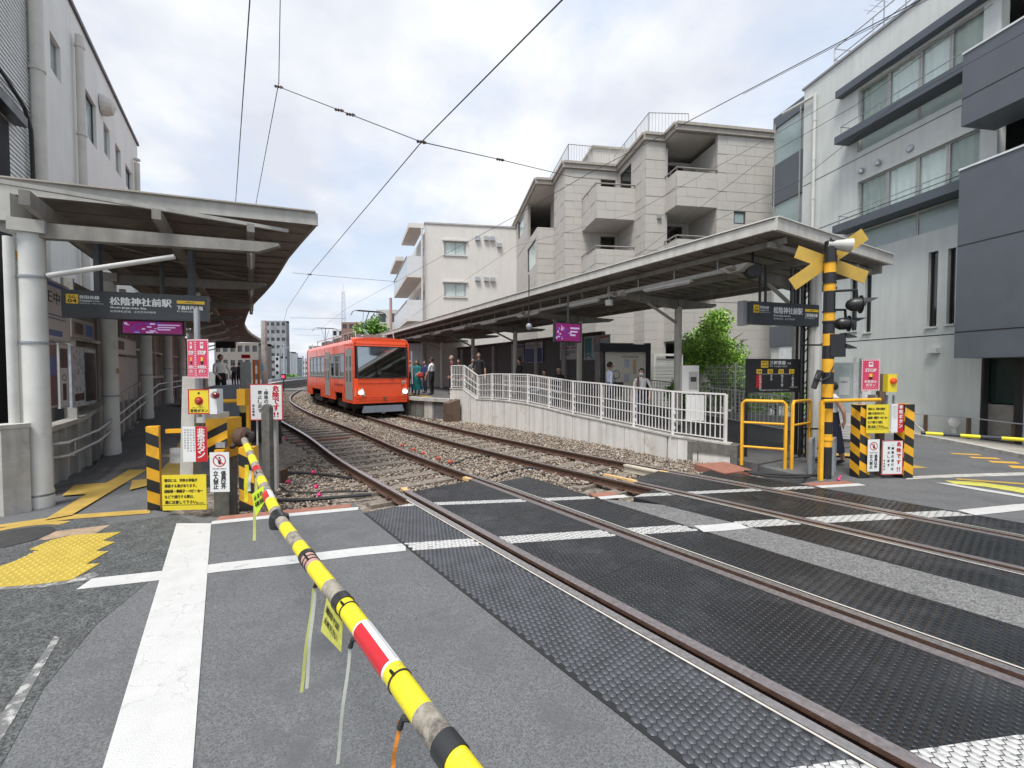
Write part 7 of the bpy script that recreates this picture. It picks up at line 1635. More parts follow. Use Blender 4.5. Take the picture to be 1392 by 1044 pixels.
ribbon(640, 335, 632, 334, 682, .03, armyel, '', False); ribbon(655, 348, 650, 345, 735, .02, ribl, '', False); ribbon(652, 340, 640, 338, 668, .02, ribw, '', False)
lime = M('fluorescent lime', (.62, .85, .05), .5)
def flag(y_on, quadpx, m_, lab, tx):
    c = arm_at(y_on); P_ = [A(x, y, c.y + dy) for x, y, dy in quadpx]; t = thing('warning_flag', P_[3], lab, 'flag'); q = MB(); q.quad(P_[3], P_[2], P_[1], P_[0]); nrm = (P_[1] - P_[0]).cross(P_[3] - P_[0]).normalized(); q.quad(*[p + nrm * .0015 for p in P_])
    b_ = q.build('cloth', m_, t); r_ = (P_[1] - P_[0]); u_ = (P_[0] - P_[3]); n = r_.cross(u_).normalized()
    if n.y > 0: n = -n
    q = MB()
    for i, s in enumerate(tx): put_text(q, s, P_[3] + r_ * .12 + u_ * (.66 - .30 * i) + n * .004, r_, u_, r_.length * .75, u_.length * .2, .0015)
    q.build('lettering', ink, b_)
flag(812, [(444, 812, .0), (466, 846, -.06), (464, 887, -.06), (436, 858, .0)], M('worn lime cloth', (.50, .50, .10), .7, var=.15, scale=30), 'small yellowish flag with black characters hanging from the middle of the barrier arm', ['踏切では', '止め下さい'])
flag(672, [(342, 672, 0), (358, 660, 0), (360, 682, 0), (348, 702, 0)], lime, 'fluorescent lime flag hanging near the far end of the barrier arm', ['止まれ', '確認'])
# yellow hoop guards behind the machine
def hoop(px0, px1, yt, yb, Y0, Y1, rr, lab, mids=(), m_=org, group=None, gz=0.0):
    a, c = A(px0, yb, Y0), A(px1, yb, Y1); zt = A((px0 + px1) / 2, yt, (Y0 + Y1) / 2).z; a = Vector((a.x, a.y, gz)); c = Vector((c.x, c.y, gz)); t = thing('safety_railing', a.lerp(c, .5), lab, 'railing', group)
    d = (c - a).normalized(); k = .06; pts = [a, a + UP * (zt - gz - k), a + UP * (zt - gz - k * .3) + d * k * .3, a + UP * (zt - gz) + d * k, c + UP * (zt - gz) - d * k, c + UP * (zt - gz - k * .3) - d * k * .3, c + UP * (zt - gz - k), c]
    q = MB(); q.tube(pts, rr, 10); q.build('frame', m_, t, smooth=True)
    for z in mids: q = MB(); q.tube([a + UP * z, c + UP * z], rr * .8, 8); q.build('crossbar', m_, t, smooth=True)
    return t
hoop(299, 338, 545, 590, 7.6, 7.7, .035, 'yellow hoop railing standing behind the west barrier machine', gz=.0)
q = MB(); a = A(322, 551, 7.2); q.obb(a, FR * .13, Vector((0, .15, 0)), UP * .27); o = q.build('yellow_box', org); tag(o, 'small upright yellow box on top of the hoop railing behind the barrier machine', 'box')
q = MB(); a = A(290, 551, 8.4); q.obb((a.x, a.y, .2), FR * .30, Vector((0, .3, 0)), UP * (A(290, 524, 8.4).z - .2)); o = q.build('grey_cabinet', M('slate cabinet', (.12, .14, .17), .5)); tag(o, 'slate grey cabinet below the person in white on the left platform', 'cabinet')
q = MB(); a = G(380, 655, -.15); q.cbox(a, (.1, 1), .18, .2, .22); o = q.build('trackside_box', rust); tag(o, 'small dark rusty box on the gravel beside the near track', 'box')
# cables on the ballast, with pink markers
def cable(pts, r_, lab, m_=blackr, z=-.10): q = MB(); q.tube([G(x, y, z) for x, y in pts], r_, 8); o = q.build('cable', m_, smooth=True); tag(o, lab, 'cable', 'cables on the trackside gravel'); return o
cable([(330, 682), (372, 680), (420, 679), (470, 675), (505, 672)], .026, 'thick black cable on the gravel, nearest to the crossing edge')
cable([(372, 655), (392, 668), (420, 670), (470, 668), (500, 668)], .014, 'thin black cable curving out of the box beside the near track')
cable([(385, 642), (420, 643), (450, 646), (478, 650)], .024, 'black cable on the gravel farther from the crossing edge')
cable([(612, 632), (640, 622), (668, 619), (690, 621)], .022, 'dark cable arching over the ballast between the tracks, farther one')
cable([(665, 650), (690, 641), (720, 636), (748, 637)], .022, 'dark cable over the ballast between the tracks, nearer one')
cable([(1012, 640), (1030, 643), (1060, 645), (1085, 646), (1112, 646)], .02, 'black cable bundle on the ground below the yellow railing', z=0.03)
cable([(1018, 643), (1044, 647), (1072, 649), (1100, 648)], .02, 'second black cable beside the bundle below the yellow railing', z=0.03)
pk = M('pink tape', (.85, .05, .22), .5)
for i, (x, y) in enumerate([(426, 642), (430, 662), (434, 673), (392, 655), (388, 596), (1140, 652), (372, 640)]):
    q = MB(); p = G(x, y, -.07 if x < 900 else .02); q.tube([p - Vector((.02, 0, 0)), p + Vector((.02, .0, .01))], .032 if x < 900 else .02, 8); q.add([p + Vector(v) for v in ((0, 0, .03), (.05, -.01, .07), (.03, .02, .06))], [(0, 1, 2)]); o = q.build('marker_tape', pk); tag(o, ['pink tape round the farther black cable near the rail', 'pink tape round the thin cable beside the near rail', 'pink tape round the nearest thick cable', 'pink tape on the gravel beside the rusty box', 'pink tape on the pale pole at the danger sign', 'pink tape on the ground by the signal pole', 'pink tape on the rusty box beside the near track'][i], 'marker tape')
# red rail fastening markers between tracks
for i, (x, y) in enumerate([(547, 606), (562, 612), (575, 617), (596, 624), (612, 629)]):
    q = MB(); p = G(x, y, -.08); q.lathe(p, [(.05, 0), (.05, .03), (.02, .05)], 8); o = q.build('rail_marker', M('rail marker red', (.45, .06, .03), .6)); tag(o, f'small red marker on the ballast along the near track, {["farthest", "second farthest", "middle", "second nearest", "nearest"][i]} of five', 'marker', 'red markers along the track')
# pale steel guard end by the far track and red brown slab
q = MB(); a, c = G(878, 650, -.0), G(925, 647, .0); a, c = FL.P(FS1 + .25, g2 - .25, .0), FL.P(FS1 + .95, g2 - .22, 0); q.bar(a, c, .10, .03); q.bar(a - UP * .07, c - UP * .07, .03, .12); o = q.build('guard_end', M('cream painted steel', (.62, .56, .45), .5)); tag(o, 'pale cream steel guard end inside the far track', 'rail guard')
q = MB(); a, c = FL.P(FS1 + .12, -g2 + .17, .0), FL.P(FS1 + .75, -g2 + .16, 0); q.bar(a, c, .07, .03); o = q.build('timber_strip', woodnew); tag(o, 'fresh timber strip inside the left rail of the far track', 'timber')
q = MB(); pts = gl([(944, 632), (985, 629), (1022, 640), (985, 645)]); q.prism([(p.x, p.y) for p in pts], -.2, .02); o = q.build('red_slab', redconc); tag(o, 'red brown cable trench slab at the end of the retaining wall', 'slab')

# --- east side group
PYs = 7.27; pc = G(1122, 650); pole = thing('crossing_signal', pc, 'black and orange banded signal pole with crossbuck, loudspeaker and lights on the east side', 'level crossing signal')
bys = [(328, 357, black), (357, 371, org), (371, 386, black), (386, 396, org), (396, 425, black), (425, 439, org), (439, 454, black), (454, 470, org), (470, 488, black), (488, 506, org), (506, 522, black), (522, 540, org), (540, 555, black), (555, 573, org), (573, 589.5, black), (589.5, 607, org), (607, 653, black)]
for y0, y1, m_ in bys:
    z1, z0 = A(1122, y0, pc.y).z, max(0, A(1122, y1, pc.y).z); q = MB(); q.lathe((pc.x, pc.y, z0), [(.083, 0), (.083, z1 - z0)], 20); q.build('pole_section', m_, pole, smooth=True)
for y in (357, 386, 425, 439, 598): q = MB(); q.lathe((pc.x, pc.y, A(1122, y, pc.y).z), [(.095, 0), (.095, .03)], 20); q.build('clamp_ring', org if y == 598 else black, pole)
def arm_board(x0, y0, x1, y1, w, off):
    a, c = A(x0, y0, pc.y - off), A(x1, y1, pc.y - off); d = (c - a).normalized(); n = Vector((d.z, 0, -d.x)) * w / 2; q = MB(); th = Vector((0, .012, 0)); q.hexa([a - n, c - n, c + n, a + n] + [v + th for v in (a - n, c - n, c + n, a + n)]) if False else q.obb(a - n, c - a, n * 2, th); return q.build('crossbuck_board', M('crossbuck back', (.52, .34, .06), .55, var=.15, grime=(.25, .15, .05), gscale=5, glo=.6, ghi=.8), pole)
arm_board(1077, 387, 1176, 318, .215, -.10); arm_board(1083, 342, 1178, 377, .215, -.125)
q = MB(); q.bar((pc.x, pc.y, A(1122, 350, pc.y).z), (pc.x + .12, pc.y + .1, A(1122, 352, pc.y).z), .12, .16); q.build('crossbuck_bracket', black, pole)
# horn loudspeaker
hc = A(1140, 333, pc.y - .05); ax = Vector((.95, -.25, -.12)).normalized(); q = MB(); q.lathe(hc - ax * .16, [(.06, 0), (.075, .12), (.08, .16), (.11, .32), (.115, .335)], 18, ax); sp = q.build('horn_speaker', M('speaker cream', (.50, .49, .45), .5, var=.08), pole, smooth=True)
q = MB(); q.lathe(hc + ax * .179, [(.09, -.001), (.03, .004)], 18, ax); q.build('horn_mouth', M('speaker shade', (.2, .2, .19), .7), sp); q = MB(); q.tube([hc - ax * .05 - UP * .07, hc - ax * .1 - UP * .13, (pc.x, pc.y, hc.z - .14)], .018, 8); q.build('speaker_bracket', black, pole)
q = MB(); q.tube([(pc.x, pc.y, A(1122, 330, pc.y).z), (pc.x + .0, pc.y, A(1122, 322, pc.y).z), hc - ax * .12 + UP * .09, hc - ax * .05 + UP * .05], .012, 6); q.build('speaker_cable', black, pole)
# alternating lamps on arms, seen from behind, with hoods
def lamp_unit(px, py, r_, dep, ay):
    c = A(px, py, pc.y - dep); ax = Vector((.93, -.35, 0)).normalized(); q = MB(); q.tube([(pc.x, pc.y, A(px, ay, pc.y).z), (c.x - .02, c.y, A(px, ay, pc.y).z), c], .022, 8); q.build('lamp_arm', black, pole, smooth=True)
    q = MB(); q.lathe(c - ax * .16, [(.035, 0), (.07, .02), (.10, .07), (r_, .12), (r_, .20)], 20, ax); o = q.build('signal_lamp', black, pole, smooth=True)
    q = MB(); bk = c + ax * .03; N_ = 12; vs = []; Q = ax.to_track_quat('Z', 'Y'); sd = ax.cross(UP).normalized()
    for i in range(N_ + 1):
        t_ = math.radians(-20 + 220 * i / N_); e = sd * math.cos(t_) + UP * math.sin(t_); L_ = .05 + .20 * max(0, math.sin(t_)); vs += [bk + e * r_, bk + e * (r_ * .9) + ax * L_]
    q.add(vs, [(2 * i, 2 * i + 1, 2 * i + 3, 2 * i + 2) for i in range(N_)]); q.build('visor', black, o, smooth=True)
    q = MB(); q.lathe(c - ax * .0, [(r_ * 1.35, .035), (r_ * 1.35, .045)], 24, ax); q.build('back_disc', black, o)
lamp_unit(1166, 414, .11, .12, 396); lamp_unit(1150, 440, .10, -.02, 421)
p0, w, h = rect(1129, 1151, 454, 485, pc.y - .1); q = MB(); q.obb(p0, FR * w, Vector((0, .16, 0)), UP * h); ab = q.build('direction_box', black, pole)
for y in (457, 472):
    q = MB(); a = A(1151, y, pc.y - .1); q.hexa([a, a + Vector((.17, 0, -.02)), a + Vector((.17, .16, -.02)), a + Vector((0, .16, 0)), a + Vector((0, 0, .06)), a + Vector((.17, 0, -.005)), a + Vector((.17, .16, -.005)), a + Vector((0, .16, .06))]); q.build('visor', black, ab)
# cable loop and hanging black sleeve
q = MB(); q.tube([A(1131, 487, 7.2), A(1132, 500, 7.15), A(1126, 513, 7.12), A(1115, 518, 7.12), A(1109, 514, 7.15), A(1112, 506, 7.2)], .014, 8); q.build('cable_loop', black, pole, smooth=True)
q = MB(); q.tube([A(1115, 504, 7.2), A(1111, 514, 7.2), A(1106, 528, 7.2)], .05, 10, .042); q.build('cable_sleeve', blackr, pole, smooth=True)
# yellow upright and long rail on the east side
t = thing('safety_railing', G(1115, 653), 'rusty yellow post and long rail running behind the signal pole to the striped posts', 'railing'); a = G(1115, 653); zt = A(1115, 545, a.y).z
q = MB(); q.bar(a, (a.x, a.y, zt), .055, .055); q.build('post', org, t); q = MB(); q.tube([(a.x, a.y - .03, zt), (A(1196, 543, 7.25).x, 7.25, zt + .01)], .03, 10); q.build('rail', org, t, smooth=True)
hoop(1007, 1067, 543, 0, 8.3, 7.95, .03, 'yellow tubular railing with two crossbars at the foot of the right ramp', mids=(.35, .80)) if False else None
for lab, a, c in (('yellow tubular railing with two crossbars at the foot of the right ramp', G(1008, 632), G(1067, 637.5)), ('yellow railing with a low crossbar between the ramp railing and the signal pole', G(1076, 637.5), Vector((5.75, 8.35, 0)))):
    t = thing('safety_railing', a.lerp(c, .5), lab, 'railing'); H_ = 1.235; d = (c - a).normalized()
    q = MB(); q.tube([a, a + UP * (H_ - .05), a + UP * H_ + d * .05, c + UP * H_ - d * .05, c + UP * (H_ - .05), c], .03, 10); q.build('frame', org, t, smooth=True)
    for z in ((.36, .82) if 'two' in lab else (.8,)): q = MB(); q.tube([a + UP * z, c + UP * z], .022, 8); q.build('crossbar', org, t, smooth=True)
for x0, lab in ((1101, 'left'), (1131, 'right')):
    a, c = G(x0, 646), G(x0 + 20, 643); c = a + Vector((.22, .25, 0)); t = thing('cable_guard', a, f'small grey steel bracket at the foot of the signal pole, {lab} of the pole', 'bracket', 'grey brackets by the signal pole'); zt = A(x0, 600, a.y).z
    for p in (a, c): q = MB(); q.bar(p, p + UP * zt, .05, .03); q.build('leg', greysteel, t)
    q = MB(); q.bar(a + UP * (zt + .02), c + UP * (zt + .02), .05, .04); q.build('top_bar', greysteel, t); q = MB(); q.bar(a + UP * zt * .5, c + UP * zt * .5, .03, .03); q.build('crossbar', greysteel, t)
# black lattice column behind the pole
t = thing('lattice_column', G(1091, 622), 'slim black lattice column at the near end of the right canopy', 'column'); b_ = G(1091, 622); zt = 3.9
for dx, dy in ((0, 0), (.14, 0), (0, .14), (.14, .14)): q = MB(); q.bar(b_ + Vector((dx - .07, dy, 0)), b_ + Vector((dx - .07, dy, zt)), .035, .035); q.build('leg', black, t)
q = MB()
for z in np.arange(.1, 3.7, .22): q.bar(b_ + Vector((-.07, 0, z)), b_ + Vector((.07, 0, z + .2)), .015, .015)
o = q.build('lacing', black, t); o['kind'] = 'stuff'
q = MB(); a = A(1091, 469, b_.y); q.bar(a, A(1122, 469, 7.4), .03, .03); q.build('tie_bar', black, t); q = MB(); a = A(1091, 583, b_.y); q.bar(a, A(1122, 583, 7.4), .03, .03); q.build('tie_bar', black, t)
for x, r__ in ((1101, .055), (1108, .075)): q = MB(); a = A(x, 560, 8.9); q.tube([(a.x, 8.9, .0), (a.x, 8.9, 3.9)], r__, 10); o = q.build('downpipe', white if r__ > .06 else offwhite, smooth=True); tag(o, f'pale vertical pipe behind the signal pole, {"thicker" if r__ > .06 else "thinner"} of the two', 'pipe')
# striped posts, signs and button
a = G(1168, 648.5); hazard('hazard_post', a, .19, .18, A(1168, 550, a.y).z, 'black and yellow striped square post left of the east yellow sign', .12, group='striped posts on the east side')
c = G(1227, 648.5); hazard('hazard_post', c, .18, .18, A(1227, 549, c.y).z, 'black and yellow striped post at the right end of the east sign group', .12, group='striped posts on the east side')
Ys = 7.18
p, w, h = rect(1177.5, 1211, 550, 589, Ys); sign('yellow wheel groove warning sign between the two east striped posts', p, FR, w, h, signyel, w_ditch)
p, w, h = rect(1211.5, 1229, 549, 588, Ys - .01); sign('narrow red and white emergency button sign right of the east yellow sign', p, FR, w, h, signwhite, w_emerg)
p, w, h = rect(1179, 1196, 597.5, 641, Ys); sign('white no entry staff sign beside the east danger sign', p, FR, w, h, signwhite, w_staff)
p, w, h = rect(1198.5, 1229, 599, 645.5, Ys); sign('white danger sign with red border low between the east striped posts', p, FR, w, h, signwhite, w_danger, border=signred, bw=.012)
p, w, h = rect(1170.5, 1197.5, 488.5, 531, 7.3); sign('red STOP placard standing above the east sign group', p, FR, w, h, signpink, w_stop)
q = MB(); a = A(1169, 548, 7.34); q.bar((a.x, 7.34, .9), (a.x, 7.34, A(1169, 487, 7.34).z), .035, .03); o = q.build('sign_post', greysteel); tag(o, 'dark thin post holding the east STOP placard', 'post')
p, w, h = rect(1206.5, 1220, 508.5, 533, 7.3); t = thing('emergency_button', p, 'yellow emergency button box with orange red button above the east signs', 'emergency button'); q = MB(); q.obb(p, FR * w, Vector((0, .1, 0)), UP * h); q.build('case', signyel, t)
q = MB(); n = FR.cross(UP); q.lathe(Vector(p) + FR * w * .55 + UP * h * .62, [(.055, 0), (.05, .03), (.02, .045)], 16, n); q.build('button', M('button orange red', (.75, .10, .02), .35), t, smooth=True)
q = MB(); a = A(1186, 560, 7.36); q.bar(a, A(1200, 538, 7.36) + UP * 0, .05, .05); q.bar((A(1200, 540, 7.36).x, 7.4, 0), (A(1200, 540, 7.36).x, 7.4, 1.45), .10, .08); q.build('stand', M('brown stand', (.13, .09, .06), .6), t)
q = MB(); p2 = A(1189, 545, 7.4); q.obb(p2, FR * .24, Vector((0, .15, 0)), UP * .10); q.build('junction_box', M('cabinet grey'), t); q = MB(); q.obb(A(1199, 532, 7.42), FR * .09, Vector((0, .12, 0)), UP * .30); q.build('side_case', M('grey brown case', (.2, .18, .16), .5), t)
for x in (1205, 1215): q = MB(); a = A(x, 550, 7.4); q.bar(a, a + UP * .16, .03, .03); q.build('strut', greysteel, t)
# second barrier arm at right
t = thing('barrier_arm', A(1320, 592, 6.6), 'short yellow and black barrier arm lowered across the road at the right edge', 'crossing barrier'); Q0, Q1 = A(1252, 588.5, 7.0), A(1420, 599.5, 6.35)
e = [1252, 1258, 1284, 1308, 1336, 1364, 1420]; ms = [black, armyel, M('arm black', (.03, .035, .05), .5), armyel, M('arm black'), armyel]
for x0, x1, m_ in zip(e, e[1:], ms): q = MB(); q.tube([Q0.lerp(Q1, (x0 + .3 - 1252) / 168), Q0.lerp(Q1, (x1 - 1252) / 168)], .027, 14); q.build('arm_section', m_, t, smooth=True)
q = MB(); q.tube([A(1236, 566, 7.4), A(1246, 578, 7.3), A(1256, 586, 7.05)], .01, 6); q.build('rope', M('rope', (.4, .4, .38), .8), t)
# pipe railing by the grey building, pipe fitting, kerb and pavement
t = thing('pipe_railing', (11, 12, 0), 'low weathered steel railing along the foot of the grey building', 'railing'); pts = [A(1238, 562, 12.4), A(1318, 568, 11.0), A(1375, 575, 10.2), A(1425, 580, 9.6)]
for a, c in zip(pts, pts[1:]): q = MB(); q.tube([a, c], .015, 6); q.build('rail', steel, t)
for x, y0, y1, Y in ((1258, 564, 588, 12.1), (1316, 568, 602, 11.0), (1377, 574, 610, 10.2)): q = MB(); a = A(x, y1, Y); q.bar((a.x, Y, 0), (a.x, Y, A(x, y0, Y).z), .08, .05); q.build('post', M('brown stand'), t)
q = MB(); c = A(1297, 590, 11.3); q.tube([(c.x, c.y, 0), (c.x, c.y, A(1297, 570, 11.3).z)], .06, 10); q.lathe(A(1296, 574, 11.25), [(.13, 0), (.13, .05), (.09, .08)], 14, (-.3, -1, 0)); o = q.build('standpipe', white, smooth=True); tag(o, 'white standpipe with round valve by the grey building wall', 'standpipe')
q = MB(); kp = [G(x, y) for x, y in ((1180, 586), (1238, 592.5), (1310, 606), (1392, 623), (1500, 646))]; 
for a, c in zip(kp, kp[1:]): q.bar(a + UP * .04, c + UP * .04, .16, .10)
o = q.build('kerb', conc); tag(o, 'pale concrete kerb in front of the grey building', None, None, 'structure')
pv = MB(); pv.prism([(p.x, p.y) for p in kp] + [(p.x, p.y) for p in (RB.P(12, 0, .0), RB.P(4, 0, .0), RB.P(0, 0, .02))], .0, .075); struct('pavement', pv, M('pale pavement', (.36, .34, .30), .85, var=.12, bump=.4, scale=3), 'pale pavement strip along the grey building')
# road markings on the east side
for i, ys_ in enumerate(((616, 618.5), (621, 624), (626.5, 630), (633, 637.5))):
    x0 = (1290, 1316, 1342, 1370)[i]; marking('yellow_bar', gl([(x0, ys_[0]), (x0 + 38, ys_[0] + 1.5), (x0 + 46, ys_[1] + 1), (x0 + 6, ys_[1] - 1)]), M('paint orange yellow', (.62, .36, .06), .65, var=.1), f'short orange yellow bar on the east road, {["farthest", "second farthest", "second nearest", "nearest"][i]} of four', .005)
marking('yellow_line', gl([(1284, 653.5), (1330, 655.5), (1392, 664), (1460, 674), (1460, 686), (1392, 671), (1340, 662), (1296, 658)]), paintlime, 'broad lime yellow line on the east road', .006)
marking('yellow_line', gl([(1300, 650.5), (1400, 658), (1400, 660), (1300, 652.5)]), paintyel, 'thin yellow line beyond the broad one on the east road', .0062)
marking('white_line', gl([(1272, 656.5), (1290, 657.5), (1392, 674), (1480, 690), (1480, 694), (1392, 677), (1330, 667)]), paint, 'thin white line in front of the lime yellow line on the east road', .007)
marking('gutter_strip', gl([(1232, 648), (1300, 645), (1470, 640), (1470, 644.5), (1300, 649), (1232, 652)]), conc, 'pale concrete gutter strip across the east road', .0045)
marking('yellow_line', gl([(1235, 634), (1240, 632), (1262, 636.5), (1238, 637)]), paintyel, 'small yellow wedge on the road right of the striped post', .006)
marking('yellow_line', gl([(995, 605), (1040, 601), (1075, 607), (1040, 610), (1060, 614), (1120, 616), (1165, 620), (1165, 624), (1110, 620), (1000, 613)]), paintyel, 'yellow guiding lines at the foot of the right ramp', .045)
# ------------------------------------------------------------ people
def cloth(n, c, r=.85): return M('cloth ' + n, c, r, var=.12, scale=18, bump=.15, bscale=60)
skin = M('skin', (.50, .30, .21), .55, var=.05); hairm = M('dark hair', (.018, .014, .012), .6, var=.3, scale=60); shoem = M('dark shoe', (.03, .028, .027), .5)
DG = []
def person(loc, ang, h, lab, top, bottom, hair=hairm, sleeve='short', skirt=None, mask=False, long_hair=False, arms=((.02, .0), (.02, .0)), elbows=((0, .0), (0, .0)), stride=0.0, shoes=shoem, group=None, sit=False, lean=0.0, head_turn=0.0, bottom_skin=False):
    """ang: facing direction in the ground plane; arms = (forward, outward) offset of the elbow, elbows = (forward, up) of the hand; all in units of height"""
    loc = Vector(loc); fw = Vector((math.cos(ang), math.sin(ang), 0)); rt = Vector((fw.y, -fw.x, 0)); P = lambda x, y, z: (rt * x + fw * (y + lean * max(0, z - .5)) + UP * z) * h
    V = []; R = []; E_ = []; seg = []
    def v(p, r): V.append(P(*p)); R.append(r * h); return len(V) - 1
    def e(a, b, s): E_.append((a, b)); seg.append((a, b, s))
    pz = .28 if sit else .53
    pel = v((0, 0, pz), .072); bel = v((0, .003, pz + .09), .066); che = v((0, .0, pz + .20), .074); nb = v((0, -.008, pz + .285), .038); nk = v((0, .0, pz + .325), .029)
    e(pel, bel, 'b'); e(bel, che, 't'); e(che, nb, 't'); e(nb, nk, 's')
    dy = pz - .53
    for k, sd in enumerate((-1, 1)):
        sh = v((sd * .098, -.005, .795 + dy), .033); el = v((sd * (.118 + arms[k][1]), arms[k][0], .625 + dy + abs(arms[k][0]) * .3), .023); wr = v((sd * (.125 + arms[k][1] - elbows[k][1] * .4), arms[k][0] + .02 + elbows[k][0], .475 + dy + elbows[k][1]), .0155); ha = v((sd * (.125 + arms[k][1] - elbows[k][1] * .55), arms[k][0] + .035 + elbows[k][0] * 1.15, .435 + dy + elbows[k][1] * 1.05), .014)
        e(nb if False else che, sh, 't'); e(sh, el, 't' if sleeve != 'none' else 's'); e(el, wr, 't' if sleeve == 'long' else 's'); e(wr, ha, 's')
        hp = v((sd * .052, 0, pz - .035), .055); s_ = stride * sd
        if sit: kn = v((sd * .06, .24, pz - .02), .04); an = v((sd * .06, .25, .045), .026)
        else: kn = v((sd * .052, .02 + s_ * .5, .285), .038); an = v((sd * .05, -.012 + s_, .05), .024)
        to = v((sd * .062, .085 + (.25 if sit else s_), .02), .021)
        m_ = 's' if bottom_skin else 'b'; e(pel, hp, 'b'); e(hp, kn, m_); e(kn, an, m_); e(an, to, 'f')
    me = bpy.data.meshes.new('p'); me.from_pydata(V, E_, []); ob = link(bpy.data.objects.new('p', me)); sk = ob.modifiers.new('s', 'SKIN'); sk.use_smooth_shade = True
    for i, d in enumerate(me.skin_vertices[0].data): d.radius = (R[i] * (1.25 if i in (pel, bel, che) else 1), R[i] * (1.0 if i not in (che, bel, pel) else .78)); d.use_root = (i == 0)
    sb = ob.modifiers.new('u', 'SUBSURF'); sb.levels = 2 if loc.y < 15 else 1; sb.render_levels = sb.levels
    bpy.context.view_layer.update(); dg = bpy.context.evaluated_depsgraph_get(); m2 = bpy.data.meshes.new_from_object(ob.evaluated_get(dg)); bpy.data.objects.remove(ob)
    t = thing('person', loc, lab, 'person', group); m2.materials.clear()
    for q in (top, bottom, skin, shoes): m2.materials.append(q)
    idx = {'t': 0, 'b': 1, 's': 2, 'f': 3}; VV = [Vector(x) for x in V]
    for p in m2.polygons:
        c = p.center; best = 1e9; bi = 0
        for a, b, s in seg:
            A_, B_ = VV[a], VV[b]; d = B_ - A_; q = max(0, min(1, (c - A_).dot(d) / d.length_squared)); r_ = (R[a] * (1 - q) + R[b] * q); dd = (c - A_ - d * q).length - r_
            if dd < best: best = dd; bi = idx[s]
        p.material_index = bi; p.use_smooth = True
    b = link(bpy.data.objects.new('body', m2)); place(b, t, loc)
    # head with face and hair
    hd = fw * math.cos(head_turn) + rt * math.sin(head_turn); hr = Vector((hd.y, -hd.x, 0)); hc = loc + P(0, .006, pz + .385)
    def ell(c, rx, ry, rz, n=14, m=10, keep=None, dent=0):
        q = MB(); vs = []; fs = []
        for i in range(m + 1):
            th = math.pi * i / m
            for j in range(n):
                ph = 2 * math.pi * j / n; x, y, z = math.sin(th) * math.cos(ph), math.sin(th) * math.sin(ph), math.cos(th)
                taper = 1 - .22 * max(0, -z); vs.append(c + (hr * (x * rx * taper) + hd * (y * ry * taper) + UP * (z * rz)) * h)
        for i in range(m):
            for j in range(n):
                f = (i * n + j, (i + 1) * n + j, (i + 1) * n + (j + 1) % n, i * n + (j + 1) % n); cc = sum((vs[k] for k in f), Vector()) / 4 - c
                if keep is None or keep(cc.dot(hr) / h, cc.dot(hd) / h, cc.z / h): fs.append(f)
        q.add(vs, fs); return q
    head = ell(hc, .043, .052, .066).build('head', skin, t, smooth=True)
    ell(hc + (UP * .006 - hd * .006) * h, .050, .057, .068, 16, 12, lambda x, y, z: z > .030 or (y < .012 and z > (-.06 if long_hair else -.03)) or (y < .03 and z > .018)).build('hair', hair, t, smooth=True)
    if long_hair: ell(hc + (-hd * .028 - UP * .045) * h, .046, .032, .075).build('hair', hair, t, smooth=True)
    ell(hc + (hd * .052 - UP * .008) * h, .007, .012, .014, 8, 6).build('nose', skin, head, smooth=True)
    for sd in (-1, 1):
        ell(hc + (hd * .0475 + hr * sd * .017 + UP * .006) * h, .0065, .004, .0035, 8, 5).build('eye', ink, head); ell(hc + (hd * .048 + hr * sd * .018 + UP * .017) * h, .010, .003, .0022, 8, 5).build('eyebrow', hair, head)
        ell(hc + (hr * sd * .045 - UP * .004) * h, .006, .011, .016, 8, 6).build('ear', skin, head, smooth=True)
    if mask: ell(hc + (hd * .018 - UP * .026) * h, .037, .042, .034, 14, 10, lambda x, y, z: y > .0).build('face_mask', M('mask white', (.75, .76, .76), .8), t, smooth=True)
    else: ell(hc + (hd * .046 - UP * .030) * h, .013, .004, .0035, 8, 5).build('mouth', M('lips', (.35, .12, .10), .6), head)
    for k, sd in enumerate((-1, 1)):      # hands: palm, four unequal bent fingers and a thumb
        w = VV[[i for i, (a, b_, s) in enumerate(seg)][0]] if False else None
        ai = [s for s in seg if s[2] == 's' and s[0] > 4]; 
    for wr_i, ha_i in [(a, b_) for a, b_, s in seg if s == 's' and R[b_] == .014 * h and R[a] == .0155 * h]:
        w, ha = VV[wr_i] + loc, VV[ha_i] + loc; d = (ha - w).normalized(); pr = d.cross(fw).normalized() if abs(d.dot(fw)) < .95 else rt; pn = d.cross(pr).normalized()
        q = MB(); q.bar(w + d * .01 * h, ha + d * .012 * h, .040 * h, .016 * h, up=pn)
        for i, L_ in enumerate((.036, .042, .039, .030)):
            o = ha + d * .010 * h + pr * ((i - 1.5) * .0105 * h); q.tube([o, o + d * L_ * .5 * h + pn * .002 * h, o + (d * .92 + pn * .4 * 1).normalized() * L_ * h], .0050 * h, 6, .0038 * h)
        o = w + d * .022 * h + fw * .016 * h; q.tube([o, o + (d + fw * .9).normalized() * .022 * h, o + (d * 1.2 + fw * .7).normalized() * .040 * h], .0058 * h, 6, .0042 * h)
        q.build('hand', skin, t, smooth=True)
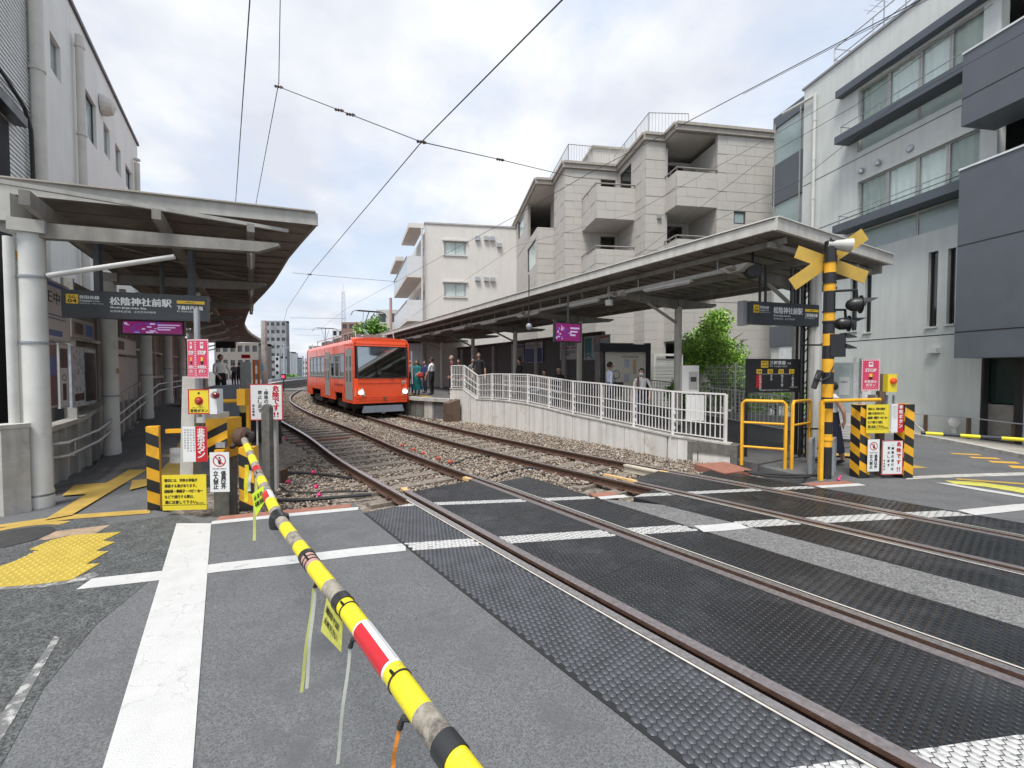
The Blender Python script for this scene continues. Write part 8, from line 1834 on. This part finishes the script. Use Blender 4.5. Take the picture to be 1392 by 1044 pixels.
    if skirt:
        q = MB(); prof = [(0.082, .50), (.078, .57), (.070, .62)] if False else None; q.lathe(loc, [(.155 * h, .17 * h), (.135 * h, .30 * h), (.105 * h, .45 * h), (.082 * h, .56 * h), (.070 * h, .62 * h)], 20); 
        o = MB(); n = 28; vs = []
        for r_, z in ((.16, .15), (.145, .25), (.12, .38), (.098, .50), (.083, .58), (.076, .63)):
            for j in range(n): a = 2 * math.pi * j / n; rr = r_ * (1 + .05 * math.sin(a * 7) * (.65 - z)); vs.append(loc + (rt * math.cos(a) * rr + fw * math.sin(a) * rr * .82 + UP * z) * h)
        o.add(vs, [(i * n + j, i * n + (j + 1) % n, (i + 1) * n + (j + 1) % n, (i + 1) * n + j) for i in range(5) for j in range(n)]); o.build('skirt', skirt, t, smooth=True)
    return t
def at_px(px, Y, z): return Vector(((px - 696) / F * Y, Y, z))
deg = math.radians
wsh = cloth('white shirt', (.72, .73, .76)); navy = cloth('navy', (.018, .022, .05)); blk = cloth('black', (.015, .015, .018)); tealc = cloth('teal', (.01, .17, .19)); maroon = cloth('maroon', (.12, .03, .04)); pblue_ = cloth('pale blue shirt', (.55, .60, .70)); greyc = cloth('grey', (.15, .15, .16))
person(at_px(829, 12.7, surf(6)), deg(10), 1.66, 'man in pale blue shirt and dark trousers walking down the right ramp in profile', pblue_, navy, sleeve='long', stride=.06, arms=((.02, 0), (-.03, .01)))
q = MB(); c = at_px(839, 12.5, 1.05); q.cbox(c, (1, .2), .12, .32, .42); q.tube([c + Vector((-.05, 0, .42)), c + Vector((-.14, .05, .75)), c + Vector((-.2, .1, .42))], .012, 6); o = q.build('shoulder_bag', blk); tag(o, 'black shoulder bag at the hip of the man in pale blue', 'bag')
t = person(at_px(872, 11.7, surf(5) - .02), deg(-110), 1.56, 'woman in a white blouse and face mask walking down the right ramp', cloth('white blouse', (.70, .68, .67)), navy, sleeve='short', mask=True, stride=.07, arms=((.03, .05), (0, .01)), elbows=((.06, .06), (0, 0)))
q = MB(); c = at_px(872, 11.7, surf(5)); q.obb(c + Vector((-.10, -.13, .92)), Vector((-.04, .01, .0)), Vector((0, .04, 0)), UP * .36); o = q.build('bag_strap', cloth('brown strap', (.10, .04, .03))); tag(o, 'brown bag strap over the shoulder of the masked woman', 'bag strap')
person(at_px(567, 19.6, PH), deg(-105), 1.62, 'woman in a long teal dress waiting on the right platform beside the tram', tealc, tealc, sleeve='short', skirt=tealc, long_hair=True, arms=((.05, .0), (.05, 0)), elbows=((.07, .12), (.07, .12)))
q = MB(); c = at_px(571.5, 19.3, PH + .78); q.lathe(c, [(.10, 0), (.15, .08), (.12, .2), (.05, .24)], 12); o = q.build('handbag', cloth('red bag', (.35, .03, .03)), smooth=True); tag(o, 'red handbag held by the woman in the teal dress', 'bag')
person(at_px(587, 19.4, PH), deg(160), 1.72, 'man in white shirt and black trousers waiting on the right platform near the tram', wsh, blk, sleeve='short', arms=((.03, .0), (.0, 0)), elbows=((.05, .04), (0, 0)))
person(at_px(558, 20.4, PH), deg(-80), 1.66, 'person half hidden at the right edge of the tram front', greyc, navy)
person(at_px(578, 21.0, PH), deg(-140), 1.62, 'person in dark blue standing behind the man in the white shirt', cloth('deep blue', (.03, .04, .15)), navy)
person(at_px(614, 18.6, PH + .08), deg(-160), 1.70, 'grey haired person in a dark maroon coat at the top of the ramp', maroon, blk, hair=M('grey hair', (.30, .22, .18), .7), sleeve='long')
person(at_px(624, 19.8, PH), deg(-120), 1.66, 'person in black standing right of the grey haired person', blk, blk, sleeve='long')
person(at_px(651, 17.3, PH + .10), deg(-95), 1.76, 'young man in a loose black T shirt standing behind the ramp fence', blk, blk, sleeve='short', arms=((.01, .025), (.01, .02)))
person(at_px(643, 18.6, PH), deg(-70), 1.68, 'person in dark clothes just left of the man in the black T shirt', greyc, blk, sleeve='long')
person(at_px(706, 17.0, PH), deg(-150), 1.60, 'person in black standing far back behind the third canopy post', blk, blk, sleeve='long')
person(at_px(740, 15.9, PH - .05), deg(-120), 1.62, 'seated person in brown in front of the blue poster', cloth('brown', (.10, .05, .04)), blk, sit=True, sleeve='long')
person(at_px(759.5, 15.4, PH - .0), deg(-110), 1.70, 'seated person in a black top right of the person in brown', blk, greyc, sit=True, sleeve='long')
t = thing('bench', at_px(750, 16.0, PH), 'low dark bench under the posters on the right platform', 'bench'); c = at_px(750, 16.1, PH - .02); q = MB(); q.cbox(c + UP * .38, wR, .4, 1.6, .06); q.build('seat', greysteel, t)
for d_ in (-.6, .6): q = MB(); q.cbox(c + wR * d_, wR, .3, .05, .38); q.build('leg', greysteel, t)
person(at_px(300, 14.2, PH), deg(-35), 1.66, 'person in a loose white top and dark cap on the left platform', cloth('cream top', (.80, .77, .73)), blk, sleeve='long', arms=((.05, .03), (.05, .02)), elbows=((.08, .10), (.08, .10)))
person(at_px(318, 30, PH), deg(-90), 1.68, 'person in dark clothes far along the left platform, left of two', greyc, navy, sleeve='long')
person(at_px(325, 30.5, PH), deg(150), 1.70, 'person in a dark suit far along the left platform, right of two', navy, navy, sleeve='long')
person(at_px(1132, 8.3, 0.02), deg(165), 1.60, 'person in a navy skirt hurrying past behind the signal pole', wsh, navy, sleeve='none', skirt=navy, stride=.10, arms=((-.05, .05), (-.07, .03)), elbows=((-.04, .05), (-.06, .05)), bottom_skin=True, head_turn=.3)

# ------------------------------------------------------------ vegetation
leafs = [M('leaf light green', (.34, .56, .09), .55, var=.3, scale=6), M('leaf mid green', (.18, .36, .05), .55, var=.3, scale=6), M('leaf deep green', (.08, .19, .03), .6, var=.3, scale=6)]
def foliage(name, c, rad, n, size, parent, mats=leafs, clumps=22, seed=1, w=(.3, .4, .3)):
    r_ = np.random.default_rng(seed); c = np.array(c, float); rad = np.array(rad, float)
    cd = r_.normal(size=(clumps, 3)); cd /= np.linalg.norm(cd, axis=1)[:, None]; cc = cd * (r_.random((clumps, 1))**.35) * .72; cr_ = r_.uniform(.22, .42, clumps)
    k = r_.integers(0, clumps, n); d = r_.normal(size=(n, 3)); d /= np.linalg.norm(d, axis=1)[:, None]; P = cc[k] + d * cr_[k][:, None] * r_.random((n, 1))**.4
    P = P * rad + c; a = r_.normal(size=(n, 3)); a /= np.linalg.norm(a, axis=1)[:, None]; b = np.cross(a, r_.normal(size=(n, 3))); b /= np.linalg.norm(b, axis=1)[:, None]
    s = size * r_.uniform(.6, 1.3, (n, 1)); V = np.stack([P - a * s, P + b * s * .42, P + a * s, P - b * s * .42], 1).reshape(-1, 3)
    o = np_mesh(name, V - np.array(WL[parent]), np.arange(n * 4).reshape(n, 4), mats, None, r_.choice(len(mats), n, p=w)[:]); o.parent = parent; WL[o] = WL[parent].copy(); o['kind'] = 'stuff'; return o
def tree(p, h, rad, n, size, lab, name='tree', seed=1, trunk=.08, w=(.3, .4, .3), cz=.62):
    p = Vector(p); t = thing(name, p, lab, 'tree'); q = MB(); q.tube([p, p + Vector((.03, .02, h * .3)), p + Vector((-.02, .03, h * .7))], trunk, 8, trunk * .4); tr = q.build('trunk', M('bark', (.10, .075, .05), .9, var=.3, scale=12, bump=.5), t, smooth=True)
    r_ = random.Random(seed)
    for i in range(7): a = r_.random() * 6.28; b = p + Vector((0, 0, h * (.25 + .06 * i))); q = MB(); q.tube([b, b + Vector((math.cos(a) * rad[0] * .4, math.sin(a) * rad[1] * .4, h * .12)), b + Vector((math.cos(a) * rad[0] * .6, math.sin(a) * rad[1] * .6, h * .16))], trunk * .4, 6, trunk * .1); q.build('limb', M('bark'), tr)
    foliage('crown', p + Vector((0, 0, h * cz)), rad, n, size, t, seed=seed, w=w); return t
tree(at_px(978, 14.6, 0), 4.0, (1.42, 1.1, 1.5), 13000, .06, 'bushy bright green tree behind the mesh fence of the right ramp', seed=5, w=(.58, .32, .10), cz=.67)
tree(at_px(1000, 14.3, 0), 2.0, (1.3, .7, .9), 5500, .06, 'dense low shrub filling the fence below the green tree', name='shrub', seed=6, w=(.2, .4, .4), cz=.5)
tree(at_px(1056, 14.0, 0), 2.1, (1.3, .6, .95), 4500, .06, 'low shrub behind the mesh fence right of the green tree', name='shrub', seed=11, w=(.4, .4, .2), cz=.5)
tree(at_px(940, 14.3, 0), 1.8, (1.0, .6, .85), 3500, .055, 'low shrub at the left foot of the green tree', name='shrub', seed=7, w=(.2, .4, .4), cz=.5)
tree(at_px(505, 46, 0), 7.9, (2.0, 1.8, 2.5), 5500, .16, 'dark green tree behind the tram roof', seed=8, trunk=.16, w=(.08, .37, .55), cz=.70)
for i, (px, Y, h_) in enumerate(((398, 60, 1.8), (404, 66, 1.4), (392, 62, 1.2))): tree(at_px(px, Y, -.2), h_, (1.4, 1.0, h_ * .5), 700, .16, f'small green shrub beside the distant tracks, {("middle", "right", "left")[i]} of three', name='shrub', seed=20 + i, trunk=.03, cz=.5)
# ------------------------------------------------------------ distant town
def simple_building(px0, px1, yt, Y, depth, mat, lab, floors=5, cols=3, ang=0.0, bal=False, winm=None):
    a, b_ = at_px(px0, Y, -.2), at_px(px1, Y, -.2); d = (b_ - a); w = d.length; d.normalize(); d = Vector((math.cos(ang) * d.x - math.sin(ang) * d.y, math.sin(ang) * d.x + math.cos(ang) * d.y, 0)); pl = Pl(a, d); H_ = A(px0, yt, Y).z
    t = thing('distant_building', a, lab, 'building'); mb = MB(); st = H_ / floors; ops = [(w * (j + .2) / cols, w * (j + .8) / cols, i * st + st * .35, i * st + st * .8) for i in range(floors) for j in range(cols)]
    wall(mb, pl, 0, w, -.2, H_, ops, th=.15); pl.box(mb, 0, .2, -.2, H_, -depth, -.151); pl.box(mb, w - .2, w, -.2, H_, -depth, -.151); pl.box(mb, 0, w, H_ - .3, H_ - .02, -depth, -.152); mb.build('wall', mat, t)
    for o in ops: q = MB(); pl.box(q, o[0] + .01, o[1] - .01, o[2] + .01, o[3] - .01, -.13, -.10); q.build('window', winm or darkglass, t)
    if bal:
        for i in range(1, floors): q = MB(); pl.box(q, w * .35, w + .9, i * st - .15, i * st + .9, .01, .9); q.build('balcony', mat, t)
    return t
grey1 = M('distant grey wall', (.33, .36, .39), .9, var=.1); grey2 = M('distant pale wall', (.60, .62, .64), .9, var=.1); brn = M('distant brown tile', (.24, .15, .12), .9, var=.12)
simple_building(361, 390, 436, 72, 1.0, M('weathered grey block', (.24, .25, .26), .9, var=.3, scale=.8), 'tall grey mid rise block seen past the far end of the left platform', 8, 4)
simple_building(374, 380, 484, 60, 2, grey2, 'narrow pale building in front of the grey mid rise block', 4, 1)
simple_building(385, 394, 478, 95, 3, grey2, 'small pale building along the distant tracks, right of the mid rise block', 4, 2)
simple_building(395, 405, 486, 120, 3, grey1, 'low grey building at the far end of the tracks', 3, 2)
simple_building(405, 420, 490, 130, 4, grey2, 'low pale building hidden behind the tail of the tram', 3, 3)
simple_building(465, 492, 438, 75, 14, brn, 'brown tiled building behind the tram roof', 6, 3)
simple_building(452, 468, 447, 82, 10, grey2, 'pale stepped building left of the brown one behind the tram', 5, 2)
simple_building(512, 545, 421, 52, 9, M('distant cream wall', (.50, .48, .45), .9, var=.06), 'small cream building between the dark tree and the white balconies', 4, 2)
simple_building(420, 452, 470, 110, 14, grey1, 'low grey building behind the tram pantograph', 4, 4)
simple_building(292, 352, 466, 55, 3, M('shop brown grey', (.22, .20, .18), .9), 'brown grey shop building seen under the far end of the left canopy', 3, 6)
for px, Y, yt, lab, m_, r_ in ((360, 26, 436, 'thick pale concrete pole at the far end of the left platform', conc, .17), (387, 52, 466, 'dark steel trackside pole beside the mid rise block', grey1, .14), (404, 70, 480, 'dark trackside pole farther down the line', grey1, .15), (412, 85, 484, 'thin dark pole close to the tail of the tram', grey1, .14), (381, 60, 474, 'slim pole left of the dark trackside pole', grey1, .10), (396, 90, 478, 'slim far utility pole between the two dark poles', grey1, .12), (532, 50, 405, 'pink and white striped chimney pipe beside the cream building', M('chimney pink', (.45, .28, .25), .8), .16), (415.5, 100, 487, 'farthest thin pole beside the tracks', grey1, .13)):
    q = MB(); p = at_px(px, Y, -.2); zt = A(px, yt, Y).z; q.tube([p, (p.x, p.y, zt)], r_, 8); q.bar((p.x - .7, p.y, zt - .6), (p.x + .7, p.y, zt - .6), .08, .08) if r_ < .16 and px != 532 else None; o = q.build('utility_pole', m_); tag(o, lab, 'pole')
t = thing('radio_tower', at_px(468, 120, 0), 'thin lattice radio tower far behind the tram', 'tower'); b_ = at_px(468, 120, 0); zt = A(468, 396, 120).z
for dx in (-.7, .7):
    for dy in (-.7, .7): q = MB(); q.bar(b_ + Vector((dx, dy, 0)), b_ + Vector((dx * .4, dy * .4, zt)), .06, .06); q.build('leg', grey1, t)
q = MB()
for i in range(14): z = zt * (.3 + .05 * i); s = .7 - .42 * z / zt; q.bar(b_ + Vector((-s, -s, z)), b_ + Vector((s, -s, z + 1)), .05, .05); q.bar(b_ + Vector((s, -s, z)), b_ + Vector((-s, -s, z + 1)), .05, .05)
o = q.build('lacing', grey1, t); o['kind'] = 'stuff'
q = MB(); q.tube([b_ + UP * zt, b_ + UP * (zt + 2)], .03, 6); q.build('mast', grey1, t)
# low wall, second crossing and lights at the far end of the tracks
q = MB(); pts = [NL.P(NL.sy(y), -2.2) for y in (44, 54, 70, 90)]; 
for a, c in zip(pts, pts[1:]): q.bar(a + UP * .4, c + UP * .4, .2, 1.2)
o = q.build('trackside_wall', grey1); tag(o, 'low grey wall along the distant curve of the tracks', 'wall')
q = MB(); q.prism([tuple(NL.at(NL.sy(y), t_)) for y, t_ in ((41, -4), (44.5, -4), (44.5, 6), (41, 6))], -.2, -.012); struct('road', q, M('far ground'), 'small road crossing the tracks in the distance')
for px, y, Y, m_, lab in ((385.5, 512, 40, EM('signal red', (.9, .02, .05), 3), 'red signal light beside the distant track'),):
    t = thing('signal', at_px(px, Y, 0), lab, 'signal'); c = A(px, y, Y); q = MB(); q.tube([(c.x, c.y, 0), (c.x, c.y, c.z)], .05, 6); q.build('post', black, t); q = MB(); q.cbox(c - UP * .25, (0, 1), .35, .2, .5); q.build('housing', black, t); q = MB(); q.lathe(c - Vector((0, .1, 0)), [(.12, 0), (.11, .03)], 10, (0, -1, 0)); q.build('lamp', m_, t)
# small signs and items at the far end of the left platform
t = thing('gate_frame', A(349, 560, 24), 'orange arch frame at the far end of the left platform', 'frame'); q = MB()
a, c = A(345.5, 520, 22), A(352, 520, 22); zt = A(348, 489, 22).z; q.tube([(a.x, 22, PH), (a.x, 22, zt), (c.x, 22, zt), (c.x, 22, PH)], .06, 8); q.build('tube', M('orange tube', (.6, .16, .03), .5), t)
p, w, h = rect(350, 358, 496, 504, 23); board('plate', tag(thing('direction_sign', p, 'small light blue sign by the pale pole on the left platform', 'sign'), None), p, FR, UP, w, h, .03, M('sky blue sign', (.15, .40, .55), .5))
p, w, h = rect(328, 339, 482, 487, 18); board('plate', thing('hanging_sign', p, 'small red sign hanging under the far left canopy', 'sign'), p, FR, UP, w, h, .05, signred)
p, w, h = rect(293, 318, 464, 473, 15); board('plate', thing('hanging_sign', p, 'small dark sign hanging under the left canopy behind the STOP placards', 'sign'), p, FR, UP, w, h, .08, black)
p, w, h = rect(327, 341, 492, 530, 24); board('plate', thing('notice_board', p, 'pale notice panel beyond the two distant people on the left platform', 'notice board'), p, FR, UP, w, h, .05, M('pale mint', (.45, .52, .52), .5))

# ------------------------------------------------------------ overhead wires
wire = M('overhead wire', (.05, .05, .055), .5)
def wire_(pts, r_, lab, name='overhead_wire'): q = MB(); q.tube(pts, r_, 6); o = q.build(name, wire); tag(o, lab, 'wire', 'overhead wires'); return o
zc = 5.0
wire_([G(770, -6, zc), G(573, 193, zc), G(421, 373, zc), G(390, 420, zc), G(383, 452, zc)], .0075, 'contact wire over the near track, the longest dark line across the sky')
wire_([G(1262, -6, zc), G(1060, 100, zc), G(800, 236, zc), G(698, 295, zc), G(605, 346, zc), G(535, 385, zc), G(470, 420, zc), G(436, 447, zc)], .0045, 'contact wire over the far track passing in front of the beige block')
wire_([G(340, -5, 6.5), G(320, 279, 6.5)], .008, 'dark feeder wire dropping behind the left canopy, left of two')
P = [A(381, -5, 7.5), A(379, 112, 7.6), A(347, 282, 12)]
wire_(P, .007, 'thin wire from the top of the picture to the left canopy, right of two')
S0 = A(379, 118, 7.6); S1_ = G(573, 193, zc + .05); S2 = A(680, 217, 7.6); S3 = A(780, 241, 10.5); S4 = A(830, 245, 19.5)
wire_([S0, S1_, S2, S3, S4], .007, 'span wire crossing above both tracks from the left insulator to the beige block')
t2 = A(421, 373, G(421, 373, zc).y)
wire_([A(398, 371, t2.y - .4), t2, A(480, 378, t2.y + .8), A(540, 383, t2.y + 1.5)], .006, 'short second span wire above the tram')
for y_, x0, x1, Y in ((432, 395, 470, 30), (447, 398, 440, 42), (455, 400, 436, 50)): wire_([A(x0, y_, Y), A(x1, y_ + 1, Y)], .012, f'faint distant span wire over the tracks, {("nearest", "middle", "farthest")[(432, 447, 455).index(y_)]} of three')
for pts, lab in (([A(1010, 128, 9), A(1170, 45, 6.5), A(1300, -20, 5)], 'thin dark cable in front of the roof railing of the grey building'), ([A(870, 345, 12), A(1045, 210, 9.5), A(1160, 145, 8), A(1350, 5, 6)], 'thin cable rising across the grey building, upper of two'), ([A(868, 350, 12), A(1088, 245, 9), A(1220, 140, 7.4), A(1400, 40, 5.5)], 'thin pale cable rising across the grey building, lower of two'), ([A(560, 430, 22), A(700, 335, 16), A(860, 290, 13), A(1050, 185, 10), A(1330, 20, 7)], 'faint cable crossing the beige block and the grey building')): wire_(pts, .0045, lab)
ins = M('insulator brown', (.08, .05, .045), .4)
for i, c in enumerate((S0, S1_, S0.lerp(S1_, .47), S0.lerp(S1_, .55), S2, t2)):
    t = thing('insulator', c, ['glass insulator where the span wire starts, top left of the sky', 'wire clamp where the span wire meets the near contact wire', 'insulator on the span wire, left one of the close pair', 'insulator on the span wire, right one of the close pair', 'insulator on the span wire right of the contact wire clamp', 'clamp of the second span wire over the near contact wire'][i], 'insulator', 'wire insulators'); q = MB(); d_ = Vector((1, .15, -.1)).normalized()
    q.lathe(c - d_ * .07, [(.012, 0), (.026, .02), (.012, .04), (.026, .06), (.012, .08), (.026, .10), (.012, .14)], 10, d_); q.build('insulator_body', ins, t)
